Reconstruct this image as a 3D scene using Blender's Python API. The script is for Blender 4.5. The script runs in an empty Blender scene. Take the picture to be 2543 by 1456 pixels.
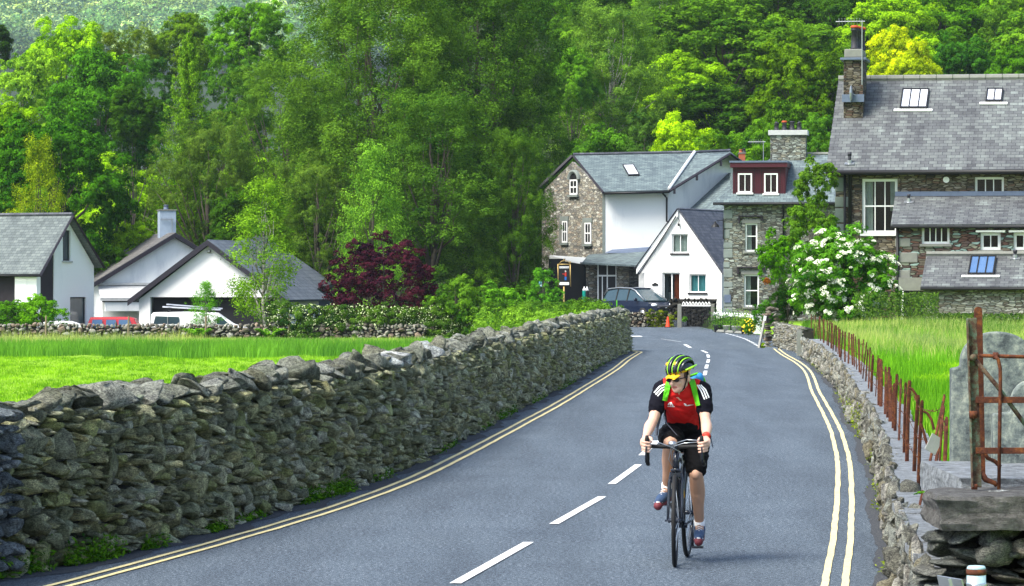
import bpy, bmesh, math, random
import numpy as np
from mathutils import Vector, Matrix, noise as mnoise
from mathutils.bvhtree import BVHTree
R = math.radians
sc = bpy.context.scene
COL = sc.collection
# ---------------------------------------------------------------- camera, sky, sun, exposure
F, CX, HZ, EYE = 8950.0, 1271.0, 697.0, 2.14        # focal length / principal column / horizon row in a 2542 px wide frame, eye height
cam_d = bpy.data.cameras.new('camera'); cam = bpy.data.objects.new('camera', cam_d); COL.objects.link(cam)
cam_d.sensor_width = 36; cam_d.lens = 36 * F / 2542; cam_d.clip_end = 6000; cam_d.clip_start = 0.5
cam.location = (0, 0, EYE); cam.rotation_euler = (R(90) - math.atan(31 / F), 0, 0)
sc.camera = cam
world = bpy.data.worlds.new('World'); sc.world = world; world.use_nodes = True
wn = world.node_tree; wn.nodes.clear()
sky = wn.nodes.new('ShaderNodeTexSky'); sky.sky_type = 'NISHITA'; sky.sun_disc = False
SUN_EL, SUN_AZ = 54, 232                      # azimuth clockwise from +Y: the sun stands behind the camera, to its left
sky.sun_elevation = R(SUN_EL); sky.sun_rotation = R(SUN_AZ); sky.air_density = 1.2; sky.dust_density = 2.5
bg = wn.nodes.new('ShaderNodeBackground'); bg.inputs[1].default_value = 0.13
wo = wn.nodes.new('ShaderNodeOutputWorld')
wn.links.new(sky.outputs[0], bg.inputs[0]); wn.links.new(bg.outputs[0], wo.inputs[0])
sd = bpy.data.lights.new('sun', 'SUN'); sd.energy = 3.1; sd.angle = R(26); sd.color = (1.0, 0.96, 0.84)
sun = bpy.data.objects.new('sun', sd); COL.objects.link(sun)
_d = Vector((math.sin(R(SUN_AZ)) * math.cos(R(SUN_EL)), math.cos(R(SUN_AZ)) * math.cos(R(SUN_EL)), math.sin(R(SUN_EL))))
sun.rotation_euler = _d.to_track_quat('Z', 'Y').to_euler()
sc.view_settings.view_transform = 'Standard'; sc.view_settings.look = 'None'
sc.view_settings.exposure = 1.2; sc.view_settings.gamma = 1
sc.cycles.max_bounces = 6; sc.cycles.diffuse_bounces = 3; sc.cycles.glossy_bounces = 2
sc.cycles.transparent_max_bounces = 8; sc.cycles.transmission_bounces = 3; sc.cycles.volume_bounces = 0
sc.cycles.use_denoising = True
sc.cycles.volume_step_rate = 4; sc.cycles.volume_max_steps = 64

# ---------------------------------------------------------------- placing helpers
def W(x, y, Y):                     # a measured image point at a known distance Y
    return Vector(((x - CX) * Y / F, Y, EYE - (y - HZ) * Y / F))
def G(x, y, h=0.0):                 # a measured image point known to lie at height h
    Y = (EYE - h) * F / (y - HZ)
    return Vector(((x - CX) * Y / F, Y, h))
def lerp(a, b, t): return a + (b - a) * t
def sstep(x, a, b):
    t = np.clip((x - a) / (b - a), 0, 1); return t * t * (3 - 2 * t)

# ---------------------------------------------------------------- object helpers
def thing(name, label, cat, loc=(0, 0, 0), rz=0, group=None):
    o = bpy.data.objects.new(name, None); COL.objects.link(o)
    o.location = loc; o.rotation_euler = (0, 0, rz); o['label'] = label; o['category'] = cat
    o.empty_display_size = .2
    if group: o['group'] = group
    return o
def tag(o, label, cat, group=None, kind=None):
    o['label'] = label; o['category'] = cat
    if group: o['group'] = group
    if kind: o['kind'] = kind
    return o
def rot_to(d):
    return Vector(d).to_track_quat('Z', 'Y').to_matrix()

def auto_uv(me):
    n = len(me.polygons)
    if not n: return
    nl = len(me.loops)
    co = np.empty(len(me.vertices) * 3); me.vertices.foreach_get('co', co); co = co.reshape(-1, 3)
    li = np.empty(nl, int); me.loops.foreach_get('vertex_index', li)
    pn = np.empty(n * 3); me.polygons.foreach_get('normal', pn); pn = pn.reshape(-1, 3)
    lt = np.empty(n, int); me.polygons.foreach_get('loop_total', lt)
    nn = np.repeat(pn, lt, axis=0)
    u = np.stack([-nn[:, 1], nn[:, 0], np.zeros(nl)], 1); l = np.linalg.norm(u, axis=1)
    flat = l < .05; u[flat] = (1, 0, 0); l[flat] = 1; u /= l[:, None]
    v = np.cross(nn, u); p = co[li]
    uv = np.stack([(p * u).sum(1), (p * v).sum(1)], 1)
    lay = me.uv_layers.new(name='uv'); lay.data.foreach_set('uv', uv.ravel())

def mesh_np(name, V, Fc, k, mats=(), smooth=False, attr=None):
    """mesh from numpy: V (n,3), Fc (m,k) faces all with k corners"""
    me = bpy.data.meshes.new(name)
    V = np.ascontiguousarray(V, dtype=np.float32); Fc = np.ascontiguousarray(Fc, dtype=np.int32)
    me.vertices.add(len(V)); me.vertices.foreach_set('co', V.ravel())
    me.loops.add(Fc.size); me.loops.foreach_set('vertex_index', Fc.ravel())
    me.polygons.add(len(Fc)); me.polygons.foreach_set('loop_start', np.arange(0, Fc.size, k, dtype=np.int32))
    if smooth: me.polygons.foreach_set('use_smooth', np.ones(len(Fc), bool))
    if attr is not None:
        a = me.attributes.new('tint', 'FLOAT', 'POINT'); a.data.foreach_set('value', np.ascontiguousarray(attr, dtype=np.float32))
    for m in mats: me.materials.append(m)
    me.update(calc_edges=True)
    return me
def link(name, me, parent=None, loc=None):
    o = bpy.data.objects.new(name, me); COL.objects.link(o)
    if parent: o.parent = parent
    if loc is not None: o.location = loc
    return o

class MB:
    def __init__(s, xf=None): s.v = []; s.f = []; s.m = []; s.mi = 0; s.xf = xf
    def add(s, vs, fs, mi=None):
        b = len(s.v)
        for p in vs:
            p = Vector(p); s.v.append(s.xf @ p if s.xf is not None else p)
        for f in fs: s.f.append([b + i for i in f]); s.m.append(s.mi if mi is None else mi)
        return s
    def box(s, c, d, rz=0, rx=0, ry=0, mi=None, taper=1.0):
        M = Matrix.Translation(c) @ Matrix.Rotation(rz, 4, 'Z') @ Matrix.Rotation(ry, 4, 'Y') @ Matrix.Rotation(rx, 4, 'X')
        x, y, z = d[0] / 2, d[1] / 2, d[2] / 2; t = taper
        vs = [(-x, -y, -z), (x, -y, -z), (x, y, -z), (-x, y, -z), (-x * t, -y * t, z), (x * t, -y * t, z), (x * t, y * t, z), (-x * t, y * t, z)]
        return s.add([M @ Vector(p) for p in vs], [(3, 2, 1, 0), (4, 5, 6, 7), (0, 1, 5, 4), (1, 2, 6, 5), (2, 3, 7, 6), (3, 0, 4, 7)], mi)
    def b2(s, a, b, mi=None):      # box by two corners
        return s.box([(a[i] + b[i]) / 2 for i in range(3)], [abs(b[i] - a[i]) for i in range(3)], mi=mi)
    def slab(s, pts, t, mi=None, d=None):   # polygon extruded by t against its normal (or along d)
        P = [Vector(p) for p in pts]; n = len(P)
        if d is None:
            nn = Vector((0, 0, 0))
            for i in range(n): nn += P[i].cross(P[(i + 1) % n])
            d = -nn.normalized() * t
        else: d = Vector(d)
        Q = [p + d for p in P]
        fs = [list(range(n)), list(range(2 * n - 1, n - 1, -1))] + [[i + n, (i + 1) % n + n, (i + 1) % n, i] for i in range(n)]
        return s.add(P + Q, fs, mi)
    def tube(s, path, r, n=8, mi=None, closed=False, flat=1.0, up=(0, 0, 1)):
        P = [Vector(p) for p in path]; m = len(P)
        rr = r if isinstance(r, (list, tuple)) else [r] * m
        vs = []; prev = None
        for i, p in enumerate(P):
            if closed: t = P[(i + 1) % m] - P[i - 1]
            else: t = P[min(i + 1, m - 1)] - P[max(i - 1, 0)]
            t.normalize()
            if prev is None:
                a = Vector(up).cross(t)
                if a.length < 1e-3: a = Vector((1, 0, 0)).cross(t)
                a.normalize()
            else:
                a = prev - t * prev.dot(t)
                if a.length < 1e-6: a = t.orthogonal()
                a.normalize()
            prev = a; b = t.cross(a)
            for k in range(n):
                q = 2 * math.pi * k / n
                vs.append(p + (a * math.cos(q) + b * math.sin(q) * flat) * rr[i])
        fs = []
        for i in range(m if closed else m - 1):
            j = (i + 1) % m
            for k in range(n): fs.append((i * n + k, i * n + (k + 1) % n, j * n + (k + 1) % n, j * n + k))
        if not closed: fs += [list(range(n - 1, -1, -1)), [(m - 1) * n + k for k in range(n)]]
        return s.add(vs, fs, mi)
    def cyl(s, a, b, r, n=12, mi=None): return s.tube([a, b], r, n, mi)
    def ell(s, c, r, nu=14, nv=9, mi=None, M=None, z0=-1.0):
        vs = []; c = Vector(c)
        for j in range(nv + 1):
            th = lerp(math.acos(max(-1, min(1, z0))), 0, j / nv)
            for i in range(nu):
                ph = 2 * math.pi * i / nu
                p = Vector((math.sin(th) * math.cos(ph) * r[0], math.sin(th) * math.sin(ph) * r[1], math.cos(th) * r[2]))
                if M is not None: p = M @ p
                vs.append(c + p)
        fs = [(j * nu + i, j * nu + (i + 1) % nu, (j + 1) * nu + (i + 1) % nu, (j + 1) * nu + i) for j in range(nv) for i in range(nu)]
        fs.append(list(range(nu - 1, -1, -1)))
        return s.add(vs, fs, mi)
    def lathe(s, prof, n=16, c=(0, 0, 0), mi=None):
        c = Vector(c); vs = [c + Vector((r * math.cos(2 * math.pi * k / n), r * math.sin(2 * math.pi * k / n), z)) for r, z in prof for k in range(n)]
        m = len(prof)
        fs = [(j * n + k, j * n + (k + 1) % n, (j + 1) * n + (k + 1) % n, (j + 1) * n + k) for j in range(m - 1) for k in range(n)]
        fs += [list(range(n - 1, -1, -1)), [(m - 1) * n + k for k in range(n)]]
        return s.add(vs, fs, mi)
    def mesh(s, name, mats, smooth=False, uv=True):
        me = bpy.data.meshes.new(name)
        me.from_pydata([tuple(p) for p in s.v], [], s.f)
        for m in (mats if isinstance(mats, (list, tuple)) else [mats]): me.materials.append(m)
        me.polygons.foreach_set('material_index', s.m)
        if smooth: me.polygons.foreach_set('use_smooth', [True] * len(s.f))
        bm = bmesh.new(); bm.from_mesh(me); bmesh.ops.recalc_face_normals(bm, faces=bm.faces); bm.to_mesh(me); bm.free()
        me.update()
        if uv: auto_uv(me)
        return me
    def build(s, name, mats, parent=None, smooth=False, bevel=0, loc=None):
        o = link(name, s.mesh(name, mats, smooth), parent, loc)
        if bevel:
            md = o.modifiers.new('b', 'BEVEL'); md.width = bevel; md.segments = 2; md.limit_method = 'ANGLE'
        return o
def baked(o):                       # replace an object's mesh by its evaluated one
    dg = bpy.context.evaluated_depsgraph_get(); dg.update()
    me = bpy.data.meshes.new_from_object(o.evaluated_get(dg)); old = o.data
    o.modifiers.clear(); o.data = me; me.name = old.name
    return o
def cut(o, boxes, xf=None):         # window and door openings really cut from a wall
    if not boxes: return o
    m = MB(xf)
    for a, b in boxes: m.b2(a, b)
    c = link('cutter', m.mesh('cutter', M['black'])); c.parent = o.parent; bpy.context.view_layer.update()
    md = o.modifiers.new('c', 'BOOLEAN'); md.object = c; md.operation = 'DIFFERENCE'; md.solver = 'EXACT'
    baked(o); bpy.data.objects.remove(c)
    me = o.data
    for l in list(me.uv_layers): me.uv_layers.remove(l)
    auto_uv(me)
    return o
# ---------------------------------------------------------------- materials
M = {}
class NT:
    def __init__(s, name):
        s.m = bpy.data.materials.new(name); s.m.use_nodes = True; s.t = s.m.node_tree; s.t.nodes.clear()
        s.out = s.t.nodes.new('ShaderNodeOutputMaterial')
    def n(s, typ, ins=None, **kw):
        nd = s.t.nodes.new('ShaderNode' + typ)
        for k, v in kw.items(): setattr(nd, k, v)
        for k, v in (ins or {}).items():
            if isinstance(v, bpy.types.NodeSocket): s.t.links.new(v, nd.inputs[k])
            elif isinstance(v, tuple) and len(v) == 3 and nd.inputs[k].type == 'RGBA': nd.inputs[k].default_value = (*v, 1)
            else: nd.inputs[k].default_value = v
        return nd
    def ramp(s, fac, stops, interp='LINEAR'):
        r = s.n('ValToRGB', {0: fac}); e = r.color_ramp.elements; r.color_ramp.interpolation = interp
        while len(e) < len(stops): e.new(.5)
        for i, (p, c) in enumerate(stops): e[i].position = p; e[i].color = (*c, 1) if len(c) == 3 else c
        return r.outputs[0]
    def mix(s, f, a, b, bt='MIX'):
        nd = s.n('Mix', data_type='RGBA', blend_type=bt)
        for i, v in ((0, f), (6, a), (7, b)):
            if isinstance(v, bpy.types.NodeSocket): s.t.links.new(v, nd.inputs[i])
            elif isinstance(v, tuple): nd.inputs[i].default_value = (*v, 1)
            else: nd.inputs[i].default_value = v
        return nd.outputs[2]
    def math(s, op, a, b=0.0):
        nd = s.n('Math', operation=op)
        for i, v in ((0, a), (1, b)):
            if isinstance(v, bpy.types.NodeSocket): s.t.links.new(v, nd.inputs[i])
            else: nd.inputs[i].default_value = v
        return nd.outputs[0]
    def noise(s, vec, scale, detail=4, rough=.6, out=0):
        return s.n('TexNoise', {'Vector': vec, 'Scale': scale, 'Detail': detail, 'Roughness': rough}).outputs[out]
    def obj(s): return s.n('TexCoord').outputs['Object']
    def uv(s): return s.n('TexCoord').outputs['UV']
    def mapv(s, v, sc): return s.n('Mapping', {0: v, 3: sc}).outputs[0]
    def bump(s, h, st, dist=.02, nrm=None):
        i = {'Height': h, 'Strength': st, 'Distance': dist}
        if nrm: i['Normal'] = nrm
        return s.n('Bump', i).outputs[0]
    def bsdf(s, col, rough=.8, spec=.3, **kw):
        i = {'Base Color': col, 'Roughness': rough, 'Specular IOR Level': spec}
        i.update(kw)
        b = s.n('BsdfPrincipled', i); s.t.links.new(b.outputs[0], s.out.inputs[0]); return b
def plain(name, col, rough=.7, spec=.3, metal=0, var=.25, scale=6, bump=0):
    t = NT(name); o = t.obj(); f = t.noise(o, scale)
    c = t.mix(f, tuple(x * (1 - var) for x in col), tuple(min(1, x * (1 + var)) for x in col))
    kw = {'Metallic': metal}
    if bump: kw['Normal'] = t.bump(t.noise(o, scale * 8), bump, .01)
    t.bsdf(c, rough, spec, **kw); M[name] = t.m; return t.m
plain('black', (.012, .012, .014), .5, var=.1)
plain('white_paint', (.80, .81, .82), .5, var=.03, scale=2)
plain('dark_timber', (.018, .014, .02), .7, var=.4, scale=3)
plain('barge', (.02, .018, .028), .6)
plain('lead', (.10, .13, .2), .5, metal=.0)
plain('grey_metal', (.35, .37, .4), .35, metal=.7)
plain('grey_render', (.42, .43, .44), .8)
plain('terracotta', (.35, .1, .05), .8)
plain('pot_black', (.03, .03, .04), .6)
plain('oxblood', (.055, .006, .014), .6, var=.15)
plain('curtain', (.62, .62, .58), .9)
plain('curtain_teal', (.18, .50, .55), .9)
plain('wood', (.22, .17, .11), .8, var=.4, scale=12)
plain('stone_trim', (.19, .195, .18), .85, var=.3, scale=5, bump=.3)
plain('concrete', (.33, .33, .31), .9, var=.25, scale=9, bump=.4)
plain('bark', (.09, .075, .06), .9, var=.5, scale=5, bump=.5)
plain('plastic_orange', (.75, .06, .02), .5, var=.08)
plain('mortar', (.5, .46, .42), .9, var=.2, scale=20, bump=.4)
plain('door_red', (.42, .07, .02), .6, var=.1)
plain('skylight_white', (.60, .63, .72), .3, var=.06)
plain('skylight_blue', (.09, .17, .34), .15, spec=.8, var=.15, scale=2)

def rust():
    t = NT('rust'); o = t.obj()
    c = t.ramp(t.noise(o, 22, 6, .7), [(.3, (.035, .014, .012)), (.5, (.085, .028, .016)), (.68, (.19, .065, .02)), (.8, (.10, .10, .07))])
    t.bsdf(c, .85, .2, Normal=t.bump(t.noise(o, 90), .5, .004)); M['rust'] = t.m
rust()
def rg():
    t = NT('rust_green'); o = t.obj(); c = t.ramp(t.noise(o, 16, 6, .75), [(.40, (.05, .022, .018)), (.5, (.10, .07, .045)), (.58, (.10, .14, .10)), (.7, (.16, .2, .15))]); t.bsdf(c, .85, .2, Normal=t.bump(t.noise(o, 90), .5, .004)); M['rust_green'] = t.m
rg()

def render_wall(name, col, stain=(.55, .6, .68), amt=.35):
    t = NT(name); o = t.obj()
    f = t.noise(t.mapv(o, (1, 1, .25)), .9, 5, .65)
    f2 = t.ramp(f, [(.52, (0, 0, 0)), (.75, (amt, amt, amt))])
    c = t.mix(f2, col, tuple(a * b for a, b in zip(col, stain)))
    t.bsdf(c, .85, .2, Normal=t.bump(t.noise(o, 40, 3), .25, .01)); M[name] = t.m
render_wall('white_render', (.78, .80, .82), (.45, .5, .58), .5)
render_wall('white_gable', (.84, .84, .84), (.8, .84, .9), .2)
plain('chimney_blue', (.30, .37, .47), .8, var=.15, bump=.2)
render_wall('shade_render', (.80, .82, .85))

def slate(name, pal, w=.30, h=.2, streak=.5, mortar=(.02, .022, .03)):
    t = NT(name); u = t.uv()
    br = t.n('TexBrick', {'Vector': u, 'Color1': (0, 0, 0), 'Color2': (1, 1, 1), 'Mortar': (0, 0, 0), 'Scale': 1.0, 'Mortar Size': .007, 'Mortar Smooth': .3, 'Bias': 0.0, 'Brick Width': w, 'Row Height': h}, offset=.5)
    n1 = t.noise(t.mapv(u, (1.6, .22, 1)), 1.0, 4)
    n1 = t.math('ADD', t.math('MULTIPLY', n1, 1.6), -.3)
    f = t.math('ADD', t.math('MULTIPLY', br.outputs[0], .42), t.math('MULTIPLY', n1, streak * 1.25))
    k = len(pal)
    c = t.ramp(t.math('SUBTRACT', f, .08), [(.08 + i * .84 / (k - 1), p) for i, p in enumerate(pal)])
    sp = t.ramp(t.noise(u, 9, 5, .7), [(.62, (0, 0, 0)), (.76, (.4, .4, .4))])
    c = t.mix(sp, c, tuple(min(1, x * 2.0 + .05) for x in pal[-1]))
    c = t.mix(br.outputs[1], c, mortar)
    saw = t.math('FRACT', t.math('DIVIDE', t.n('SeparateXYZ', {0: u}).outputs[1], h))
    hgt = t.math('ADD', t.math('MULTIPLY', saw, -.5), t.math('MULTIPLY', t.math('SUBTRACT', 1, br.outputs[1]), .8))
    t.bsdf(c, .65, .25, Normal=t.bump(hgt, .6, .03)); M[name] = t.m
slate('slate_main', [(.050, .052, .058), (.090, .095, .102), (.135, .148, .148), (.25, .29, .28)], streak=.5)
slate('slate_green', [(.08, .105, .12), (.125, .165, .175), (.18, .23, .235), (.25, .31, .30)], .32, .2, .3)
slate('slate_dark', [(.05, .055, .075), (.08, .085, .11), (.12, .125, .15), (.17, .18, .20)], .3, .2, .3)
slate('slate_left', [(.065, .08, .085), (.10, .12, .125), (.14, .165, .165), (.20, .23, .22)], .28, .19, .5)
slate('tile_brown', [(.07, .067, .07), (.11, .105, .105), (.15, .145, .14), (.22, .20, .18)], .3, .28, .5)
slate('tile_grey', [(.07, .085, .11), (.10, .12, .15), (.13, .15, .18), (.17, .19, .22)], .3, .3, .4)

def rubble(name, pal, w=.34, h=.1, joint=(.02, .018, .016), rnd=.95, jw=.06):
    t = NT(name); u = t.uv()
    nz = t.n('TexNoise', {'Vector': u, 'Scale': 2.0, 'Detail': 3}).outputs['Color']
    off = t.n('VectorMath', {0: nz, 3: .10}, operation='SCALE').outputs[0]
    uu = t.n('VectorMath', {0: u, 1: off}, operation='ADD').outputs[0]
    v = t.mapv(uu, (1.45 / w, 1.5 / h, 1))
    vo = t.n('TexVoronoi', {'Vector': v, 'Scale': 1.0, 'Randomness': rnd}, voronoi_dimensions='2D')
    ve = t.n('TexVoronoi', {'Vector': v, 'Scale': 1.0, 'Randomness': rnd}, voronoi_dimensions='2D', feature='DISTANCE_TO_EDGE')
    rc = t.n('SeparateColor', {0: vo.outputs['Color']})
    k = len(pal); joint = tuple(.35 * p for p in pal[0])
    c = t.ramp(rc.outputs[0], [(i / k, p) for i, p in enumerate(pal)], 'CONSTANT')
    c = t.mix(.5, c, t.ramp(rc.outputs[1], [(0, (.35, .35, .35)), (1, (1.5, 1.45, 1.4))]), 'MULTIPLY')
    c = t.mix(t.noise(u, 14, 4), c, t.mix(1.0, c, (1.9, 1.9, 1.8), 'MULTIPLY'))
    e = t.ramp(ve.outputs[0], [(0, (0, 0, 0)), (jw * 2, (1, 1, 1))])
    c = t.mix(e, joint, c)
    t.bsdf(c, .85, .25, Normal=t.bump(t.math('ADD', t.math('MULTIPLY', e, 1.0), t.math('MULTIPLY', rc.outputs[2], .7)), .8, .05)); M[name] = t.m
rubble('rubble_dark', [(0.038, 0.033, 0.025), (0.061, 0.052, 0.038), (0.084, 0.073, 0.056), (0.058, 0.038, 0.029), (0.027, 0.025, 0.023), (0.100, 0.092, 0.081), (0.073, 0.067, 0.054)])
rubble('rubble_brown', [(0.062, 0.053, 0.040), (0.099, 0.084, 0.062), (0.136, 0.118, 0.090), (0.093, 0.062, 0.046), (0.043, 0.040, 0.037), (0.161, 0.149, 0.130), (0.118, 0.108, 0.087)])
rubble('rubble_red', [(0.073, 0.040, 0.034), (0.112, 0.125, 0.101), (0.078, 0.069, 0.057), (0.112, 0.168, 0.161), (0.084, 0.046, 0.037), (0.134, 0.139, 0.108), (0.056, 0.040, 0.037), (0.168, 0.238, 0.228), (0.078, 0.079, 0.067)], .42, .12)
rubble('rubble_pale', [(0.186, 0.186, 0.161), (0.124, 0.118, 0.099), (0.223, 0.223, 0.205), (0.149, 0.161, 0.149), (0.099, 0.087, 0.074), (0.260, 0.260, 0.248)], .34, .09)
rubble('rubble_grey', [(0.121, 0.132, 0.121), (0.088, 0.091, 0.083), (0.165, 0.176, 0.160), (0.061, 0.061, 0.055), (0.143, 0.138, 0.110), (0.198, 0.220, 0.209)], .36, .13)
rubble('rubble_far', [(.19, .18, .155), (.25, .24, .21), (.16, .158, .15), (.33, .33, .31), (.12, .118, .115), (.22, .19, .16)], .42, .17)
rubble('rubble_black', [(.035, .035, .04), (.06, .06, .06), (.05, .045, .05), (.09, .09, .09)], .4, .14)
plain('quoin', (.19, .22, .21), .85, var=.3, scale=3, bump=.3)

def rock(name, pal, lich=.5, lcol=(.35, .42, .26), sc=9.0, moss=.0):
    t = NT(name); o = t.obj(); g = t.n('NewGeometry')
    k = len(pal)
    c = t.ramp(g.outputs['Random Per Island'], [(i / k, p) for i, p in enumerate(pal)], 'CONSTANT')
    n = t.noise(o, sc, 8, .8); nf = t.noise(t.mapv(o, (1, 1, 2.5)), sc * 4.5, 4, .8)
    c = t.mix(t.ramp(n, [(.40, (0, 0, 0)), (.60, (1, 1, 1))]), t.mix(1., c, (.45, .45, .47), 'MULTIPLY'), t.mix(1., c, (1.55, 1.55, 1.45), 'MULTIPLY'))
    c = t.mix(t.ramp(nf, [(.42, (0, 0, 0)), (.58, (1, 1, 1))]), t.mix(1., c, (.50, .50, .52), 'MULTIPLY'), t.mix(1., c, (1.45, 1.45, 1.4), 'MULTIPLY'))
    l = t.ramp(t.noise(o, 5.5, 5, .75), [(.60, (0, 0, 0)), (.68, (lich, lich, lich))])
    c = t.mix(l, c, lcol)
    if moss:
        up = t.n('SeparateXYZ', {0: g.outputs['Normal']}).outputs[2]
        m = t.math('MULTIPLY', t.ramp(t.noise(o, 2.3, 4), [(.45, (0, 0, 0)), (.6, (1, 1, 1))]), moss)
        c = t.mix(m, c, (.075, .09, .02))
    t.bsdf(c, .9, .2, Normal=t.bump(t.math('ADD', nf, t.math('MULTIPLY', n, 1.5)), 1.0, .05)); M[name] = t.m
rock('rock_wall', [(0.485, 0.467, 0.268), (0.553, 0.553, 0.335), (0.312, 0.320, 0.208), (0.620, 0.620, 0.415), (0.450, 0.485, 0.227), (0.518, 0.553, 0.389), (0.620, 0.620, 0.509), (0.347, 0.363, 0.268)], .7, (.26, .34, .17), 14, .5)
rock('rock_cope', [(.24, .255, .22), (.32, .33, .29), (.19, .195, .17), (.38, .39, .36), (.27, .27, .21)], .7, (.42, .50, .34), 12, .25)
rock('rock_white', [(.60, .61, .62), (.50, .53, .56)], .3, (.4, .42, .3), 8)
rock('rock_blue', [(.20, .23, .26), (.26, .29, .33), (.16, .19, .22), (.31, .34, .37)], .25, (.2, .25, .25), 12)
rock('rock_pale', [(.25, .25, .22), (.33, .33, .30), (.18, .18, .16), (.42, .41, .39), (.27, .25, .19), (.36, .38, .36)], .5, (.5, .5, .42), 14)
rock('rock_far', [(.22, .21, .18), (.30, .29, .26), (.16, .14, .12), (.26, .20, .16), (.34, .34, .31)], .4, (.4, .42, .3), 8)
rock('rock_flag', [(.20, .21, .20), (.27, .27, .25), (.15, .16, .16), (.34, .31, .26), (.23, .245, .23)], .5, (.33, .35, .3), 16)

def layered(name, col):
    t = NT(name); o = t.obj()
    n = t.math('ADD', t.math('MULTIPLY', t.noise(t.mapv(o, (2.5, 2.5, 7)), 3.2, 8, .8), .45), t.math('MULTIPLY', t.noise(o, 13, 6, .85), .55)); n = t.ramp(n, [(.38, (0, 0, 0)), (.62, (1, 1, 1))]); n2 = t.noise(o, 14, 6, .7)
    c = t.mix(n, tuple(x * .35 for x in col), tuple(x * 1.7 for x in col))
    c = t.mix(t.ramp(n2, [(.58, (0, 0, 0)), (.7, (.6, .6, .6))]), c, (.40, .42, .36))
    t.bsdf(c, .85, .25, Normal=t.bump(t.math('ADD', n, t.math('MULTIPLY', n2, .3)), 1.0, .06)); M[name] = t.m
layered('slab_brown', (.185, .18, .175)); layered('slab_blue', (.36, .39, .43))
def headstone_mat():
    t = NT('headstone'); o = t.obj()
    n = t.noise(o, 7, 8, .75)
    c = t.ramp(n, [(.38, (.05, .06, .065)), (.48, (.13, .155, .15)), (.56, (.22, .25, .22)), (.66, (.40, .42, .34))])
    c = t.mix(t.ramp(t.noise(o, 34, 5, .7), [(.52, (0, 0, 0)), (.62, (.45, .45, .45))]), c, (.08, .09, .09))
    t.bsdf(c, .9, .2, Normal=t.bump(t.noise(o, 60, 6), .6, .008)); M['headstone'] = t.m
headstone_mat()

def asphalt():
    t = NT('asphalt'); o = t.obj()
    n = t.noise(o, 95, 3, .8); n2 = t.noise(o, .8, 5, .6); n3 = t.noise(t.mapv(o, (1.5, .12, 1)), 1.0, 3)
    n4 = t.noise(o, 27, 5, .9); n = t.math('ADD', t.math('MULTIPLY', n, .5), t.math('MULTIPLY', n4, .5))
    c = t.ramp(n, [(.42, (.005, .008, .014)), (.475, (.020, .030, .044)), (.53, (.054, .074, .100)), (.60, (.36, .41, .46))])
    c = t.mix(t.ramp(n2, [(.35, (0, 0, 0)), (.7, (.55, .55, .55))]), c, t.mix(1., c, (.72, .74, .78), 'MULTIPLY'))
    c = t.mix(t.ramp(n3, [(.42, (0, 0, 0)), (.6, (.7, .7, .7))]), c, t.mix(1., c, (1.35, 1.35, 1.33), 'MULTIPLY'))
    ln = t.n('Attribute', attribute_name='tint').outputs['Fac']; lw = t.ramp(ln, [(.08, (0, 0, 0)), (.18, (1, 1, 1)), (.26, (.2, .2, .2)), (.38, (1, 1, 1)), (.48, (0, 0, 0)), (.60, (1, 1, 1)), (.7, (.2, .2, .2)), (.82, (1, 1, 1)), (.93, (0, 0, 0))])
    c = t.mix(t.math('MULTIPLY', lw, t.math('MULTIPLY', t.noise(o, .5, 3), .75)), c, t.mix(1., c, (1.45, 1.42, 1.38), 'MULTIPLY'))
    st = t.ramp(t.noise(t.mapv(o, (1.2, .5, 1)), 1.6, 6, .75), [(.56, (0, 0, 0)), (.66, (.5, .5, .5))]); c = t.mix(st, c, t.mix(1., c, (.55, .56, .6), 'MULTIPLY'))
    cr = t.n('TexVoronoi', {'Vector': t.mapv(o, (.35, .12, 1)), 'Scale': 1.0}, feature='DISTANCE_TO_EDGE')
    c = t.mix(t.ramp(t.math('ADD', cr.outputs[0], t.math('MULTIPLY', t.noise(o, 3), .04)), [(.010, (.22, .22, .22)), (.020, (0, 0, 0))]), c, (.03, .035, .045))
    t.bsdf(c, .75, .35, Normal=t.bump(n, .5, .01)); M['asphalt'] = t.m
asphalt()
def verge():
    t = NT('gutter_dirt'); o = t.obj()
    n = t.noise(o, 60, 4, .8)
    c = t.ramp(n, [(.35, (.025, .028, .035)), (.55, (.065, .07, .08)), (.7, (.17, .17, .17))])
    t.bsdf(c, .9, .1, Normal=t.bump(n, .6, .01)); M['gutter_dirt'] = t.m
verge()
def paint(name, col):
    t = NT(name); o = t.obj()
    n = t.noise(o, 60, 5, .8)
    c = t.mix(t.ramp(n, [(.40, (1, 1, 1)), (.47, (0, 0, 0))]), col, (.15, .16, .17))
    c = t.mix(t.ramp(t.noise(o, 1.7, 4), [(.45, (0, 0, 0)), (.7, (.4, .4, .4))]), c, tuple(x * .65 for x in col))
    t.bsdf(c, .7, .3); M[name] = t.m
paint('yellow_line', (.80, .68, .33)); paint('white_line', (.74, .76, .78))

def ground():
    t = NT('ground_grass'); o = t.obj()
    n = t.ramp(t.noise(t.mapv(o, (1, .35, 1)), .7, 6, .7), [(.38, (0, 0, 0)), (.62, (1, 1, 1))]); n2 = t.noise(t.mapv(o, (6, 2, 1)), 3.5, 6, .75)
    c = t.mix(n, (.12, .28, .012), (.23, .42, .018))
    c = t.mix(t.ramp(n2, [(.35, (0, 0, 0)), (.65, (.8, .8, .8))]), c, (.28, .46, .035))
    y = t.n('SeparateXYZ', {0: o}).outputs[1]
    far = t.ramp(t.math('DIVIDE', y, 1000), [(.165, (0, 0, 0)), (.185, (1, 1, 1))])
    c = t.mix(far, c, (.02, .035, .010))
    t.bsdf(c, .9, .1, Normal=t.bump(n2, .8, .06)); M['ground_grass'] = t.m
ground()

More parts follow.
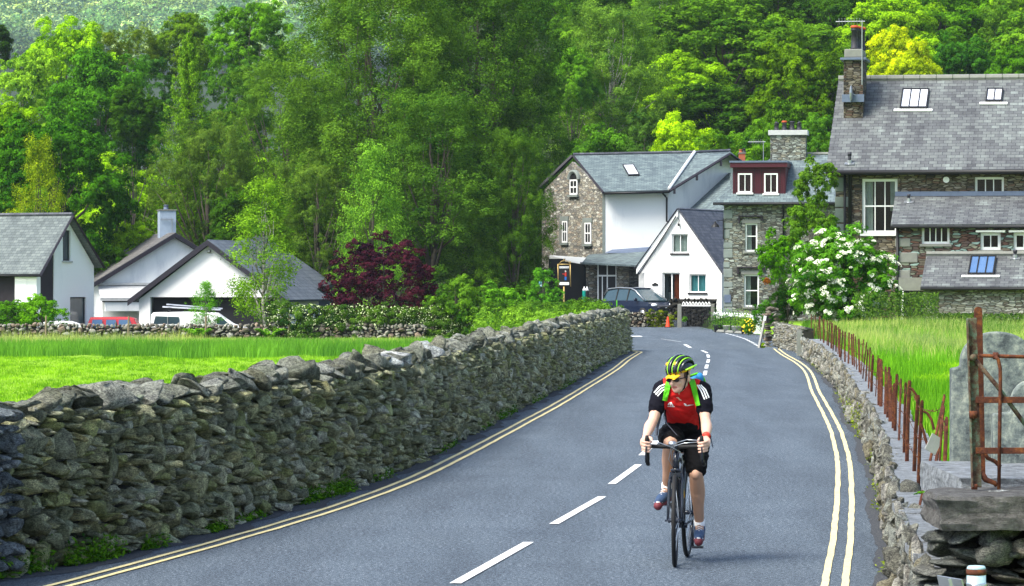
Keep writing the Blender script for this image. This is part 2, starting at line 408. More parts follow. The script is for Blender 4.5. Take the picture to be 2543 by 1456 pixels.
def leaf(name, trans=.35, vary=.5, gloss=.05):
    t = NT(name)
    oc = t.n('ObjectInfo').outputs['Color']
    a = t.n('Attribute', attribute_name='tint').outputs['Fac']
    c = t.mix(a, t.mix(1., oc, (1 - vary, 1 - vary * .8, 1 - vary * .6), 'MULTIPLY'), t.mix(1., oc, (1 + vary * 1.3, 1 + vary * .9, 1 + vary * .3), 'MULTIPLY'))
    d = t.n('BsdfDiffuse', {0: c}); tr = t.n('BsdfTranslucent', {0: t.mix(1., c, (1.25, 1.15, .5), 'MULTIPLY')})
    m1 = t.n('MixShader', {0: trans, 1: d.outputs[0], 2: tr.outputs[0]})
    g = t.n('BsdfGlossy', {0: (1, 1, 1), 'Roughness': .45})
    m2 = t.n('MixShader', {0: gloss, 1: m1.outputs[0], 2: g.outputs[0]})
    t.t.links.new(m2.outputs[0], t.out.inputs[0]); M[name] = t.m
leaf('leaf', .30, .75, 0.0); leaf('blade', .35, .5, 0.0)
plain('blossom', (.80, .84, .66), .7, var=.1)
plain('cream', (.50, .58, .30), .8, var=.2)
plain('petal_yellow', (.85, .62, .02), .7, var=.1)
def birch():
    t = NT('birch_bark'); o = t.obj()
    n = t.noise(t.mapv(o, (2, 2, 6)), 1.2, 5, .7)
    t.bsdf(t.ramp(n, [(.42, (.05, .045, .04)), (.52, (.42, .40, .36))]), .8, .2); M['birch_bark'] = t.m
birch()
def glass():
    t = NT('glass')
    a = t.n('BsdfTransparent', {0: (.72, .78, .78)}); g = t.n('BsdfGlossy', {0: (.9, .95, 1), 'Roughness': .03})
    fr = t.n('Fresnel', {0: 1.5}); f = t.math('ADD', t.math('MULTIPLY', fr.outputs[0], .4), .0)
    m = t.n('MixShader', {0: f, 1: a.outputs[0], 2: g.outputs[0]}); t.t.links.new(m.outputs[0], t.out.inputs[0]); M['glass'] = t.m
glass()
# ---------------------------------------------------------------- lines of the road, measured in the photograph on the road plane
def gl(pts, h=0.0): return [tuple(G(x, y, h))[:2] for x, y in pts]
LW = [(-4.6, 21.5)] + gl([(0, 1436), (230, 1396), (427, 1350), (531, 1319), (644, 1283), (730, 1257), (874, 1217), (1017, 1160), (1125, 1103), (1269, 1024), (1401, 960), (1508, 896), (1566, 870)])
RW = [(2.05, 17.0)] + gl([(2225, 1456), (2209, 1350), (2199, 1273), (2179, 1180), (2153, 1103), (2112, 1037), (2086, 975), (2058, 942), (2035, 918.5), (2009, 897), (1988, 889)])
LWx, LWy = np.array([p[0] for p in LW]), np.array([p[1] for p in LW])
RWx, RWy = np.array([p[0] for p in RW]), np.array([p[1] for p in RW])
def XL(Y):
    Y = np.asarray(Y, float)
    x = np.interp(Y, LWy, LWx)
    return np.where(Y > LWy[-1], lerp(LWx[-1], .9, sstep(Y, LWy[-1], 185)) , np.where(Y < LWy[0], LWx[0] - (LWy[0] - Y) * .35, x))
def XR(Y):
    Y = np.asarray(Y, float)
    x = np.interp(Y, RWy, RWx)
    return np.where(Y > RWy[-1], np.interp(Y, [99.8, 126, 133, 160, 172, 190], [RWx[-1], 9.3, 11.6, 11.3, 9.8, 9.6]), np.where(Y < RWy[0], RWx[0] - (RWy[0] - Y) * .1, x))
def road_z(Y): return -.30 * sstep(np.asarray(Y, float), 112, 127)
def terr(X, Y):
    X = np.asarray(X, float); Y = np.asarray(Y, float)
    z = road_z(Y) - .06
    dl = XL(Y) - .1 - X
    fl = np.where(Y < 150, -.7, lerp(-.7, -1.15, sstep(Y, 172, 182)))
    z = lerp(z, fl, sstep(dl, .2, 2.2))
    dr = X - XR(Y) - .25
    rl = np.where(Y < 19.6, -.3, lerp(.46, .56, sstep(Y, 60, 120))); rl = lerp(rl, .1, sstep(Y, 135, 165))
    z = lerp(z, rl, sstep(dr, .1, .5))
    # hills
    s = sstep(X, -30, 5)                           # 0 on the left, 1 on the right
    hr = np.clip(Y - 232, 0, None) * .23 * (1 - .55 * sstep(Y, 300, 1200))
    hl = 10 * sstep(Y, 225, 330) - 4 * sstep(Y, 360, 520) + sstep(Y, 1200, 4000) * 420
    z = z + lerp(hl, hr, s) * (Y > 225)
    return z
def tz(X, Y): return float(terr(X, Y))

ys = np.concatenate([[-900, -500, -200, -80, -30, -10], np.arange(0, 16, 2), np.arange(16, 20, .3), np.arange(20, 60, .7), np.arange(60, 128, 1.3), np.arange(128, 260, 2.2), np.arange(260, 600, 10), np.arange(600, 3200, 50)])
rel = np.concatenate([-np.geomspace(1200, 9, 34), np.arange(-8, 0, .5), np.array([-.3, -.12, 0, .1])])
rows = []
for y in ys:
    l, r = float(XL(y)), float(XR(y))
    left = l + np.concatenate([-np.geomspace(900, 4, 30), [-3.2, -2.6, -2.1, -1.7, -1.3, -1.0, -.7, -.4, -.2, 0]])
    mid = np.linspace(l + .3, r - .1, 6)
    right = r + np.concatenate([[.2, .3, .4, .5, .62, .75, 1.0, 1.5, 2.2, 3], np.geomspace(4, 900, 30)])
    rows.append(np.stack([np.concatenate([left, mid, right]), np.full(86, y)], 1))
P = np.stack(rows)                                # (ny, nx, 2)
ny, nx = P.shape[:2]
Z = terr(P[..., 0], P[..., 1])
V = np.dstack([P, Z]).reshape(-1, 3)
ii = (np.arange(ny - 1)[:, None] * nx + np.arange(nx - 1)[None]).ravel()
Fc = np.stack([ii, ii + 1, ii + nx + 1, ii + nx], 1)
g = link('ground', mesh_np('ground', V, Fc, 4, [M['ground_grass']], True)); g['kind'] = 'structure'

def strip(name, ys, xa, xb, dz, mat, n=6):
    V = []
    for i, y in enumerate(ys):
        for x in np.linspace(xa[i], xb[i], n): V.append((x, y, float(road_z(y)) + dz))
    k = len(ys); ii = (np.arange(k - 1)[:, None] * n + np.arange(n - 1)[None]).ravel()
    o = link(name, mesh_np(name, np.array(V), np.stack([ii, ii + 1, ii + n + 1, ii + n], 1), 4, [M[mat]], attr=np.tile(np.linspace(0, 1, n), k)))
    o['kind'] = 'structure'; return o
ry = np.concatenate([np.arange(10, 112, 1.5), np.arange(112, 129, .8), np.arange(129, 196, 2.5)])
ra = np.where(ry < LWy[-1], XL(ry) - .12, lerp(3.5, 5.2, (ry - 110) / 80))
rb = np.where(ry < RWy[-1], XR(ry) + .12, XR(ry) + .25)
strip('road', ry, ra, rb, 0.0, 'asphalt', 18)
# strips of dirt along both walls
ry2 = np.arange(10, 110, .25)
strip('verge', ry2, XL(ry2) - .1, XL(ry2) + .20 + .07 * np.sin(ry2 * 1.7) + .04 * np.sin(ry2 * 4.1) + .012 * np.random.default_rng(1).normal(size=len(ry2)), .004, 'gutter_dirt', 2)
strip('verge', ry2[:352], XR(ry2)[:352] - .15 - .03 * np.sin(ry2[:352] * .6) - .012 * np.sin(ry2[:352] * 2.1) - .01 * np.random.default_rng(2).normal(size=352), XR(ry2)[:352] + .1, .004, 'gutter_dirt', 2)

def resample(pts, step):
    P = np.array(pts, float); d = np.r_[0, np.cumsum(np.linalg.norm(np.diff(P, axis=0), axis=1))]
    s = np.arange(0, d[-1], step)
    return np.stack([np.interp(s, d, P[:, 0]), np.interp(s, d, P[:, 1])], 1)
def smooth(P, k=5, it=2):
    for _ in range(it):
        Q = P.copy()
        for i in range(1, len(P) - 1):
            a, b = max(0, i - k), min(len(P), i + k + 1); Q[i] = P[a:b].mean(0)
        P = Q
    return P
def ribbon(mb, P, w, dz=.008, off=0.0, wob=0):
    P = np.array(P); T = np.gradient(P, axis=0); T /= np.linalg.norm(T, axis=1)[:, None]
    N = np.stack([T[:, 1], -T[:, 0]], 1)
    rs = random.Random(len(P))
    vs = []
    for p, n in zip(P, N):
        o = off + rs.uniform(-wob, wob)
        for s in (-w / 2, w / 2):
            q = p + n * (o + s); vs.append((q[0], q[1], float(road_z(q[1])) + dz))
    mb.add(vs, [(2 * i, 2 * i + 1, 2 * i + 3, 2 * i + 2) for i in range(len(P) - 1)])
YL = [(-4.05, 21)] + gl([(136, 1454), (644, 1316.8), (838, 1256.9), (981, 1205.9), (1089, 1154.6), (1210, 1092.7), (1269, 1060.8), (1375, 1005.1), (1454.5, 957.4), (1521, 917.6), (1550, 893.7), (1582, 875)])
YR = gl([(2035, 1500), (2045, 1456), (2060.5, 1406), (2068, 1350), (2078.5, 1247), (2082, 1170), (2076, 1119), (2060.5, 1062), (2012, 966), (2005.8, 940), (1996.6, 920), (1981, 906), (1965.6, 895.3), (1947, 886), (1934.6, 878), (1920.6, 866)])
for pts, nm in ((YL, 'l'), (YR, 'r')):
    P = smooth(resample(pts, .6), 4, 2)
    for o_ in (0.0, .142):
        mb = MB(); ribbon(mb, P, .052, off=o_, wob=.005)
        if nm == 'l':
            p = P[-1]; ribbon(mb, [(p[0] + o_, p[1] + .1), (p[0] - .12 + o_ * .6, p[1] + 2.4 + o_ * 4)], .066)
        ob = mb.build('road_marking', M['yellow_line']); ob['kind'] = 'structure'
CLp = [(25.4, -.40), (29.6, .162), (31.4, .34), (35.6, .89), (37.6, 1.025), (41.8, 1.467), (44.1, 1.59), (48.6, 1.99), (82.2, 4.40), (89.5, 4.83), (96.2, 5.24), (101.9, 5.55), (107, 5.77), (112, 5.8)]
def XC(Y): return float(np.interp(Y, [a for a, b in CLp], [b for a, b in CLp])) if Y >= 25.4 else -.4 - (25.4 - Y) * .13
mb = MB(); y = 19.2
while y < 108:
    a = np.arange(y, y + 4.2, .5); P = np.stack([[XC(v) for v in a], a], 1); ribbon(mb, P, .085); y += 6.2
mb.build('road_marking', M['white_line'])['kind'] = 'structure'
mb = MB(); hf = -.3
def far_line(pts, w):
    P = np.array([tuple(G(x, y, hf))[:2] for x, y in pts]); ribbon(mb, resample(P, .5) if len(P) > 1 else P, w, .006)
P = np.array([tuple(G(x, y, hf))[:2] for x, y in ((1560, 836), (1594, 836))]); mb.slab([(P[0][0], P[0][1] - .8, hf + .006), (P[1][0], P[1][1] - .8, hf + .006), (P[1][0], P[1][1] + 1.6, hf + .006), (P[0][0], P[0][1] + 1.6, hf + .006)], .002)
E = resample([tuple(G(x, y, hf))[:2] for x, y in ((1802, 828), (1828, 835), (1850, 842), (1872, 854), (1890, 864))], .2)
for i in range(0, len(E) - 8, 14): ribbon(mb, E[i:i + 9], .12, .006)
far_line([(1700, 856), (1714, 864)], .14); far_line([(1640, 842), (1694, 850)], .05)
mb.build('road_marking', M['white_line'])['kind'] = 'structure'
# patches of newer tarmac over old service trenches are part of the road surface

# ---------------------------------------------------------------- rocks
rng = np.random.default_rng(7)
def ico(sub):
    bm = bmesh.new(); bmesh.ops.create_icosphere(bm, subdivisions=sub, radius=1.0)
    v = np.array([p.co[:] for p in bm.verts]); f = np.array([[q.index for q in fc.verts] for fc in bm.faces]); bm.free(); return v, f
ICO = {2: ico(2), 3: ico(3)}
def rock_proto(sub, seed, ncut=13, box=.7):
    r = np.random.default_rng(seed); v, f = ICO[sub]
    p = np.sign(v) * np.abs(v) ** box; p /= np.abs(p).max()
    for _ in range(ncut):
        n = r.normal(size=3); n /= np.linalg.norm(n); d = r.uniform(.42, .82)
        e = np.clip(p @ n - d, 0, None); p = p - e[:, None] * n
    p += r.normal(size=p.shape) * (.028 if sub == 3 else .035)
    p *= r.uniform(.85, 1.1, size=3)
    return p / np.abs(p).max(0), f
PRO = {s: [rock_proto(s, 100 + i) for i in range(26)] for s in (2, 3)}
def rotm(a, ax):
    return np.array(Matrix.Rotation(a, 3, ax))
class Rocks:
    def __init__(s): s.V = []; s.F = []; s.n = 0
    def add(s, c, size, frame, sub=2, tilt=.25, idx=None):
        p, f = PRO[sub][rng.integers(26) if idx is None else idx]
        flip = rng.choice([-1, 1], 3)
        q = p * np.asarray(size)
        Rm = rotm(rng.normal() * tilt, 'Y') @ rotm(rng.normal() * tilt * .7, 'X') @ rotm(rng.normal() * tilt * .7 + (math.pi if flip[0] < 0 else 0), 'Z')
        q = q @ Rm.T @ frame                      # frame rows: tangent, outward normal, up
        s.V.append(q + c); s.F.append(f + s.n); s.n += len(p)
    def build(s, name, mat, parent=None, loc=None, flat=True):
        V = np.concatenate(s.V)
        if loc is not None: V = V - np.array(loc)
        return link(name, mesh_np(name, V, np.concatenate(s.F), 3, [mat], not flat), parent, loc if parent is None else None)
def darts(L, H, sizes, tries, seed, asp=1.35):
    """stones of falling size packed on a face L x H; returns (s, z, half width, half height)"""
    r = np.random.default_rng(seed); cell = .35; grid = {}; out = []
    for (a, b), n in zip(sizes, tries):
        for _ in range(n):
            w = r.uniform(a, b) / 2; h = w / r.uniform(asp * .7, asp * 1.35); x = r.uniform(0, L); z = r.uniform(h * .7, H - h * .5) if H > h * 1.2 else H / 2
            cx, cz = int(x / cell), int(z / cell); ok = True
            for i in (-1, 0, 1):
                for j in (-1, 0, 1):
                    for (x2, z2, w2, h2) in grid.get((cx + i, cz + j), ()):
                        if ((x - x2) / (w + w2)) ** 2 + ((z - z2) / (h + h2)) ** 2 < .80: ok = False; break
                    if not ok: break
                if not ok: break
            if ok: grid.setdefault((cx, cz), []).append((x, z, w, h)); out.append((x, z, w, h))
    return out
def path_eval(P):
    P = np.array(P, float); d = np.r_[0, np.cumsum(np.linalg.norm(np.diff(P, axis=0), axis=1))]
    def ev(s):
        x = np.interp(s, d, P[:, 0]); y = np.interp(s, d, P[:, 1])
        x2 = np.interp(s + .3, d, P[:, 0]); y2 = np.interp(s + .3, d, P[:, 1]); x1 = np.interp(s - .3, d, P[:, 0]); y1 = np.interp(s - .3, d, P[:, 1])
        t = np.array([x2 - x1, y2 - y1]); t /= np.linalg.norm(t); return np.array([x, y]), t
    return ev, d[-1]
def frame_of(t, side=1):
    return np.array([[t[0], t[1], 0], [t[1] * side, -t[0] * side, 0], [0, 0, 1.0]])
# ---------------------------------------------------------------- left dry stone wall
def drystone(name, label, path, H, thick, side, mat, cope_mat, sizes, tries, seed, near=0, base=lambda x, y: 0.0, cope=True, cope_size=(.16, .34), batter=.10, cat='wall', upright=False, extra=None, core=True, skipback=True, flatness=1.35, depth=.11, tl=.22):
    P = smooth(resample(path, .5), 3, 1); ev, L = path_eval(P)
    rk = Rocks()
    st = darts(L, H, sizes, tries, seed, flatness)
    for (s, z, w, h) in st:
        c, t = ev(s); fr = frame_of(t, side); bz = base(c[0], c[1])
        n = fr[1, :2]
        off = -batter * z / H - .05 + rng.normal() * .03
        pos = np.array([c[0] + n[0] * off, c[1] + n[1] * off, bz + z])
        rk.add(pos, (w * 1.04, depth * rng.uniform(.8, 1.5), h * 1.04), fr, 3 if c[1] < near else 2, tl)
    o = rk.build(name, M[mat])
    tag(o, label, cat)
    # near-black core behind the face, showing in the gaps between stones
    if core:
        mb = MB(); N = max(2, int(L / 1.0)); vs = []
        for i in range(N + 1):
            c, t = ev(L * i / N); fr = frame_of(t, side); n = fr[1, :2]; bz = base(c[0], c[1])
            for (q, z) in ((-.09, -.4), (-batter - .09, H * .97), (-thick + batter * .3, H * .97), (-thick, -1.2)):
                vs.append((c[0] + n[0] * q, c[1] + n[1] * q, bz + z))
        fs = [(4 * i + k, 4 * i + k + 1, 4 * i + k + 5, 4 * i + k + 4) for i in range(N) for k in range(3)]
        fs += [(0, 1, 2, 3), (4 * N + 3, 4 * N + 2, 4 * N + 1, 4 * N)]
        mb.add(vs, fs); mb.build('core', M['core'], o)
    if cope:
        ck = Rocks(); s = 0
        while s < L:
            w = rng.uniform(*cope_size); c, t = ev(s + w / 2); fr = frame_of(t, side); n = fr[1, :2]; bz = base(c[0], c[1])
            if upright:
                hh = rng.uniform(.08, .15); off = -thick / 2
                ck.add(np.array([c[0] + n[0] * off, c[1] + n[1] * off, bz + H + hh * .6]), (w * .5, thick * .5, hh), fr, 2, .16)
            else:
                for q, sc_ in ((-batter - .1, 1.0), (-thick + .12, .9)):
                    hh = rng.uniform(.035, .12) * (.6 + w); jj = rng.normal() * .03
                    ck.add(np.array([c[0] + n[0] * (q + jj), c[1] + n[1] * (q + jj), bz + H + hh * .45 + rng.uniform(-.03, .05)]), (w * .6 * sc_, rng.uniform(.13, .2), hh), fr, 3 if c[1] < near else 2, .3)
            s += w * rng.uniform(.75, 1.0)
        for (s, w, hh, dz) in (extra or []):
            c, t = ev(s); fr = frame_of(t, side); n = fr[1, :2]
            ck.add(np.array([c[0] - n[0] * (batter + .12), c[1] - n[1] * (batter + .12), H + dz]), (w, .2, hh), fr, 3, .06)
        ck.build('coping', M[cope_mat], o)
    return o
plain('core', (.02, .02, .017), .95, var=.5, scale=9)
wl = drystone('dry_stone_wall', 'long mossy dark dry stone wall running along the left side of the road', LW[0:1] + LW[1:], 1.16, .5, 1, 'rock_wall', 'rock_cope',
              [(.28, .42), (.20, .28), (.13, .20), (.08, .13), (.05, .08)], [160, 1500, 12000, 42000, 40000], 3, near=62, cope_size=(.2, .5),
              extra=[(6.3, .46, .055, .10), (5.7, .3, .06, .03), (11.6, .33, .05, .10), (14.1, .26, .14, .10)])
# pale boulders lying on top
ev_, L_ = path_eval(smooth(resample(LW, .5), 3, 1))
rk = Rocks()
for (x, y, hw, hh) in ((880, 893, .22, .09), (1033, 872, .42, .14), (985, 890, .3, .09)):
    Yw = G(x, y, 1.25)[1] if y > HZ else 50
    i = np.argmin(abs(LWy - Yw)); X_ = float(XL(Yw)) - .2
    rk.add(np.array([X_, Yw, 1.25]), (.24, hw * .9, hh), np.eye(3), 3, .1)
rk.build('pale_boulder', M['rock_white'], wl)
# the squared slate pier at the near end
pk = Rocks(); z = .05
evp, Lp = path_eval([(-5.4, 18.4), (LWx[1] + .02, LWy[1] + .05)])
while z < 1.13:
    hh = rng.uniform(.03, .085); s = 0
    while s < Lp:
        w = rng.uniform(.1, .3); c, t = evp(s + w / 2); fr = frame_of(t, 1); n = fr[1, :2]
        pk.add(np.array([c[0] + n[0] * .02, c[1] + n[1] * .02, z + hh]), (w * .52, .14, hh * 1.05), fr, 3, .05); s += w * .95
    z += hh * 1.9
pier = pk.build('stone_pier', M['rock_blue']); tag(pier, 'squared blue grey slate pier ending the dark wall at the left edge', 'pier')
for pt in ((-3.78, 25.2), (-3.95, 24.6), (-4.15, 24.0), (-4.35, 23.3)):
    pass

# ---------------------------------------------------------------- low wall on the right with its slate coping
RH = .52
wr = drystone('low_stone_wall', 'low pale rubble wall with flat slate coping along the right side of the road', RW, RH - .03, .5, -1, 'rock_pale', 'rock_cope',
              [(.2, .3), (.14, .2), (.08, .14), (.05, .09)], [300, 3500, 14000, 16000], 5, near=50, cope=False, batter=.05, flatness=.75, depth=.09, tl=.4)
evr, Lr = path_eval(smooth(resample(RW, .5), 3, 1))
mb = MB(); s = 0
while s < Lr - .1:
    w = rng.uniform(.45, 1.1); c, t = evr(s); c2, t2 = evr(min(s + w - .012, Lr))
    n = np.array([-t[1], t[0]]) * -1 if False else np.array([t[1], -t[0]])     # towards the graveyard (+x)
    a, b = .02 + rng.uniform(-.03, .02), .46 + rng.uniform(-.03, .05); dz = rng.uniform(-.008, .012); tk = .05
    pts = [(c[0] + n[0] * a, c[1] + n[1] * a, RH + dz), (c[0] + n[0] * b, c[1] + n[1] * b, RH + dz), (c2[0] + n[0] * b, c2[1] + n[1] * b, RH + dz + .004), (c2[0] + n[0] * (a + rng.uniform(-.03, .03)), c2[1] + n[1] * a, RH + dz)]
    mb.slab(pts, tk); s += w
mb.build('coping', M['slab_blue'], wr)
# upright edge stones sticking out of the coping
ek = Rocks()
for s in np.arange(.2, Lr, .16):
    c, t = evr(s); fr = frame_of(t, -1)
    if rng.random() < .75: ek.add(np.array([c[0] + .02, c[1], RH - rng.uniform(.0, .1)]), (.07, .05, rng.uniform(.06, .13)), fr, 3 if c[1] < 45 else 2, .3)
ek.build('edge_stones', M['rock_pale'], wr)

# far bits of wall beyond the low one
def simple_wall(name, label, a, b, h, th, mat, seed, base=0.0, sizes=((.2, .34), (.12, .2), (.07, .12)), cope=True, cmat='rock_far', up=False, side=1, flat=1.2):
    d = math.dist(a, b); k = int(d * h * 60)
    return drystone(name, label, [a, b], h, th, side, mat, cmat, list(sizes), [k * 4, k * 10, k * 20][:len(sizes)], seed, base=lambda x, y: base, cope=cope, upright=up, batter=.03, flatness=flat)
# wall of small pale stones between the gatepost and the slate post
a, b = G(1926, 858, 0.0), G(1984, 878, 0.0)
simple_wall('stone_wall', 'short wall of small pinkish white stones between the stone gatepost and the slate post', (a.x, a.y + .6), (b.x + .05, b.y), .78, .4, 'rock_pale', 11, base=-.03, sizes=((.1, .18), (.06, .1)), cope=False)
# slate post
p = G(1984, 884, 0)
t = thing('slate_post', 'square grey slate post at the far end of the low coped wall', 'post', (p.x, p.y, 0))
mb = MB(); mb.box((0, 0, .33), (.14, .14, .74), mi=0); mb.box((0, 0, .725), (.11, .11, .05)); mb.build('shaft', M['stone_trim'], t, bevel=.008)
# stone gatepost
p = G(1916, 860, -.05)
gp = Rocks(); z = 0
while z < 1.14:
    h = rng.uniform(.035, .075)
    for qx in (-.13, .13):
        gp.add(np.array([p.x + qx + rng.normal() * .02, p.y + rng.normal() * .03, -.08 + z + h]), (rng.uniform(.13, .2), .26, h * 1.1), np.eye(3), 3, .05)
    z += h * 1.85
gp.add(np.array([p.x, p.y, 1.20]), (.25, .3, .14), np.eye(3), 3, .05)
tag(gp.build('stone_gatepost', M['rock_far']), 'stacked stone gatepost with a rounded boulder on top beside the road', 'gatepost')
# leaning timber post with a white box
p = G(1884, 862, -.05)
t = thing('leaning_post', 'leaning grey post with a small white notice against the stone gatepost', 'post', (p.x, p.y, -.08))
mb = MB(); mb.tube([(0, 0, 0), (.2, .05, .98)], [.05, .045], 4); mb.build('shaft', M['concrete'], t)
mb = MB(); mb.box((.19, -.06, .98), (.09, .02, .16), ry=.15); mb.build('notice', M['white_paint'], t)
mb = MB(); mb.box((.28, 0, .93), (.08, .06, .2)); mb.build('box', M['black'], t)

# field wall in front of the bungalows
drystone('field_wall', 'grey field wall with upright coping stones in front of the white bungalows', [(-27, 172.6), (-14.5, 172), (-4, 170.5)], .70, .45, 1, 'rock_far', 'rock_far',
         [(.3, .45), (.2, .3), (.12, .2)], [500, 2500, 8000], 21, base=lambda x, y: -.78, upright=True, cope_size=(.14, .3), batter=.05, flatness=1.6)
for i, (x, y0) in enumerate(((113, 793), (318, 790), (510, 792), (716, 789), (905, 785), (586, 792))):
    if i == 5: continue
    p = W(x, 855, 171.2)
    t = thing('fence_post', ['weathered wooden fence post below the leafy bush at the left', 'weathered fence post in front of the red car', 'weathered fence post standing in front of the garage corner', 'weathered fence post standing before the dark garage opening beside the slender birch', 'weathered fence post at the start of the long trimmed hedge'][i], 'post', (p.x + (.0), 171.2, -.85), group='wooden posts along the field wall')
    mb = MB(); mb.tube([(0, 0, 0), (.02, 0, .9), (.03, 0, 1.32)], [.055, .05, .045], 6); mb.build('shaft', M['wood'], t)
# low wall in front of the parked car
a, b = G(1548, 812, -.3), G(1688, 812, -.3)
simple_wall('roadside_wall', 'low stone wall with ivy hanging over it behind the orange traffic cone', (a.x, a.y - .8), (b.x, b.y - .5), .82, .4, 'rock_far', 31, base=-.35, sizes=((.18, .3), (.1, .18), (.06, .1)), cope=False)
# ---------------------------------------------------------------- building helpers
class Fr:
    """a building frame: origin, turn; maps measured image points on its facades to local coordinates"""
    def __init__(s, x, Y, a): s.a = R(a); s.o = Vector(((x - CX) * Y / F, Y, 0)); s.ex = (math.cos(s.a), math.sin(s.a)); s.ey = (-math.sin(s.a), math.cos(s.a))
    def p(s, x, y, v=0.0):
        k = (x - CX) / F; ox, oy = s.o.x + v * s.ey[0], s.o.y + v * s.ey[1]
        u = (k * oy - ox) / (s.ex[0] - k * s.ex[1]); Y = oy + u * s.ex[1]
        return Vector((u, v, EYE - (y - HZ) * Y / F))
    def side(s, x, y, u=0.0):      # a point on the side wall local x = u
        k = (x - CX) / F; ox, oy = s.o.x + u * s.ex[0], s.o.y + u * s.ex[1]
        v = (k * oy - ox) / (s.ey[0] - k * s.ey[1]); Y = oy + v * s.ey[1]
        return Vector((u, v, EYE - (y - HZ) * Y / F))
    def thing(s, name, label, cat, group=None): return thing(name, label, cat, s.o, s.a, group)

def window(par, a, b, v, cols=2, rows=1, fr=.07, bar=.035, rec=.10, mat='white_paint', sill='stone_trim', curtain=None, lintel=None, hood=False, split=None, room='black', side=False, open_top=False, label=None):
    """window between local corners a=(x0,z0) and b=(x1,z1) in the plane y=v, outside towards -y"""
    xf = None
    if side: xf = Matrix.Rotation(R(90), 4, 'Z')       # the wall faces +x: (u,v) given along y
    x0, z0, x1, z1 = a[0], a[1], b[0], b[1]; y = v + rec
    if side: y = -v + rec
    mb = MB(xf)
    for (p, q) in (((x0, y, z0), (x0 + fr, y + .06, z1)), ((x1 - fr, y, z0), (x1, y + .06, z1)), ((x0 + fr, y, z0), (x1 - fr, y + .06, z0 + fr)), ((x0 + fr, y, z1 - fr), (x1 - fr, y + .06, z1))): mb.b2(p, q)
    iw = x1 - x0 - 2 * fr; ih = z1 - z0 - 2 * fr
    for i in range(1, cols):
        c = x0 + fr + iw * i / cols; mb.b2((c - bar / 2, y + .004, z0 + fr), (c + bar / 2, y + .05, z1 - fr))
    zz = [z0 + fr + ih * i / rows for i in range(1, rows)] + ([z0 + fr + ih * split] if split else [])
    for c in zz: mb.b2((x0 + fr, y + .007, c - bar * .7), (x1 - fr, y + .047, c + bar * .7))
    w = mb.build('window', M[mat], par)
    if label: w['label'] = label
    mb = MB(xf); mb.b2((x0 + fr * .6, y + .022, z0 + fr * .6), (x1 - fr * .6, y + .030, z1 - fr * .6)); mb.build('pane', M['glass'], w)
    mb = MB(xf); mb.b2((x0 - .12, y + .55, z0 - .12), (x1 + .12, y + .6, z1 + .12))
    for (p, q) in (((x0 - .14, y + .07, z0 - .2), (x0 - .12, y + .6, z1 + .2)), ((x1 + .12, y + .07, z0 - .2), (x1 + .14, y + .6, z1 + .2)), ((x0 - .12, y + .07, z1 + .12), (x1 + .12, y + .6, z1 + .14)), ((x0 - .12, y + .07, z0 - .14), (x1 + .12, y + .6, z0 - .12))): mb.b2(p, q)
    mb.build('room', M[room], w)  # box behind the pane, coloured black by default to look unlit
    if curtain:
        mb = MB(xf)
        for (f0, f1, c0) in curtain[1]:
            n = 10; xs = [x0 + fr + iw * lerp(f0, f1, i / n) for i in range(n + 1)]
            vs = []
            for i, x in enumerate(xs): vs += [(x, y + .12 + .025 * (i % 2), z0 + fr + ih * c0), (x, y + .12 + .025 * (i % 2), z1 - fr)]
            mb.add(vs, [(2 * i, 2 * i + 2, 2 * i + 3, 2 * i + 1) for i in range(n)])
        mb.build('curtain', M[curtain[0]], w)
    if sill:
        mb = MB(xf); mb.b2((x0 - .07, y - rec - .07, z0 - .09), (x1 + .07, y + .03, z0 - .004)); mb.build('sill', M[sill], w)
    if lintel:
        mb = MB(xf); mb.b2((x0 - .15, y - rec - .02, z1 + .004), (x1 + .15, y - .02, z1 + .2)); mb.build('lintel', M[lintel], w)
    if hood:
        mb = MB(xf); mb.b2((x0 - .16, y - rec - .12, z1 + .01), (x1 + .16, y - rec + .02, z1 + .08)); mb.build('hood', M['white_paint'], w)
    return w
def hole(a, b, v, th=.5): return ((a[0], v - .2, a[1]), (b[0], v + th, b[1]))
def pxr(fr, x0, y0, x1, y1, v=0.0):   # two corners of a window from its image box
    p, q = fr.p(x0, y1, v), fr.p(x1, y0, v); return (p.x, p.z), (q.x, q.z)
def gutter(par, a, b, r=.06, mat='black'):
    MB().tube([a, b], r, 8).build('gutter', M[mat], par, True)
def downpipe(par, pts, r=.045, mat='black'):
    MB().tube(pts, r, 8).build('downpipe', M[mat], par, True)
def vent_pipe(par, c, h=.45, r=.05):
    mb = MB(); mb.cyl(c, (c[0], c[1], c[2] + h), r, 10); mb.cyl((c[0], c[1], c[2] + h * .7), (c[0], c[1], c[2] + h * 1.02), r * 1.25, 10)
    o = mb.build('vent_pipe', M['pot_black'], par, True); mb = MB(); mb.box((c[0], c[1] - .03, c[2] - .02), (.34, .16, .1), rx=.5); mb.cyl((c[0], c[1], c[2] - .06), (c[0], c[1], c[2] + .14), r * 1.5, 10); mb.build('flashing', M['grey_metal'], o)
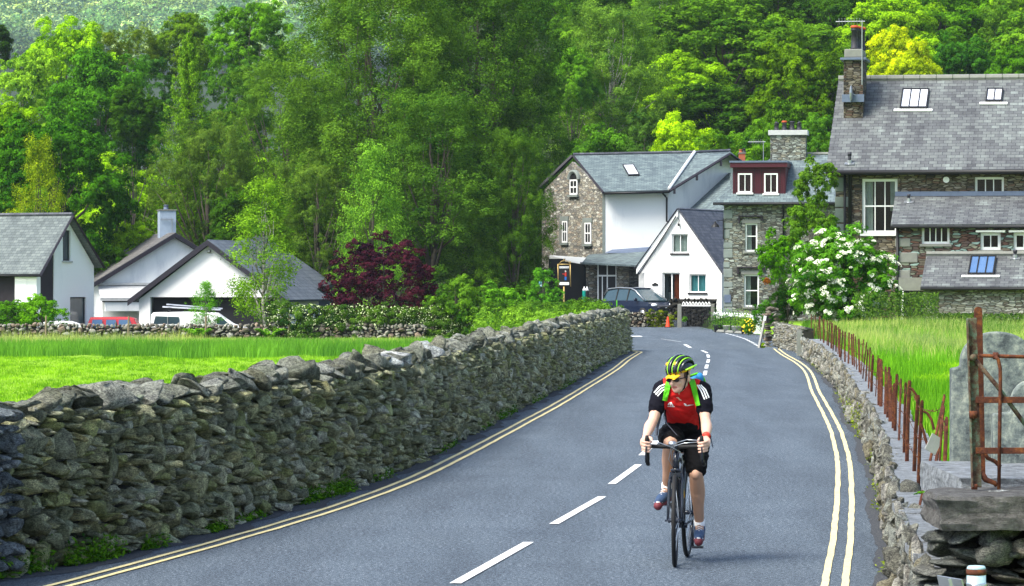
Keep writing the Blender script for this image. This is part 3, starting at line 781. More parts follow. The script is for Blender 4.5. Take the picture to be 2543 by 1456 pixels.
def skylight(par, p00, p10, p11, p01, n, panes=3, glassm='skylight_white', edge=True):
    """p00 lower left .. p01 upper left, on the roof plane with outward normal n"""
    P = [Vector(p) + n * .02 for p in (p00, p10, p11, p01)]
    ux = (P[1] - P[0]); uy = (P[3] - P[0]); f = .05; W_, H_ = ux.length, uy.length; ux.normalize(); uy.normalize()
    mb = MB()
    def q(a, b, c, d, z0, z1):
        mb.add([P[0] + ux * i + uy * j + n * k for k in (z0, z1) for (i, j) in ((a, b), (c, b), (c, d), (a, d))], [(3, 2, 1, 0), (4, 5, 6, 7), (0, 1, 5, 4), (1, 2, 6, 5), (2, 3, 7, 6), (3, 0, 4, 7)])
    q(0, 0, f, H_, 0, .08); q(W_ - f, 0, W_, H_, 0, .08); q(f, 0, W_ - f, f * 1.8, 0, .08); q(f, H_ - f, W_ - f, H_, 0, .08)
    for i in range(1, panes): q(W_ * i / panes - .02, f * 1.8, W_ * i / panes + .02, H_ - f, .002, .075)
    w = mb.build('skylight', M['black'], par)
    mb = MB(); q(f * .8, f, W_ - f * .8, H_ - f * .8, .03, .05); mb.build('pane', M[glassm], w)
    if edge:
        mb = MB(); q(-.2, -.16, W_ + .2, -.02, 0, .03); mb.build('flashing', M['white_paint'], w)
    return w
def chimney(par, x0, x1, y0, y1, z0, z1, mat, cap='concrete', pots=(), over=.07, capt=.12, collar=None):
    c = MB().b2((x0, y0, z0), (x1, y1, z1)).build('chimney', M[mat], par)
    MB().b2((x0 - over, y0 - over, z1 + .003), (x1 + over, y1 + over, z1 + capt)).build('cap', M[cap], c, bevel=.015)
    if collar: MB().b2((x0 + .02, y0 + .02, z1 + capt + .002), (x1 - .02, y1 - .02, z1 + capt + collar)).build('collar', M['stone_trim'], c, bevel=.04); capt += collar
    for (px, py, r, h, m, cowl) in pots:
        mb = MB(); z = z1 + capt + .002
        mb.lathe([(r * 1.1, z), (r * 1.1, z + .06), (r, z + .07), (r * .9, z + h * .85), (r * 1.08, z + h * .86), (r * 1.08, z + h * .93), (r * .9, z + h)], 12, (px, py, 0))
        if cowl == 'cone': mb.lathe([(r * 1.35, z + h + .03), (r * .1, z + h + .16)], 12, (px, py, 0)); mb.cyl((px, py, z + h - .02), (px, py, z + h + .05), r * .6, 8)
        pt = mb.build('chimney_pot', M[m], c, True)
        if cowl == 'red': mb = MB(); mb.lathe([(r * 1.15, z + h), (r * 1.25, z + h + .04), (r * .9, z + h + .09)], 12, (px, py, 0)); mb.build('crown', M['door_red'], pt)
    return c
def aerial(par, base, h, length=1.0, d=(-1, 0, 0), n=8, name='aerial', off=.0):
    b = Vector(base); dd = Vector(d).normalized(); pr = Vector((-dd.y, dd.x, 0)) * .5 + Vector((0, 0, .35))
    mb = MB(); mb.cyl(b, b + Vector((0, 0, h)), .02, 6); t = b + Vector((0, 0, h - .06))
    mb.cyl(t - dd * .1, t + dd * length, .018, 5)
    for i in range(n):
        c = t + dd * (length * (.08 + .9 * i / n)); mb.cyl(c - pr * .28, c + pr * .28, .009, 4)
    return mb.build(name, M['grey_metal'], par)

# ---------------------------------------------------------------- big stone house on the right
A = Fr(2074, 128, -10)
H = A.thing('stone_house', 'large brown stone house with pale slate roof and stepped lean-to additions on the right', 'house')
ze = A.p(2300, 412).z; ridge_v = 4.9; zr = A.p(2300, 203, ridge_v).z; xr = 17.0
w1 = pxr(A, 2140, 444, 2228, 580); w2 = pxr(A, 2420, 440, 2492, 483)
mb = MB(); mb.b2((0, 0, -.6), (xr, .35, ze)); wa = mb.build('wall', M['rubble_brown'], H)
cut(wa, [hole(*w1, 0), hole(*w2, 0)])
mb = MB(); mb.slab([(0, .35, -.6), (0, 9.4, -.6), (0, 9.4, ze), (0, ridge_v, zr - .1), (0, .35, ze)], .35, d=(.35, 0, 0)); mb.build('side_wall', M['rubble_brown'], H)
mb = MB()
for i in range(11):
    z0 = -.2 + i * .55; mb.b2((-.02, -.02, z0), (.5 if i % 2 else .34, .2, z0 + (.5 if i % 3 else .36)))
mb.build('quoins', M['quoin'], H, bevel=.02)
sl = (zr - ze) / ridge_v
ov = .38
ea = A.p(2050, 414, -ov)
P0 = Vector((ea.x, -ov, ze - sl * ov + .1)); P1 = Vector((xr, -ov, ze - sl * ov + .1)); P2 = Vector((xr, ridge_v, zr + .1)); P3 = Vector((P0.x, ridge_v, zr + .1))
mb = MB(); mb.slab([P0, P1, P2, P3], .1); mb.slab([(xr, 9.9, ze - .1), (P0.x, 9.9, ze - .1), (P0.x, ridge_v + .01, zr + .1), (xr, ridge_v + .01, zr + .1)], .1)
rf = mb.build('roof', M['slate_main'], H)
mb = MB(); x = P3.x
while x < xr:
    mb.tube([(x, ridge_v, zr + .12), (min(x + .58, xr), ridge_v, zr + .12)], .13, 8); x += .6
mb.build('ridge', M['stone_trim'], rf)
nA = (P1 - P0).cross(P3 - P0).normalized()
def onroof(fr, P0, n, x, y):         # measured image point -> point of a roof plane (local coordinates)
    best = None
    o = Vector((0, 0, EYE)) - fr.o; k = Vector(((x - CX) / F, 1, -(y - HZ) / F))
    loc = lambda q: Vector((q.x * fr.ex[0] + q.y * fr.ex[1], q.x * fr.ey[0] + q.y * fr.ey[1], q.z))
    o, k = loc(o), loc(k); t = (P0 - o).dot(n) / k.dot(n); return o + k * t
def sky_px(fr, P0, n, q, **kw): return skylight(H, *[onroof(fr, P0, n, *p) for p in q], n, **kw)
sky_px(A, P0, nA, [(2233, 273), (2301, 273), (2307, 225), (2240, 225)], panes=3)
sky_px(A, P0, nA, [(2446, 256), (2487, 256), (2490, 224), (2450, 224)], panes=2)
gutter(H, (P0.x, -ov - .05, P0.z - .09), (xr, -ov - .05, P0.z - .09), .085)
c = A.p(2097, 425, -.08); e = A.p(2097, 600, -.08); downpipe(H, [(c.x, -.08, ze - .1), (c.x, -.08, 0)], .04)
c = A.p(2110, 425, -.08); downpipe(H, [(c.x, -.34, ze - .15), (c.x, -.08, ze - .35), (c.x, -.08, 0)], .065)
window(H, *w1, 0, cols=3, rows=1, split=.5, fr=.10, bar=.035, sill='white_paint', curtain=('curtain', [(0, .26, .0), (.84, 1, .4)]))
window(H, *w2, 0, cols=3, fr=.08)
p = A.p(2349, 447); mb = MB(); mb.cyl((p.x, -.1, p.z), (p.x, .02, p.z), .11, 16); mb.build('extractor_vent', M['white_paint'], H)
v_ = onroof(A, P0, nA, 2109, 408); vent_pipe(H, v_, .42, .06)
# chimney on the left end of the roof
c0 = A.p(2094, 255, 2.6); c1 = A.p(2142, 150, 2.6)
pots = [(lerp(c0.x, c1.x, .5) + .02, 2.95 + .32 * i, .13, .78, 'pot_black', 'red') for i in range(4)]
ch = chimney(H, c0.x, c1.x, 2.6, 4.3, ze + 1.0, c1.z, 'rubble_dark', 'lead', [(a + .06 * i, b, r, h, m, k) for i, (a, b, r, h, m, k) in enumerate(pots)], over=.12, capt=.09, collar=.32)
MB().b2((c0.x - .05, 2.45, onroof(A, P0, nA, 2110, 256).z - .02), (c1.x + .05, 2.62, onroof(A, P0, nA, 2110, 250).z + .16)).build('flashing', M['lead'], ch)
aerial(ch, (c1.x - .02, 2.45, c1.z - .9), 2.35, .95, (-1, 0, 0), 8)
p = A.p(2113, 232, 2.4); mb = MB(); mb.ell((p.x, 2.4, p.z), (.07, .26, .3), 12, 6); mb.cyl((p.x, 2.4, p.z), (p.x + .22, 2.5, p.z - .1), .02, 6); mb.build('satellite_dish', M['grey_metal'], ch)
# first lean-to
v1 = -3.0; ez = A.p(2300, 553, v1 - .2).z; tzp = A.p(2300, 486, 0).z; lx = A.p(2224, 600, v1).x
w3 = pxr(A, 2288, 560, 2357, 606, v1); w4 = pxr(A, 2434, 578, 2484, 621, v1); w5 = pxr(A, 2516, 578, 2566, 621, v1)
mb = MB(); mb.b2((lx, v1, -.6), (xr, v1 + .3, ez)); ww = mb.build('wall', M['rubble_red'], H); cut(ww, [hole(*w3, v1), hole(*w4, v1), hole(*w5, v1)])
mb = MB(); mb.slab([(lx, v1 + .3, -.6), (lx, -.003, -.6), (lx, -.003, tzp - .1), (lx, v1 + .3, ez)], .3, d=(.3, 0, 0)); mb.build('side_wall', M['rubble_red'], H)
Q0 = Vector((A.p(2211, 556, v1 - .25).x, v1 - .25, ez - .06)); Q1 = Vector((xr, v1 - .25, ez - .06)); Q2 = Vector((xr, -.01, tzp)); Q3 = Vector((A.p(2222, 487, 0).x, -.01, tzp))
mb = MB(); mb.slab([Q0, Q1, Q2, Q3], .07); r2 = mb.build('roof', M['slate_main'], H)
MB().b2((Q3.x, -.12, tzp - .02), (xr, -.015, tzp + .14)).build('flashing', M['lead'], r2)
nB = (Q1 - Q0).cross(Q3 - Q0).normalized()
gutter(H, (Q0.x, v1 - .3, ez - .15), (xr, v1 - .3, ez - .15), .05)
p = A.p(2228, 600, v1 - .07); downpipe(H, [(p.x, v1 - .07, ez - .15), (p.x, v1 - .07, .1)], .05)
vent_pipe(H, onroof(A, Q0, nB, 2256, 503), .28, .05)
window(H, *w3, v1, cols=4, fr=.08); window(H, *w4, v1, cols=2, fr=.1, hood=True); window(H, *w5, v1, cols=2, fr=.1, hood=True)
mb = MB()
for i in range(7):
    z0 = 0.0 + i * .55; mb.b2((lx - .025, v1 - .025, z0), (lx + (.75 if i % 2 else .5), v1 + .1, z0 + (.36 if i % 2 else .3)))
mb.build('quoins', M['stone_trim'], H, bevel=.03)
# second, lowest lean-to
v2 = -5.4; ez2 = A.p(2400, 708, v2 - .2).z; tz2 = A.p(2400, 632, v1).z; lx2 = A.p(2292, 740, v2).x
mb = MB(); mb.b2((lx2, v2, -.6), (xr, v2 + .3, ez2)); mb.build('wall', M['rubble_pale'], H)
mb = MB(); mb.slab([(lx2, v2 + .3, -.6), (lx2, v1 - .003, -.6), (lx2, v1 - .003, tz2 - .1), (lx2, v2 + .3, ez2)], .3, d=(.3, 0, 0)); mb.build('side_wall', M['rubble_pale'], H)
S0 = Vector((A.p(2285, 710, v2 - .25).x, v2 - .25, ez2 - .05)); S1 = Vector((xr, v2 - .25, ez2 - .05)); S2 = Vector((xr, v1 - .01, tz2)); S3 = Vector((A.p(2300, 633, v1).x, v1 - .01, tz2))
mb = MB(); mb.slab([S0, S1, S2, S3], .07); r3 = mb.build('roof', M['slate_main'], H)
MB().tube([(S3.x, v1 - .08, tz2 + .02), (xr, v1 - .08, tz2 + .02)], .1, 6).build('ridge', M['stone_trim'], r3)
nC = (S1 - S0).cross(S3 - S0).normalized()
sky_px(A, S0, nC, [(2402, 686), (2467, 686), (2473, 641), (2410, 641)], panes=3, glassm='skylight_blue')
vent_pipe(H, onroof(A, S0, nC, 2520, 643), .3, .06)
gutter(H, (S0.x, v2 - .3, ez2 - .13), (xr, v2 - .3, ez2 - .13), .05)
p0, p1 = A.p(2236, 722, v1 - .02), A.p(2286, 800, v1 - .02)
mb = MB(); mb.b2((p0.x, v1 - .05, -.3), (p1.x, v1 + .02, p0.z)); d_ = mb.build('door', M['black'], H)
mb = MB(); mb.b2((p0.x - .15, v1 - .1, p0.z + .003), (p1.x + .2, v1 + .05, p0.z + .45)); mb.build('lintel', M['stone_trim'], d_)
mb = MB(); mb.b2((p0.x + .02, v1 - .09, -.3), (p0.x + .1, v1 - .04, p0.z - .02)); mb.build('frame', M['white_paint'], d_)

# ---------------------------------------------------------------- stone house with the dark red dormer
B = Fr(1797, 184, -8)
HB = B.thing('dormer_house', 'grey stone house with a dark red boxy dormer and a wide stone chimney', 'house')
zb = B.p(1880, 497).z; xb = 9.0
b1 = pxr(B, 1850, 555, 1880, 625); b2 = pxr(B, 1847, 682, 1884, 762)
mb = MB(); mb.b2((0, 0, -.6), (xb, .35, zb)); wb = mb.build('wall', M['rubble_grey'], HB); cut(wb, [hole(*b1, 0), hole(*b2, 0)])
mb = MB(); mb.slab([(0, .35, -.6), (0, 8.0, -.6), (0, 8.0, zb), (0, .35, zb)], .3, d=(.3, 0, 0)); mb.build('side_wall', M['rubble_grey'], HB)
mb = MB()
for i in range(12):
    z0 = -.2 + i * .5; mb.b2((-.02, -.02, z0), (.44 if i % 3 else .3, .2, z0 + (.44 if i % 2 else .28)))
mb.build('quoins', M['quoin'], HB, bevel=.02)
E0 = Vector((B.p(1770, 498, -.45).x, -.45, zb - .12)); zrB = B.p(1925, 384, 4.2).z; hx = B.p(1925, 384, 4.2).x
E1 = Vector((xb + .3, -.45, zb - .12)); E2 = Vector((xb + .3, 4.2, zrB)); E3 = Vector((hx, 4.2, zrB)); E4 = Vector((E0.x, 8.7, zb - .12)); E5 = Vector((xb + .3, 8.7, zb - .12))
mb = MB(); mb.slab([E0, E1, E2, E3], .08); mb.slab([E4, E0 + Vector((0, 0, .002)), E3], .08); mb.slab([E5, E4 + Vector((0, 0, .002)), E3, E2], .08); mb.build('roof', M['slate_green'], HB)
mb = MB(); mb.tube([E3 + Vector((0, 0, .02)), E2 + Vector((0, 0, .02))], .1, 6); mb.build('ridge', M['stone_trim'], HB)
gutter(HB, (E0.x, -.52, zb - .2), (xb + .3, -.52, zb - .2), .06)
p = B.p(1945, 520); downpipe(HB, [(p.x, -.4, zb - .2), (p.x, -.08, zb - .4), (p.x, -.08, 0)], .05)
q0, q1 = B.p(1819, 482, .35), B.p(1950, 416, .35)
d1 = pxr(B, 1832, 431, 1867, 479, .35); d2 = pxr(B, 1897, 431, 1931, 481, .35)
mb = MB(); mb.b2((q0.x, .35, q0.z - .25), (q1.x, 3.6, q1.z)); dm = mb.build('dormer', M['oxblood'], HB)
mb = MB()
for i in range(24):
    x = lerp(q0.x, q1.x, (i + .5) / 24)
    if not (d1[0][0] - .03 < x < d1[1][0] + .03 or d2[0][0] - .03 < x < d2[1][0] + .03): mb.b2((x - .012, .33, q0.z - .2), (x + .012, .352, q1.z))
mb.build('cladding_ribs', M['oxblood'], dm)['kind'] = 'stuff'
mb = MB(); mb.b2((q0.x - .12, .12, q1.z + .003), (q1.x + .1, 3.7, q1.z + .24)); mb.build('fascia', M['oxblood'], dm)
mb = MB(); mb.b2((q0.x - .16, .08, q1.z + .245), (q1.x + .14, 3.75, q1.z + .34)); mb.build('flat_roof', M['lead'], dm)
for i, dd in enumerate((d1, d2)):
    window(dm, dd[0], dd[1], .17, cols=2, fr=.07, rec=.10, sill='white_paint', curtain=('curtain_teal' if i else 'curtain', [(0, .35, 0), (.5, .62, 0)]))
window(HB, *b1, 0, cols=1, split=.55, fr=.08, curtain=('curtain', [(0, .5, .0)]), lintel='stone_trim', label='sash window with its upper light tilted open')
window(HB, *b2, 0, cols=1, split=.5, fr=.08, curtain=('curtain', [(0, .4, 0)]), lintel='stone_trim')
for bb in (b1, b2):
    mb = MB(); mb.b2((bb[0][0] - .35, -.14, bb[1][1] + .32), (bb[1][0] + .3, .01, bb[1][1] + .39)); mb.b2((bb[0][0] - .35, -.12, bb[1][1] + .0), (bb[0][0] - .25, .0, bb[1][1] + .31)); mb.b2((bb[1][0] + .2, -.12, bb[1][1] + .12), (bb[1][0] + .3, .0, bb[1][1] + .31)); mb.build('hood_mould', M['dark_timber'], HB)
c0, c1 = B.p(1912, 400, 3.6), B.p(2000, 336, 3.6)
mxs = [lerp(c0.x, c1.x, f) for f in (.16, .38, .6, .8)]
chimney(HB, c0.x, c1.x, 3.6, 4.7, zb + 1.9, c1.z, 'rubble_grey', 'grey_render', [(mxs[0], 4.1, .12, .32, 'pot_black', 'cone'), (mxs[1], 4.1, .12, .42, 'pot_black', 'red'), (mxs[2], 4.1, .12, .48, 'pot_black', ''), (mxs[3], 4.1, .12, .32, 'pot_black', 'cone')], over=.1, capt=.26)
p = B.p(1895, 400, 3.0); aerial(HB, (p.x, 3.0, zb + 1.7), B.p(1895, 350, 3.0).z - zb - 1.7, .8, (-1, 0, 0), 8)
p = B.p(1772, 560, -.02)
mb = MB(); mb.b2((-.05, -.1, p.z - .7), (.0, -.035, p.z + .35)); mb.tube([(-.02, -.08, p.z + .25), (-.35, -.25, p.z + .22)], .02, 6); mb.lathe([(.22, -.12), (.17, 0), (.05, .1), (.03, .18)], 12, (-.42, -.28, p.z + .02))
mb.build('wall_lamp', M['black'], HB)
mb = MB(); p = B.p(1799, 742, -.05); mb.b2((.02, -.06, p.z - .2), (.36, -.035, p.z + .2)); mb.build('wall_plaque', M['lead'], HB)

# small chimney further away and the roof between the houses
Cn = Fr(1833, 215, 0)
H2 = Cn.thing('back_house', 'dark back building showing only a weathered slate slope behind the white gable cottage', 'house')
T0, T1, T2, T3 = [W(*q) - Cn.o for q in ((1610, 600, 203), (1800, 600, 188), (1826, 420, 200), (1806, 434, 210))]
T3b = W(1684, 516, 206) - Cn.o
mb = MB(); mb.slab([W(1670, 560, 214) - Cn.o, W(1830, 560, 201) - Cn.o, W(1838, 430, 207) - Cn.o, W(1808, 430, 216) - Cn.o, W(1681, 517, 216) - Cn.o], .12); r_ = mb.build('roof', M['slate_green'], H2)
mb = MB(); mb.slab([W(1690, 800, 218) - Cn.o, W(1830, 800, 218) - Cn.o, W(1830, 440, 218) - Cn.o, W(1808, 440, 218) - Cn.o, W(1690, 520, 218) - Cn.o], .2, d=(0, 2, 0)); mb.build('wall', M['white_render'], H2)
p, q = Cn.p(1835, 405, 2), Cn.p(1850, 382, 2)
chimney(H2, p.x, q.x, 2, 2.6, 4, q.z, 'terracotta', 'stone_trim', [(lerp(p.x, q.x, .3), 2.3, .1, .2, 'terracotta', ''), (lerp(p.x, q.x, .85), 2.3, .1, .25, 'pot_black', '')], over=.04, capt=.06)

# ---------------------------------------------------------------- white gabled cottage
Cc = Fr(1587, 196, -24)
HC = Cc.thing('gable_cottage', 'small bright white cottage with a steep gable and a glazed red door', 'cottage')
ap = Cc.p(1685, 522); le = Cc.p(1587, 668); re = Cc.p(1792, 676); ac = lerp(le.x, re.x, .49); ap = Vector((ap.x, 0, ap.z))
cw1 = pxr(Cc, 1667, 581, 1708, 629); cw2 = pxr(Cc, 1711, 681, 1753, 727); cd = pxr(Cc, 1644, 677, 1688, 775)
mb = MB(); mb.slab([(0, 0, -.6), (re.x, 0, -.6), (re.x, 0, re.z), (ap.x, 0, ap.z), (0, 0, le.z)], .3, d=(0, .3, 0)); wc = mb.build('wall', M['white_gable'], HC)
cut(wc, [hole(*cw1, 0), hole(*cw2, 0), hole(cd[0], cd[1], 0)])
mb = MB(); mb.b2((re.x - .25, .3, -.6), (re.x, 8, re.z)); mb.build('side_wall', M['white_gable'], HC); mb = MB(); mb.b2((0, .3, -.6), (.25, 8, le.z)); mb.build('side_wall', M['white_gable'], HC)
LC = 8.2
def gable_roof(par, e0, a0, e1, y0, y1, th, mat, over=.12, name='roof'):
    mb = MB(); d0 = (Vector(a0) - Vector(e0)).normalized() * over; d1 = (Vector(a0) - Vector(e1)).normalized() * over
    e0 = Vector(e0) - d0; e1 = Vector(e1) - d1
    up = Vector((0, 0, th * 1.2))
    mb.slab([(e0.x, y1, e0.z + up.z), (e0.x, y0, e0.z + up.z), (a0[0], y0, a0[2] + up.z), (a0[0], y1, a0[2] + up.z)], th)
    mb.slab([(e1.x, y0, e1.z + up.z), (e1.x, y1, e1.z + up.z), (a0[0], y1, a0[2] + up.z), (a0[0], y0, a0[2] + up.z)], th)
    return mb.build(name, M[mat], par)
def barge(par, e0, a0, e1, y, w, mat, th=.05, drop=.0):
    mb = MB(); e0, a0, e1 = Vector(e0), Vector(a0), Vector(e1)
    for e in (e0, e1):
        d = (a0 - e).normalized(); s = e - d * .35; n = Vector((0, 0, -w))
        pts = [s, Vector(a0), Vector(a0) + n, s + n]
        if e is e1: pts = pts[::-1]
        mb.slab([Vector((p.x, y, p.z + drop)) for p in pts], th, d=(0, th, 0))
    return mb.build('bargeboard', M[mat], par)
gable_roof(HC, (0, 0, le.z), ap, (re.x, 0, re.z), -.06, LC, .1, 'slate_dark', .2)
mb = MB(); s = (ap - Vector((0, 0, le.z)))
mb.slab([(-.12, -.14, le.z - .28), (-.12, -.14, le.z + .02), (ap.x, -.14, ap.z + .02), (ap.x, -.14, ap.z - .32)][::-1], .1, d=(0, .13, 0)); mb.build('bargeboard', M['white_gable'], HC)
mb = MB(); mb.tube([(-.2, -.18, le.z + .02), (ap.x, -.18, ap.z + .08)], .035, 4); mb.tube([(.05, -.16, le.z - .3), (ap.x - .1, -.16, ap.z - .33)], .03, 4); mb.build('verge_trim', M['barge'], HC)
window(HC, *cw1, 0, cols=2, fr=.07, curtain=('curtain', [(.0, 1, 0)]), sill='dark_timber', lintel=None)
window(HC, *cw2, 0, cols=2, fr=.07, curtain=('curtain_teal', [(.0, 1, 0)]), sill='dark_timber')
dr = window(HC, cd[0], cd[1], 0, cols=2, fr=.08, bar=.06, sill=None, room='grey_render', rec=.12); dr.name = 'porch_door'
mb = MB(); mb.b2((lerp(cd[0][0], cd[1][0], .55), .35, cd[0][1]), (lerp(cd[0][0], cd[1][0], .96), .40, cd[1][1] - .1)); mb.build('inner_door', M['door_red'], dr)
mb = MB(); mb.b2((lerp(cd[0][0], cd[1][0], .22), .3, lerp(cd[0][1], cd[1][1], .5)), (lerp(cd[0][0], cd[1][0], .42), .33, lerp(cd[0][1], cd[1][1], .9))); mb.build('picture', M['black'], dr)
p = Cc.p(1626, 706, -.03)
mb = MB(); mb.b2((p.x - .17, -.035, p.z - .09), (p.x + .17, -.005, p.z + .02)); mb.tube([(p.x, -.036, p.z + .0), (p.x, -.004, p.z + .0)], .09, 14); mb.build('name_plaque', M['black'], HC)
p = Cc.p(1588, 690, -.06); mb = MB(); mb.b2((-.02, -.03, -.3), (.28, -.004, le.z - .2)); mb.build('corner_render', M['grey_render'], HC)
p = Cc.p(1684, 545, -.1); mb = MB(); mb.tube([(p.x - .05, -.06, p.z + .1), (p.x + .05, -.1, p.z - .05), (p.x + .02, -.12, p.z - .25)], .018, 5); mb.box((p.x + .03, -.12, p.z - .3), (.1, .1, .14)); mb.build('wall_light', M['black'], HC)

# ---------------------------------------------------------------- large stone and white building in the middle
Dd = Fr(1497, 212, 0)
HD = Dd.thing('white_stone_building', 'large building with a stone gable, a blank white wall and a long blue slate roof', 'building')
L_ = lambda x, y, Y: W(x, y, Y) - Dd.o
gz = -1.0
P_, Q_ = L_(1497, 478, 212), L_(1659, 474, 212); b0 = Vector((P_.x, 0, gz)); 
mb = MB(); mb.b2((P_.x, 0, gz), (Q_.x, .35, P_.z)); mb.build('white_wall', M['white_render'], HD)
# cross wing with the verge climbing to the right
R1, R2 = L_(1812, 388, 216), L_(1838, 404, 217)
mb = MB(); mb.slab([(Q_.x + .002, .0, gz), (R2.x, 5, gz), (R2.x, 5, R2.z), (R1.x, 4, R1.z), (Q_.x + .002, 0, Q_.z)], .35, d=(-.1, .35, 0)); mb.build('white_gable_wall', M['white_render'], HD)
# stone gable going back to the left
ga = L_(1421, 402, 214.6); gl_ = L_(1345, 478, 217.0)
gw = [L_(1415, 486, 214.8), L_(1433, 430, 214.3), L_(1391, 605, 215.7), L_(1410, 546, 215.0), L_(1448, 607, 213.8), L_(1468, 551, 213.2)]
mb = MB(); mb.slab([(gl_.x, gl_.y, gz), (P_.x, 0, gz), (P_.x, 0, P_.z), tuple(ga), (gl_.x, gl_.y, gl_.z)], .3, d=(.15, .35, 0)); gwl = mb.build('stone_gable', M['rubble_far'], HD)
mb = MB(); mb.b2((P_.x - .04, -.03, gz), (P_.x + .12, .1, P_.z - .05)); mb.build('quoins', M['quoin'], HD)
e0, e1 = L_(1499, 476, 211.2), L_(1662, 472, 211.2); r0, r1, r2 = L_(1423, 386, 217), L_(1724, 380, 217), L_(1812, 376, 218)
mb = MB(); mb.slab([e0, e1, r1, r0], .12); mb.build('roof', M['slate_green'], HD)
mb = MB(); mb.slab([e1 + Vector((.01, 0, 0)), L_(1812, 382, 214.5), r2, r1 + Vector((.01, 0, 0))], .12); mb.slab([L_(1812, 382, 214.5), L_(1846, 404, 215.5), L_(1840, 400, 222), r2][::1], .1); mb.build('wing_roof', M['slate_green'], HD)
mb = MB(); mb.tube([e1 + Vector((-.05, -.05, .06)), r1 + Vector((0, -.05, .06))], .09, 6); mb.build('valley_flashing', M['white_paint'], HD)
mb = MB(); mb.tube([r0 + Vector((0, 0, .05)), r1 + Vector((0, 0, .05)), r2 + Vector((0, 0, .05))], .1, 6); mb.build('ridge', M['slate_dark'], HD)
mb = MB(); mb.tube([e1 + Vector((0, -.12, -.06)), L_(1812, 383, 214.2) + Vector((0, -.1, 0)), L_(1848, 406, 215.2)], [.09, .09, .09], 4)
for f in (.08, .45, .85):
    q = e1.lerp(L_(1812, 383, 214.2), f); mb.box(q + Vector((0, 0, -.25)), (.12, .5, .3))
mb.build('bargeboard', M['barge'], HD)
mb = MB(); mb.tube([r0 + Vector((0, -.15, -.05)), e0 + Vector((-.02, -.1, -.08))], .09, 4); mb.tube([r0 + Vector((-.05, -.15, -.05)), gl_ + Vector((-.3, -.3, .1))], .12, 4); mb.build('bargeboard', M['barge'], HD)
gutter(HD, e0 + Vector((0, -.06, -.12)), e1 + Vector((0, -.06, -.12)), .07)
pA, pB = L_(1643, 478, 211.6), L_(1655, 492, 211.7); downpipe(HD, [pA, pB, L_(1655, 550, 211.7), L_(1668, 556, 211.7)], .06)
# windows of the stone gable
gx = (Vector((P_.x, 0, 0)) - Vector((gl_.x, gl_.y, 0))); gang = math.atan2(gx.y, gx.x)
def gwin(x0, y0, x1, y1, arch=False):
    fr = Fr(1497, 212, math.degrees(gang)); a, b = pxr(fr, x0, y0, x1, y1)
    e = bpy.data.objects.new('window', None); COL.objects.link(e); e.parent = HD; e.rotation_euler = (0, 0, gang)
    mb = MB(); y = -.04; x0, z0, x1, z1 = a[0], a[1], b[0], b[1]; f = .09
    w = x1 - x0
    for (p, q) in (((x0, y, z0), (x0 + f, y + .05, z1)), ((x1 - f, y, z0), (x1, y + .05, z1)), ((x0 + f, y, z0), (x1 - f, y + .05, z0 + f)), ((x0 + f, y, z1 - f), (x1 - f, y + .05, z1))): mb.b2(p, q)
    mb.b2((x0 + f, y + .002, (z0 + z1) / 2 - .04), (x1 - f, y + .045, (z0 + z1) / 2 + .04)); mb.b2(((x0 + x1) / 2 - .025, y + .004, z0 + f), ((x0 + x1) / 2 + .025, y + .04, z1 - f))
    fo = mb.build('frame', M['white_paint'], e)
    mb = MB(); mb.b2((x0 + f * .5, y + .02, z0 + f * .5), (x1 - f * .5, y + .035, z1 - f * .5))
    if arch: mb.ell(((x0 + x1) / 2, y + .03, z1), (w / 2 - .05, .01, w / 2 - .05), 12, 6, z0=0)
    mb.build('pane', M['black'], e)
    mb = MB(); mb.b2((x0 - .12, y - .08, z0 - .14), (x1 + .1, y + .03, z0 - .01))
    if arch:
        mb.tube([((x0 + x1) / 2 + (w / 2 + .1) * math.cos(t), y + .03, z1 + (w / 2 + .1) * math.sin(t)) for t in np.linspace(0, math.pi, 12)], .13, 6)
    else: mb.b2((x0 - .2, y - .01, z1 + .01), (x1 + .1, y + .045, z1 + .28)); 
    mb.build('surround', M['quoin'], e)
    if not arch: MB().b2((x0 - .3, y - .005, z0), (x0 - .01, y + .042, z1)).build('reveal', M['stone_trim'], e)
gwin(1415, 446, 1434, 484, True); gwin(1396, 549, 1409, 603); gwin(1452, 553, 1468, 606)
q = [L_(x, y, Y) for x, y, Y in ((1558, 437, 212.6), (1587, 437, 212.6), (1573, 411, 214.6), (1545, 411, 214.6))]
nD = (e1 - e0).cross(r0 - e0).normalized()
def on_plane(P0, n, x, y, org):
    o = Vector((0, 0, EYE)) - org; k = Vector(((x - CX) / F, 1, -(y - HZ) / F)); t = (P0 - o).dot(n) / k.dot(n); return o + k * t
skylight(HD, *[on_plane(e0, nD, x, y, Dd.o) for x, y in ((1560, 438), (1588, 437), (1572, 412), (1545, 412))], nD, panes=1, edge=False)
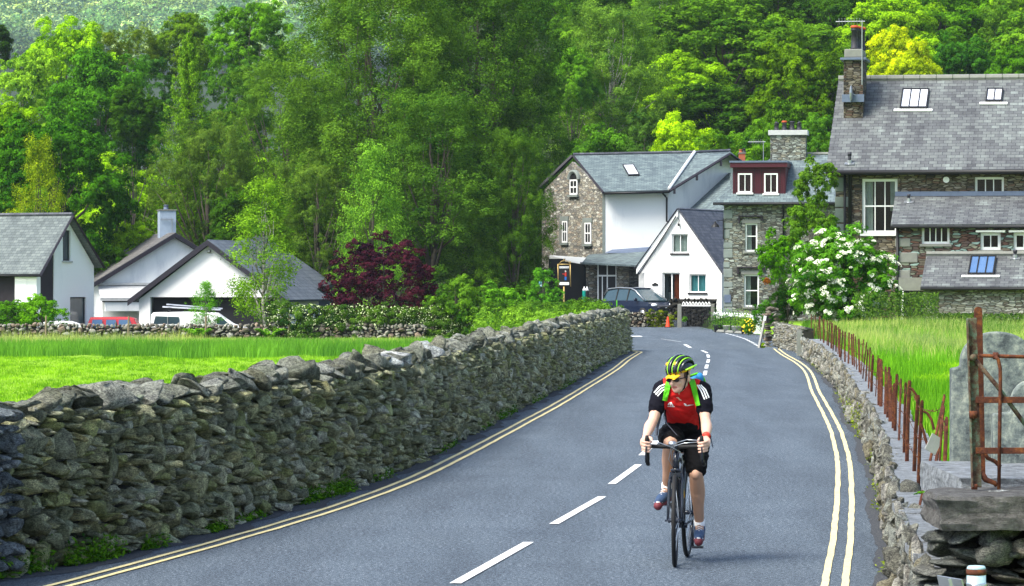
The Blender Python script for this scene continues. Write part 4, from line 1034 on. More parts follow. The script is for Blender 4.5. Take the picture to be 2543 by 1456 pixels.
# ground floor: white fascia, dark recess, slate canopy, shop front
mb = MB(); mb.slab([L_(1364, 634, 211), L_(1364, 644, 211), L_(1442, 656, 208), L_(1455, 640, 208)], .1, d=(0, .1, 0)); mb.build('fascia', M['white_paint'], HD)
mb = MB(); mb.b2(L_(1362, 790, 209.5), L_(1456, 643, 209.9)); mb.build('recess', M['black'], HD)  # solid black block, its colour stands for the shade inside the recess
mb = MB(); mb.slab([L_(1440, 652, 208), L_(1600, 660, 206.5), L_(1632, 651, 206), L_(1626, 622, 211.8), L_(1462, 632, 211.8)], .1); mb.build('canopy', M['slate_green'], HD)
mb = MB(); mb.slab([L_(1500, 629, 211.5), L_(1520, 620, 211.9), L_(1620, 613, 211.9), L_(1622, 628, 211.5)], .05, d=(0, .1, 0)); mb.build('flashing', M['lead'], HD)
mb = MB(); mb.b2(L_(1453, 790, 209.2), L_(1485, 650, 209.6)); mb.b2(L_(1530, 790, 208.6), L_(1600, 652, 209.0)); mb.build('ground_floor_wall', M['rubble_far'], HD)
mb = MB(); mb.b2(L_(1562, 790, 208.4), L_(1590, 657, 208.55)); mb.build('dark_panel', M['rubble_black'], HD)
fw = Fr(1484, 208.8, 0)
e = bpy.data.objects.new('shop_window', None); COL.objects.link(e); e.parent = HD
mb = MB()
def bb(x0, y0, x1, y1, d=.06, Y=208.6): mb.b2(L_(x0, y1, Y), L_(x1, y0, Y) + Vector((0, d, 0)))
for x in (1483, 1506, 1528): bb(x, 655, x + 3, 790)
bb(1483, 683, 1531, 687, Y=208.58); bb(1494, 687, 1496.5, 790, Y=208.62); bb(1507, 655, 1509, 683, Y=208.56)
mb.build('frame', M['white_paint'], e)
mb = MB(); bb(1485, 656, 1530, 790, .03, 208.64); mb.build('pane', M['black'], e)
downpipe(HD, [L_(1441, 655, 208.8), L_(1452, 664, 208.9), L_(1453, 740, 208.9)], .07)

# ---------------------------------------------------------------- left: white house with slate roof
E = Fr(105, 181, -27)
HE = E.thing('slate_roof_house', 'white rendered house with pale slate roof and dark timber corner at the left edge', 'house')
ee = E.p(100, 680, 0); zr_ = E.p(0, 529, 3.2).z; zeE = E.p(60, 680).z; apv = E.side(178, 532, 0).y; bkv = E.side(250, 655, 0).y; zbk = E.side(250, 655, 0).z
zap = E.side(178, 534, 0).z; LE = -9
mb = MB(); mb.slab([(LE, -.25, zeE), (.05, -.25, zeE), (.05, apv, zap), (LE, apv, zap)], .1); mb.slab([(.05, bkv + .2, zbk - .15), (LE, bkv + .2, zbk - .15), (LE, apv + .01, zap), (.05, apv + .01, zap)], .1); rf = mb.build('roof', M['slate_left'], HE)
mb = MB(); mb.tube([(LE, apv, zap + .04), (.05, apv, zap + .04)], .1, 6); mb.build('ridge', M['slate_dark'], rf)
gutter(HE, (LE, -.3, zeE - .1), (.05, -.3, zeE - .1), .06)
mb = MB(); mb.tube([(.06, -.3, zeE - .12), (.06, apv, zap - .06), (.06, bkv + .25, zbk - .2)], .09, 4); mb.build('bargeboard', M['barge'], HE)
# gable end wall (faces right), set back a little under the verge
gx_ = -.35
mid = 1.55
fE = lambda v: (zeE + (zap - zeE) * (v + .25) / (apv + .25)) if v < apv else (zap + (zbk - zap) * (v - apv) / (bkv - apv))
wv0, wv1 = E.side(156, 640, gx_).y, E.side(175, 640, gx_).y; wz0, wz1 = E.side(165, 648, gx_).z, E.side(165, 572, gx_).z
dv0, dv1 = E.side(174, 760, gx_).y, E.side(214, 760, gx_).y; dz1 = E.side(190, 738, gx_).z
mb = MB(); mb.slab([(gx_, mid, -1.4), (gx_, bkv - .1, -1.4), (gx_, bkv - .1, fE(bkv) - .12), (gx_, apv, zap - .14), (gx_, mid, fE(mid) - .14)], .3, d=(-.3, 0, 0)); wE = mb.build('gable_wall', M['shade_render'], HE)
cut(wE, [((gx_ - .6, wv0, wz0), (gx_ + .3, wv1, wz1)), ((gx_ - .6, dv0, -1.2), (gx_ + .3, dv1, dz1))])
mb = MB(); mb.slab([(gx_ - .05, .05, -1.4), (gx_ - .05, mid - .003, -1.4), (gx_ - .05, mid - .003, fE(mid) - .14), (gx_ - .05, .05, fE(.05) - .14)], .1, d=(-.1, 0, 0)); mb.build('timber_panel', M['dark_timber'], HE)
mb = MB(); mb.b2((gx_ - .6, .0, -1.4), (gx_, .35, zeE - .02)); mb.b2((gx_ - 1.3, -.02, -1.4), (gx_ - .58, .3, zeE - .02)); mb.build('corner_pier', M['white_render'], HE)
mb = MB(); mb.b2((LE, .3, -1.4), (gx_ - 1.31, .5, zeE)); mb.build('front_wall', M['dark_timber'], HE)
def swin(par, v0, z0, v1, z1, gx, cols=1):
    e = bpy.data.objects.new('window', None); COL.objects.link(e); e.parent = par; mb = MB(); f = .07; x = gx - .14
    for (p, q) in (((x, v0, z0), (x + .05, v0 + f, z1)), ((x, v1 - f, z0), (x + .05, v1, z1)), ((x, v0 + f, z0), (x + .05, v1 - f, z0 + f)), ((x, v0 + f, z1 - f), (x + .05, v1 - f, z1))): mb.b2(p, q)
    mb.build('frame', M['black'], e); mb = MB(); mb.b2((x - .005, v0 + .02, z0 + .02), (x + .02, v1 - .02, z1 - .02)); mb.build('pane', M['glass_dark'], e)
    mb = MB(); mb.b2((gx - .1, v0 - .1, z0 - .1), (gx + .08, v1 + .1, z0 - .005)); mb.build('sill', M['grey_render'], e)
plain('glass_dark', (.04, .06, .07), .08, spec=.9, var=.3, scale=.8)
swin(HE, wv0, wz0, wv1, wz1, gx_); swin(HE, dv0, -1.15, dv1, dz1, gx_)

# middle bungalow
Fm = Fr(243, 206, 15)
HF = Fm.thing('tile_roof_bungalow', 'white bungalow with brown tiled roof and pale blue chimney behind the garage', 'bungalow')
fa, fl, frr = Fm.p(433, 584), Fm.p(243, 700), Fm.p(575, 700)
frr = Vector((fa.x * 2 - fl.x, 0, fl.z))
mb = MB(); mb.slab([(fl.x + .25, 0, -1.6), (frr.x, 0, -1.6), (frr.x, 0, frr.z - .1), (fa.x, 0, fa.z - .15), (fl.x + .25, 0, fl.z - .05)], .25, d=(0, .25, 0)); mb.b2((fl.x + .25, .25, -1.6), (fl.x + .5, 9, fl.z)); mb.build('wall', M['white_render'], HF)
gable_roof(HF, fl, fa, frr, -.35, 9.5, .12, 'tile_brown', .35)
barge(HF, fl, fa, frr, -.42, .26, 'barge', drop=.12)
cL, cR = Fm.p(397, 570, 2.2), Fm.p(437, 524, 2.2)
chimney(HF, cL.x, cR.x, 2.2, 3.0, fa.z - .6, cR.z, 'chimney_blue', 'stone_trim', [(lerp(cL.x, cR.x, .45), 2.6, .14, .28, 'lead', '')], over=.05, capt=.07)
pp = Fm.p(428, 560, 2.0); aerial(HF, (pp.x, 2.1, fa.z), 1.0, .7, (-1, 0, 0), 9)
f0, f1 = Fm.p(249, 709, -1.0), Fm.p(372, 740, -1.0)
mb = MB(); mb.slab([(f0.x, -1.0, f1.z), (f1.x + 2, -1.0, f1.z), (f1.x + 2, -.02, f0.z), (f0.x, -.02, f0.z)], .05); mb.b2((f0.x, -1.05, f1.z - .17), (f1.x + 2, -.98, f1.z - .02)); mb.b2((f0.x - .1, -.12, f0.z + .01), (f1.x + 2, .0, f0.z + .15)); mb.build('porch_roof', M['grey_render'], HF)
mb = MB(); mb.b2((f0.x + .3, -.95, f1.z - .75), (f1.x + 2, -.6, f1.z - .25)); mb.build('porch_wall', M['white_render'], HF)
mb = MB(); mb.b2((f0.x + .2, -.9, f1.z - .25), (f1.x + 2, -.3, f1.z - .18)); mb.build('porch_window', M['black'], HF)

# garage block
Gg = Fr(336, 194, -12)
HG = Gg.thing('garage', 'white gabled garage with a wide dark opening and black bargeboards', 'garage')
ga_, gl2 = Gg.p(519, 602), Gg.p(334, 742); gr_ = Vector((2 * ga_.x - gl2.x, 0, gl2.z))
o0, o1 = Gg.p(373, 738), Gg.p(698, 738)
mb = MB(); mb.slab([(gl2.x + .25, 0, -1.6), (gr_.x - .25, 0, -1.6), (gr_.x - .25, 0, gl2.z - .05), (ga_.x, 0, ga_.z - .18), (gl2.x + .25, 0, gl2.z - .05)], .3, d=(0, .3, 0)); wg = mb.build('wall', M['white_gable'], HG)
cut(wg, [((o0.x, -.3, -2), (o1.x, .6, o0.z))])
mb = MB(); mb.b2((gl2.x + .26, .3, -1.6), (gl2.x + .5, 8, gl2.z)); mb.build('side_wall', M['white_gable'], HG); mb = MB(); mb.b2((gr_.x - .5, .3, -1.6), (gr_.x - .26, 8, gl2.z)); mb.build('side_wall', M['white_gable'], HG)
mb = MB(); mb.b2((o0.x + .02, .5, -1.6), (o1.x - .02, .6, o0.z + .1)); mb.build('opening_shade', M['black'], HG)  # black sheet across the opening, painted for the unlit garage interior
gable_roof(HG, gl2, ga_, gr_, -.3, 8.5, .12, 'tile_grey', .35)
barge(HG, gl2, ga_, gr_, -.37, .3, 'barge', drop=.12)
mb = MB(); K = lambda x, y, Y: Vector(((W(x, y, Y) - Gg.o).dot(Vector((*Gg.ex, 0))), (W(x, y, Y) - Gg.o).dot(Vector((*Gg.ey, 0))), W(x, y, Y).z))
mb.slab([K(705, 742, 196), K(752, 728, 200), K(828, 704, 207), K(657, 584, 206), K(600, 594, 200)], .1); mb.build('rear_roof', M['tile_grey'], HG)
mb = MB(); mb.slab([K(735, 800, 202), K(826, 800, 208), K(826, 706, 208), K(735, 734, 202)], .2, d=(0, .3, 0)); mb.build('rear_wall', M['lead'], HG)
p = Gg.p(519, 624, -.08); mb = MB(); mb.box((p.x, -.12, p.z), (.2, .1, .13)); mb.build('floodlight', M['black'], HG)
mb = MB(); mb.box((p.x, -.172, p.z), (.14, .006, .08)); mb.build('floodlight_lens', M['grey_metal'], HG)
# ---------------------------------------------------------------- foliage
def unit(v): return v / np.maximum(np.linalg.norm(v, axis=-1, keepdims=True), 1e-9)
def leaves(P, N, size, r, asp=.55, tint=None):
    """one leaf (a diamond of two bent halves) per point: P centre, N leaf normal"""
    n = len(P); a = unit(np.cross(N, r.normal(size=(n, 3)))); b = np.cross(N, a)
    s = size * r.uniform(.6, 1.4, (n, 1))
    V = np.stack([P - a * s, P - b * s * asp + N * s * .12, P + a * s, P + b * s * asp + N * s * .12], 1).reshape(-1, 3)
    Fc = np.arange(4 * n).reshape(-1, 4)
    T = np.repeat(tint if tint is not None else r.uniform(0, 1, n), 4)
    return V, Fc, T
def clumps_to_leaves(C, Rd, outdir, n, size, r, up=.55, asp=.55, ctint=None, thick=.3, flat=1.0, sub=11):
    """two levels: every clump carries smaller sprays on its outer side, every spray its leaves"""
    k = len(C); w = Rd ** 2; m = k * sub; ci = np.repeat(np.arange(k), sub)
    d = unit(r.normal(size=(m, 3)) + outdir[ci] * .8 + np.array([0, 0, up * .8]))
    sr = Rd[ci] * r.uniform(.26, .5, m); S = C[ci] + d * (Rd[ci] * r.uniform(.5, 1.12, m))[:, None] * np.array([1, 1, flat])
    ws = sr ** 2; idx = r.choice(m, n, p=ws / ws.sum())
    d2 = unit(r.normal(size=(n, 3)) + d[idx] * .7 + np.array([0, 0, up]))
    P = S[idx] + d2 * (sr[idx] * (1 - .5 * r.uniform(0, 1, n) ** 1.2))[:, None] * np.array([1.1, 1.1, .8])
    N = unit(d2 + d[idx] * .5 + r.normal(size=(n, 3)) * .38)
    st = r.normal(size=m) * .13
    T = np.clip((ctint[ci[idx]] if ctint is not None else .5) + st[idx] + r.normal(size=n) * .15, 0, 1)
    return leaves(P, N, size, r, asp, T)
def limbs(targets, H, r0, seed, z0=.18, n=14, lean=0.0, wig=.04):
    r = random.Random(seed); mb = MB(); top = Vector((lean, 0, H * .86)); k = 9
    tr = [Vector((top.x * (i / k) + r.uniform(-1, 1) * wig * H * .3 * (i > 0), r.uniform(-1, 1) * wig * H * .3 * (i > 0), -.6 + (top.z + .6) * i / k)) for i in range(k + 1)]
    mb.tube(tr, [r0 * (1 - .88 * i / k) for i in range(k + 1)], 8)
    T = list(targets); r.shuffle(T)
    for t in T[:n]:
        t = Vector(t); f = max(z0, min(.85, (t.z / H) * r.uniform(.45, .8))); i = int(f * k); a = tr[i].lerp(tr[min(k, i + 1)], f * k - i)
        m1 = a.lerp(t, .4) + Vector((r.uniform(-1, 1), r.uniform(-1, 1), -.3)) * H * .025; m2 = a.lerp(t, .72) + Vector((r.uniform(-1, 1), r.uniform(-1, 1), .3)) * H * .02
        rr = r0 * (1 - .88 * f) * .55
        mb.tube([a, m1, m2, t], [rr, rr * .65, rr * .4, rr * .12], 5)
    return mb
PROTO = {}
def proto(key, V, Fc, T, wood, bark='bark'):
    PROTO[key] = (mesh_np('crown', V, Fc, 4, [M['leaf']], False, T), wood.mesh('trunk', M[bark], True, False))
def broadleaf(key, seed, H=10., W_=4.2, zb=.12, n=60000, size=.085, kc=120, cr=(.5, 1.25), up=.6, bark='bark', asp=.6, dome=1.0, flat=.8):
    r = np.random.default_rng(seed)
    u = unit(r.normal(size=(kc, 3))); u[:, 2] = np.abs(u[:, 2]) * np.where(r.uniform(size=kc) < .72, 1, -.75)
    rad = r.uniform(.62, .95, (kc, 1)) * (1 + .16 * np.sin(3 * np.arctan2(u[:, 1], u[:, 0]) + seed))[:, None]
    cz = H * (.42 + zb * .5); rz = np.where(u[:, 2:] > 0, H - cz - cr[0], cz - H * zb)
    C = u * rad * np.concatenate([np.full((kc, 1), W_ - cr[0] * .7), np.full((kc, 1), W_ - cr[0] * .7), rz], 1) + np.array([0, 0, cz])
    ct = np.clip(.5 + r.normal(size=kc) * .16, 0, 1)
    Rd = r.uniform(*cr, kc)
    V, Fc, T = clumps_to_leaves(C, Rd, unit(u + np.array([0, 0, .2])), n, size, r, up, asp, ct, .35, flat)
    proto(key, V, Fc, T, limbs(C, H, .028 * H, seed, n=16), bark)
def birch_tree(key, seed, H=20., W_=4.0, n=90000, size=.06, k=330, strand=1.25, bark='birch_bark', zb=.14, taper=.7, lean=0.):
    """drooping crown: fine strands hanging from the tips of ascending branches"""
    r = np.random.default_rng(seed)
    t = r.uniform(zb, 1, k) ** .85; z = H * t
    env = W_ * np.sqrt(np.clip(1 - ((t - .46) / .60) ** 2, .02, 1)) if H > 10 else W_ * np.clip(np.sin(np.clip((t - zb * .4) / (1 - zb * .4), 0, 1) ** taper * math.pi), .12, 1) ** .75
    a = r.uniform(0, 2 * math.pi, k); env *= (1 + .22 * np.sin(2 * a + z * .35 + seed) + .15 * np.sin(5 * a - z * .8))
    q = r.uniform(.25, 1, k) ** .6
    tips = np.stack([np.cos(a) * env * q, np.sin(a) * env * q, z], 1)
    # each tip carries a soft hanging mass of a few sprays
    sub = 7; ci = np.repeat(np.arange(k), sub); m = k * sub; L = strand * r.uniform(.5, 1.2, k)
    oc = np.stack([np.cos(a), np.sin(a), np.full(k, .0)], 1)
    sc_ = r.normal(size=(m, 3)) * np.array([.55, .55, .3]) * min(1, strand / 1.3) + oc[ci] * .15; u_ = r.uniform(0, 1, m); sc_[:, 2] -= u_ * L[ci]; sc_[:, :2] *= (1.15 - .7 * u_)[:, None]
    S = tips[ci] + sc_ + np.array([0, 0, .35]); sr = r.uniform(.30, .62, m) * min(1, strand / 1.3) ** .7
    idx = r.integers(m, size=n); d2 = unit(r.normal(size=(n, 3)) + oc[ci[idx]] * .6 + np.array([0, 0, .35]))
    P = S[idx] + d2 * (sr[idx] * r.uniform(.4, 1, n))[:, None] * np.array([1, 1, 1.05])
    N = unit(d2 + oc[ci[idx]] * .35 + np.array([0, 0, .25]) + r.normal(size=(n, 3)) * .45)
    ct = np.clip(.5 + r.normal(size=k) * .17, 0, 1); st = r.normal(size=m) * .12
    V, Fc, T = leaves(P, N, size, r, .62, np.clip(ct[ci[idx]] + st[idx] + r.normal(size=n) * .15, 0, 1))
    proto(key, V, Fc, T, limbs(tips, H, .014 * H, seed, n=30, lean=lean, wig=.03), bark)
def larch(key, seed, H=18., W_=4.6, n=60000, size=.085):
    r = np.random.default_rng(seed); V_ = []; k = 120; rows = []
    mb = MB(); mb.tube([(0, 0, -.5), (0, 0, H * .5), (0, 0, H)], [.26, .16, .02], 8)
    P = []; N = []; per = n // k
    for i in range(k):
        t = (i + .5) / k; z = H * (.1 + .9 * t); a = i * 2.4 + r.uniform(-.3, .3); L = W_ * (1 - t) ** .8 * r.uniform(.7, 1.1) + .25
        d = np.array([math.cos(a), math.sin(a), 0]); 
        s = r.uniform(0.1, 1, per); c = d[None] * (s * L)[:, None]; c[:, 2] = z - .10 * L * s + .22 * L * s ** 2.5
        w = .33 * L * s * (1.15 - s) + .1
        side = np.cross(d, [0, 0, 1]); c += side[None] * (r.normal(size=per) * w * .6)[:, None]; c[:, 2] -= np.abs(r.normal(size=per)) * (.3 + .2 * L * .3)
        P.append(c); N.append(unit(r.normal(size=(per, 3)) * .6 + d[None] * .6 + np.array([0, 0, .5])))
        e = d * L; mb.tube([(0, 0, z), tuple(e * .55 + np.array([0, 0, z - .05 * L])), tuple(e + np.array([0, 0, z + .1 * L]))], [.05, .03, .008], 4)
    P = np.concatenate(P); N = np.concatenate(N)
    V, Fc, T = leaves(P, N, size, r, .3)
    proto(key, V, Fc, T, mb)
broadleaf('oak_a', 1); broadleaf('oak_b', 2, W_=4.8, kc=150, cr=(.45, 1.1), n=70000); broadleaf('oak_c', 3, W_=3.8, kc=90, cr=(.6, 1.4)); broadleaf('oak_d', 9, W_=4.4, kc=190, cr=(.3, .8), n=75000, size=.07, flat=.65)
broadleaf('ash_a', 4, W_=3.4, kc=130, cr=(.35, .8), n=52000, asp=.35, size=.085)
broadleaf('willow', 5, W_=4.4, kc=200, cr=(.3, .75), n=80000, asp=.3, size=.06, up=.3)
broadleaf('leafy_bush', 6, H=4., W_=2.0, zb=.02, kc=60, cr=(.25, .6), n=22000, size=.06)
broadleaf('twiggy', 26, H=4., W_=2.2, zb=.03, kc=230, cr=(.14, .32), n=42000, size=.038, up=.5)
broadleaf('leafy_bush_b', 16, H=4., W_=2.3, zb=.0, kc=46, cr=(.3, .7), n=14000, size=.08, asp=.45)
birch_tree('birch_a', 11, H=20., W_=4.6, n=200000, size=.050, k=380, bark='bark'); birch_tree('birch_b', 12, H=20., W_=4.0, n=180000, size=.050, k=350, taper=.85, bark='bark')
birch_tree('birch_c', 13, H=15., W_=3.3, n=105000, size=.048, k=190, strand=1.1, bark='bark')
birch_tree('young_birch', 14, H=7., W_=1.25, n=17000, size=.042, k=120, strand=.55, bark='birch_bark', zb=.12, taper=.7)
birch_tree('young_birch_b', 15, H=7., W_=1.5, n=22000, size=.036, k=170, strand=.5, bark='bark', zb=.05, taper=.6)
larch('larch', 21)
_t = PROTO['birch_c'][1].copy(); _t.materials.clear(); _t.materials.append(M['birch_bark']); PROTO['birch_w'] = (PROTO['birch_c'][0], _t)
def put(key, name, label, cat, loc, sx, sz, col, rz=None, group=None, crown_name='crown'):
    cm, tm = PROTO[key]; h0 = HN[key][0]; sc_ = min(sz, sx * (1.3 if h0 < 12 else 1.5)) if sz > sx else sz; up_ = max(0, h0 * (sz - sc_))
    o = thing(name, label, cat, loc, 0 if rz is None else rz, group)
    for me, nm in ((cm, crown_name), (tm, 'trunk')):
        c = link(nm, me, o); c.scale = (sx, sx, sz)
        if nm == crown_name: c.color = (col[0] * 1.08, col[1] * 1.22, col[2] * .6, 1); c.scale = (sx, sx, sc_); c.location.z = up_
    return o
HN = {'oak_a': (10.4, 4.6), 'oak_b': (10.4, 5.2), 'oak_c': (10.4, 4.3), 'oak_d': (10.2, 4.8), 'ash_a': (10.3, 3.9), 'willow': (10.3, 4.7), 'leafy_bush': (4.2, 2.2), 'leafy_bush_b': (4.2, 2.5), 'twiggy': (4.2, 2.3), 'birch_a': (20.3, 4.9), 'birch_b': (20.3, 4.3), 'birch_c': (15.3, 3.5), 'birch_w': (15.3, 3.5), 'young_birch': (7.1, 1.4), 'young_birch_b': (7.1, 1.6), 'larch': (18.2, 4.4)}
def tree(key, label, x, ytop, w, Y, col, rz=None, name='tree', cat='tree', group=None, base=None, minh=.55):
    """tree from the image position of its crown: centre column, top row, width, and its distance"""
    p = W(x, ytop, Y); h0, r0 = HN[key]
    b = tz(p.x, Y) if base is None else base
    h = p.z - b; sx = (w / 2 * Y / F) / r0; sz = h / h0
    return put(key, name, label, cat, (p.x, Y, b), sx, sz, col, rz if rz is not None else (x * 1.7) % 6.28, group)
G1 = (.058, .145, .014); G2 = (.038, .098, .014); YG = (.18, .33, .014); LG = (.12, .25, .028); SG = (.075, .15, .045); DG = (.022, .056, .012); LM = (.26, .42, .012); OL = (.11, .17, .015); BG = (.055, .15, .045)
WD = 'trees on the wooded hillside'
T = [
 # left side
 ('oak_d', 'huge dark green sycamore filling the left edge above the slate roofed house', 130, 240, 480, 212, (.038, .125, .012)),
 ('oak_a', 'tall dense green tree just above and behind the huge dark sycamore', 245, 85, 320, 262, (.055, .165, .018)),
 ('ash_a', 'loose yellow green tree at the left edge behind the dense green ones', 55, 92, 300, 280, (.18, .33, .05)),
 ('oak_c', 'low bright tree at the left edge between the dark sycamore and the loose tree', 20, 225, 190, 240, YG),
 ('oak_c', 'small very dark rounded tree at the top left corner edge', -5, 48, 90, 300, DG),
 ('oak_b', 'bright lime green round tree on the left skyline', 165, 24, 260, 292, (.22, .40, .02)),
 ('willow', 'olive tree with yellowish tips on the left skyline', 262, 48, 150, 296, OL),
 ('willow', 'second olive skyline tree between the lime tree and the tall twiggy tree', 345, 45, 130, 298, (.10, .165, .02)),
 ('oak_a', 'spreading olive green skyline tree above the larch', 455, 12, 170, 300, (.10, .19, .02)),
 ('ash_a', 'pale blue green tree left of the larch', 375, 120, 180, 268, BG),
 ('larch', 'feathery light green larch with level branches', 468, 68, 270, 221, (.13, .26, .03)),
 ('oak_b', 'deep green tree at the foot of the larch beside the dark hollow', 330, 200, 150, 245, G2),
 ('oak_d', 'bright leafy tree rising above the larch beside the big birches', 620, -30, 260, 285, (.09, .22, .02)),
 ('ash_a', 'grey green tree between the larch and the big birches', 590, 130, 200, 255, (.055, .14, .03)),
 ('willow', 'sage grey willow spreading behind the chimney of the bungalow', 515, 250, 330, 218, (.085, .15, .045)),
 ('oak_c', 'dark leaved cherry like tree between the bungalow chimney and the slim birch', 590, 455, 170, 212, G2),
 ('leafy_bush_b', 'bright bushy laurel left of the bungalow chimney', 335, 540, 160, 214, YG),
 ('leafy_bush_b', 'green shrub behind the ridge between house and bungalow', 270, 600, 130, 210, G1),
 ('willow', 'broad feathery tree left of the tallest grey green birch', 715, 70, 400, 234, (.085, .175, .035)),
 ('birch_a', 'tallest grey green birch in the centre with a dark forked trunk', 925, -95, 560, 216, (.075, .155, .03)),
 ('willow', 'low spreading grey green tree between willow and tallest birch', 790, 340, 330, 210, (.085, .155, .04)),
 ('birch_b', 'dense dark birch nearest the stone gabled building', 1180, -110, 480, 224, (.055, .125, .022)),
 ('birch_c', 'drooping birch crown hanging beside the stone gable', 1290, 120, 250, 229, (.055, .13, .024)),
 ('birch_c', 'shaded birch behind the dark red shrub', 1075, 230, 400, 206, (.06, .135, .026)),
 ('oak_b', 'dark undergrowth tree behind the garage roof', 760, 520, 260, 216, G2),
 # right side
 ('oak_a', 'bright yellow green tree between the dark hollow and the pendulous birch', 1420, 100, 150, 262, (.09, .22, .025)),
 ('oak_d', 'dark tree at the top centre above the hollow', 1490, -90, 190, 300, G2),
 ('birch_w', 'pale pendulous birch with a white trunk above the slate roof', 1515, 15, 290, 268, (.11, .21, .055)),
 ('birch_w', 'pale young birch at the top beside the pendulous one', 1640, -60, 180, 300, (.10, .20, .05)),
 ('oak_b', 'broad spreading oak above the white building', 1800, -25, 560, 288, (.075, .165, .018)),
 ('oak_d', 'dense yellow tipped beech above the stone chimney', 1985, 72, 330, 268, (.085, .17, .008)),
 ('oak_a', 'dark tree filling the gap under the broad oak', 1790, 190, 320, 272, G2),
 ('oak_c', 'golden yellow tree behind the tall chimney', 2225, 52, 210, 262, (.36, .43, .010)),
 ('oak_c', 'lower golden shoulder of the yellow tree', 2270, 120, 170, 258, (.24, .32, .010)),
 ('oak_a', 'green tree at the top between oak and chimney', 2090, -30, 260, 310, (.07, .18, .02)),
 ('oak_b', 'large bright tree at the top right behind the house roof', 2330, -60, 360, 305, (.075, .19, .012)),
 ('oak_d', 'dark bluish tree behind the skylight end of the roof', 2385, 70, 240, 272, (.035, .12, .022)),
 ('ash_a', 'pale twiggy tree in the top right corner', 2500, -40, 200, 300, (.09, .19, .03)),
 ('oak_a', 'green tree at the right edge above the roof', 2520, 90, 200, 265, (.06, .165, .012)),
 ('oak_c', 'round green tree left above the slate roof of the white building', 1495, 295, 240, 236, (.065, .17, .025)),
 ('ash_a', 'grey green tree behind the slate roof between birch and lime tree', 1600, 250, 180, 248, (.07, .15, .045)),
 ('oak_c', 'lime yellow tree above the ridge of the white building', 1690, 266, 240, 240, LM),
 ('ash_a', 'fresh green tree above the valley of the white building roof', 1800, 300, 220, 234, (.10, .22, .02)),
 ('oak_c', 'fresh green tree left of the four pot chimney', 1880, 285, 190, 238, (.085, .2, .02)),
 ('ash_a', 'fresh green tree between the four pot chimney and the tall house', 2030, 262, 190, 232, (.08, .2, .03)),
 ('oak_a', 'green tree behind the dormer house chimney', 1960, 230, 200, 255, (.07, .16, .015)),
]
T.append(('birch_c', 'low drooping birch foliage hanging just left of the stone gable', 1275, 330, 200, 205, (.06, .13, .022)))
for i, t in enumerate(T): tree(*t, group=WD)
# trees that show between the others, told apart by nothing
rr = random.Random(5)
for i in range(60):
    x = rr.uniform(1380, 2650) if i % 3 else rr.uniform(-100, 1350); Y = rr.uniform(275, 380) if x > 1380 else rr.uniform(250, 300)
    p = W(x, 0, Y); b = tz(p.x, Y); h = rr.uniform(9, 13) if x > 1380 else rr.uniform(7, 11)
    top = HZ - (b + h - EYE) * F / Y
    if x < 1380: top = max(top, 70); h = W(x, top, Y).z - b
    if h < 4: continue
    k = rr.choice(['oak_a', 'oak_b', 'oak_c', 'oak_d', 'ash_a']); ci = rr.randrange(5); c = [G1, G2, LG, YG, (.05, .15, .02)][ci]
    put(k, 'tree', '%s tree half hidden in the dense wood %s' % (['mid green', 'dark green', 'pale green', 'yellow green', 'fresh green'][ci], 'above the village roofs' if x > 1380 else 'on the left hillside'), 'tree', (p.x, Y, b - .5), h / 10.4 * rr.uniform(.85, 1.1), h / 10.4, c, rr.uniform(0, 6.28), 'half hidden trees of the wood')
# young birches, shrubs and hedges in the gardens
tree('young_birch', 'slender young birch with airy leaves in front of the garage', 655, 462, 185, 179, (.13, .25, .03), name='young_birch', base=-.9)
tree('young_birch_b', 'bushy young birch with pale leaves behind the dark red shrub', 925, 380, 200, 186, (.13, .27, .055), name='young_birch', base=-.9)
tree('twiggy', 'dark red leaved shrub in the middle of the gardens', 955, 565, 310, 178, (.050, .010, .050), name='red_shrub', cat='shrub', base=-.8)
r = np.random.default_rng(77); ns = 900                      # the twiggy shoots that stand out of it
tree('young_birch_b', 'twiggy yellow green shrub above the roof of the slate roofed house', 95, 360, 150, 198, (.20, .27, .02), name='shrub', cat='shrub', base=.5)
tree('leafy_bush_b', 'green bush in front of the slate roofed house at the left edge', 25, 738, 150, 176, (.06, .17, .015), name='bush', cat='bush', base=-.8)
tree('leafy_bush_b', 'bright leaved bush in front of the dark timber corner', 105, 722, 150, 175, (.12, .29, .02), name='bush', cat='bush', base=-.8)
tree('young_birch', 'small leafy rowan in front of the white van', 510, 705, 70, 175, (.10, .27, .03), name='sapling', cat='sapling', base=-.8)
tree('leafy_bush_b', 'light green bush right of the dark red shrub', 1130, 672, 180, 172, (.085, .18, .03), name='bush', cat='bush', base=-.8)
tree('leafy_bush', 'small pale bush at the edge of the birches near the pub sign', 1240, 690, 180, 176, (.10, .25, .03), name='bush', cat='bush', base=-.8)
tree('ash_a', 'pale leaved shrub in front of the dark recess beside the pub sign', 1350, 655, 110, 186, (.09, .26, .04), name='shrub', cat='shrub', base=-.6)
tree('leafy_bush', 'dark shrub under the birches left of the pub sign', 1310, 690, 120, 190, G2, name='shrub', cat='shrub', base=-.6)
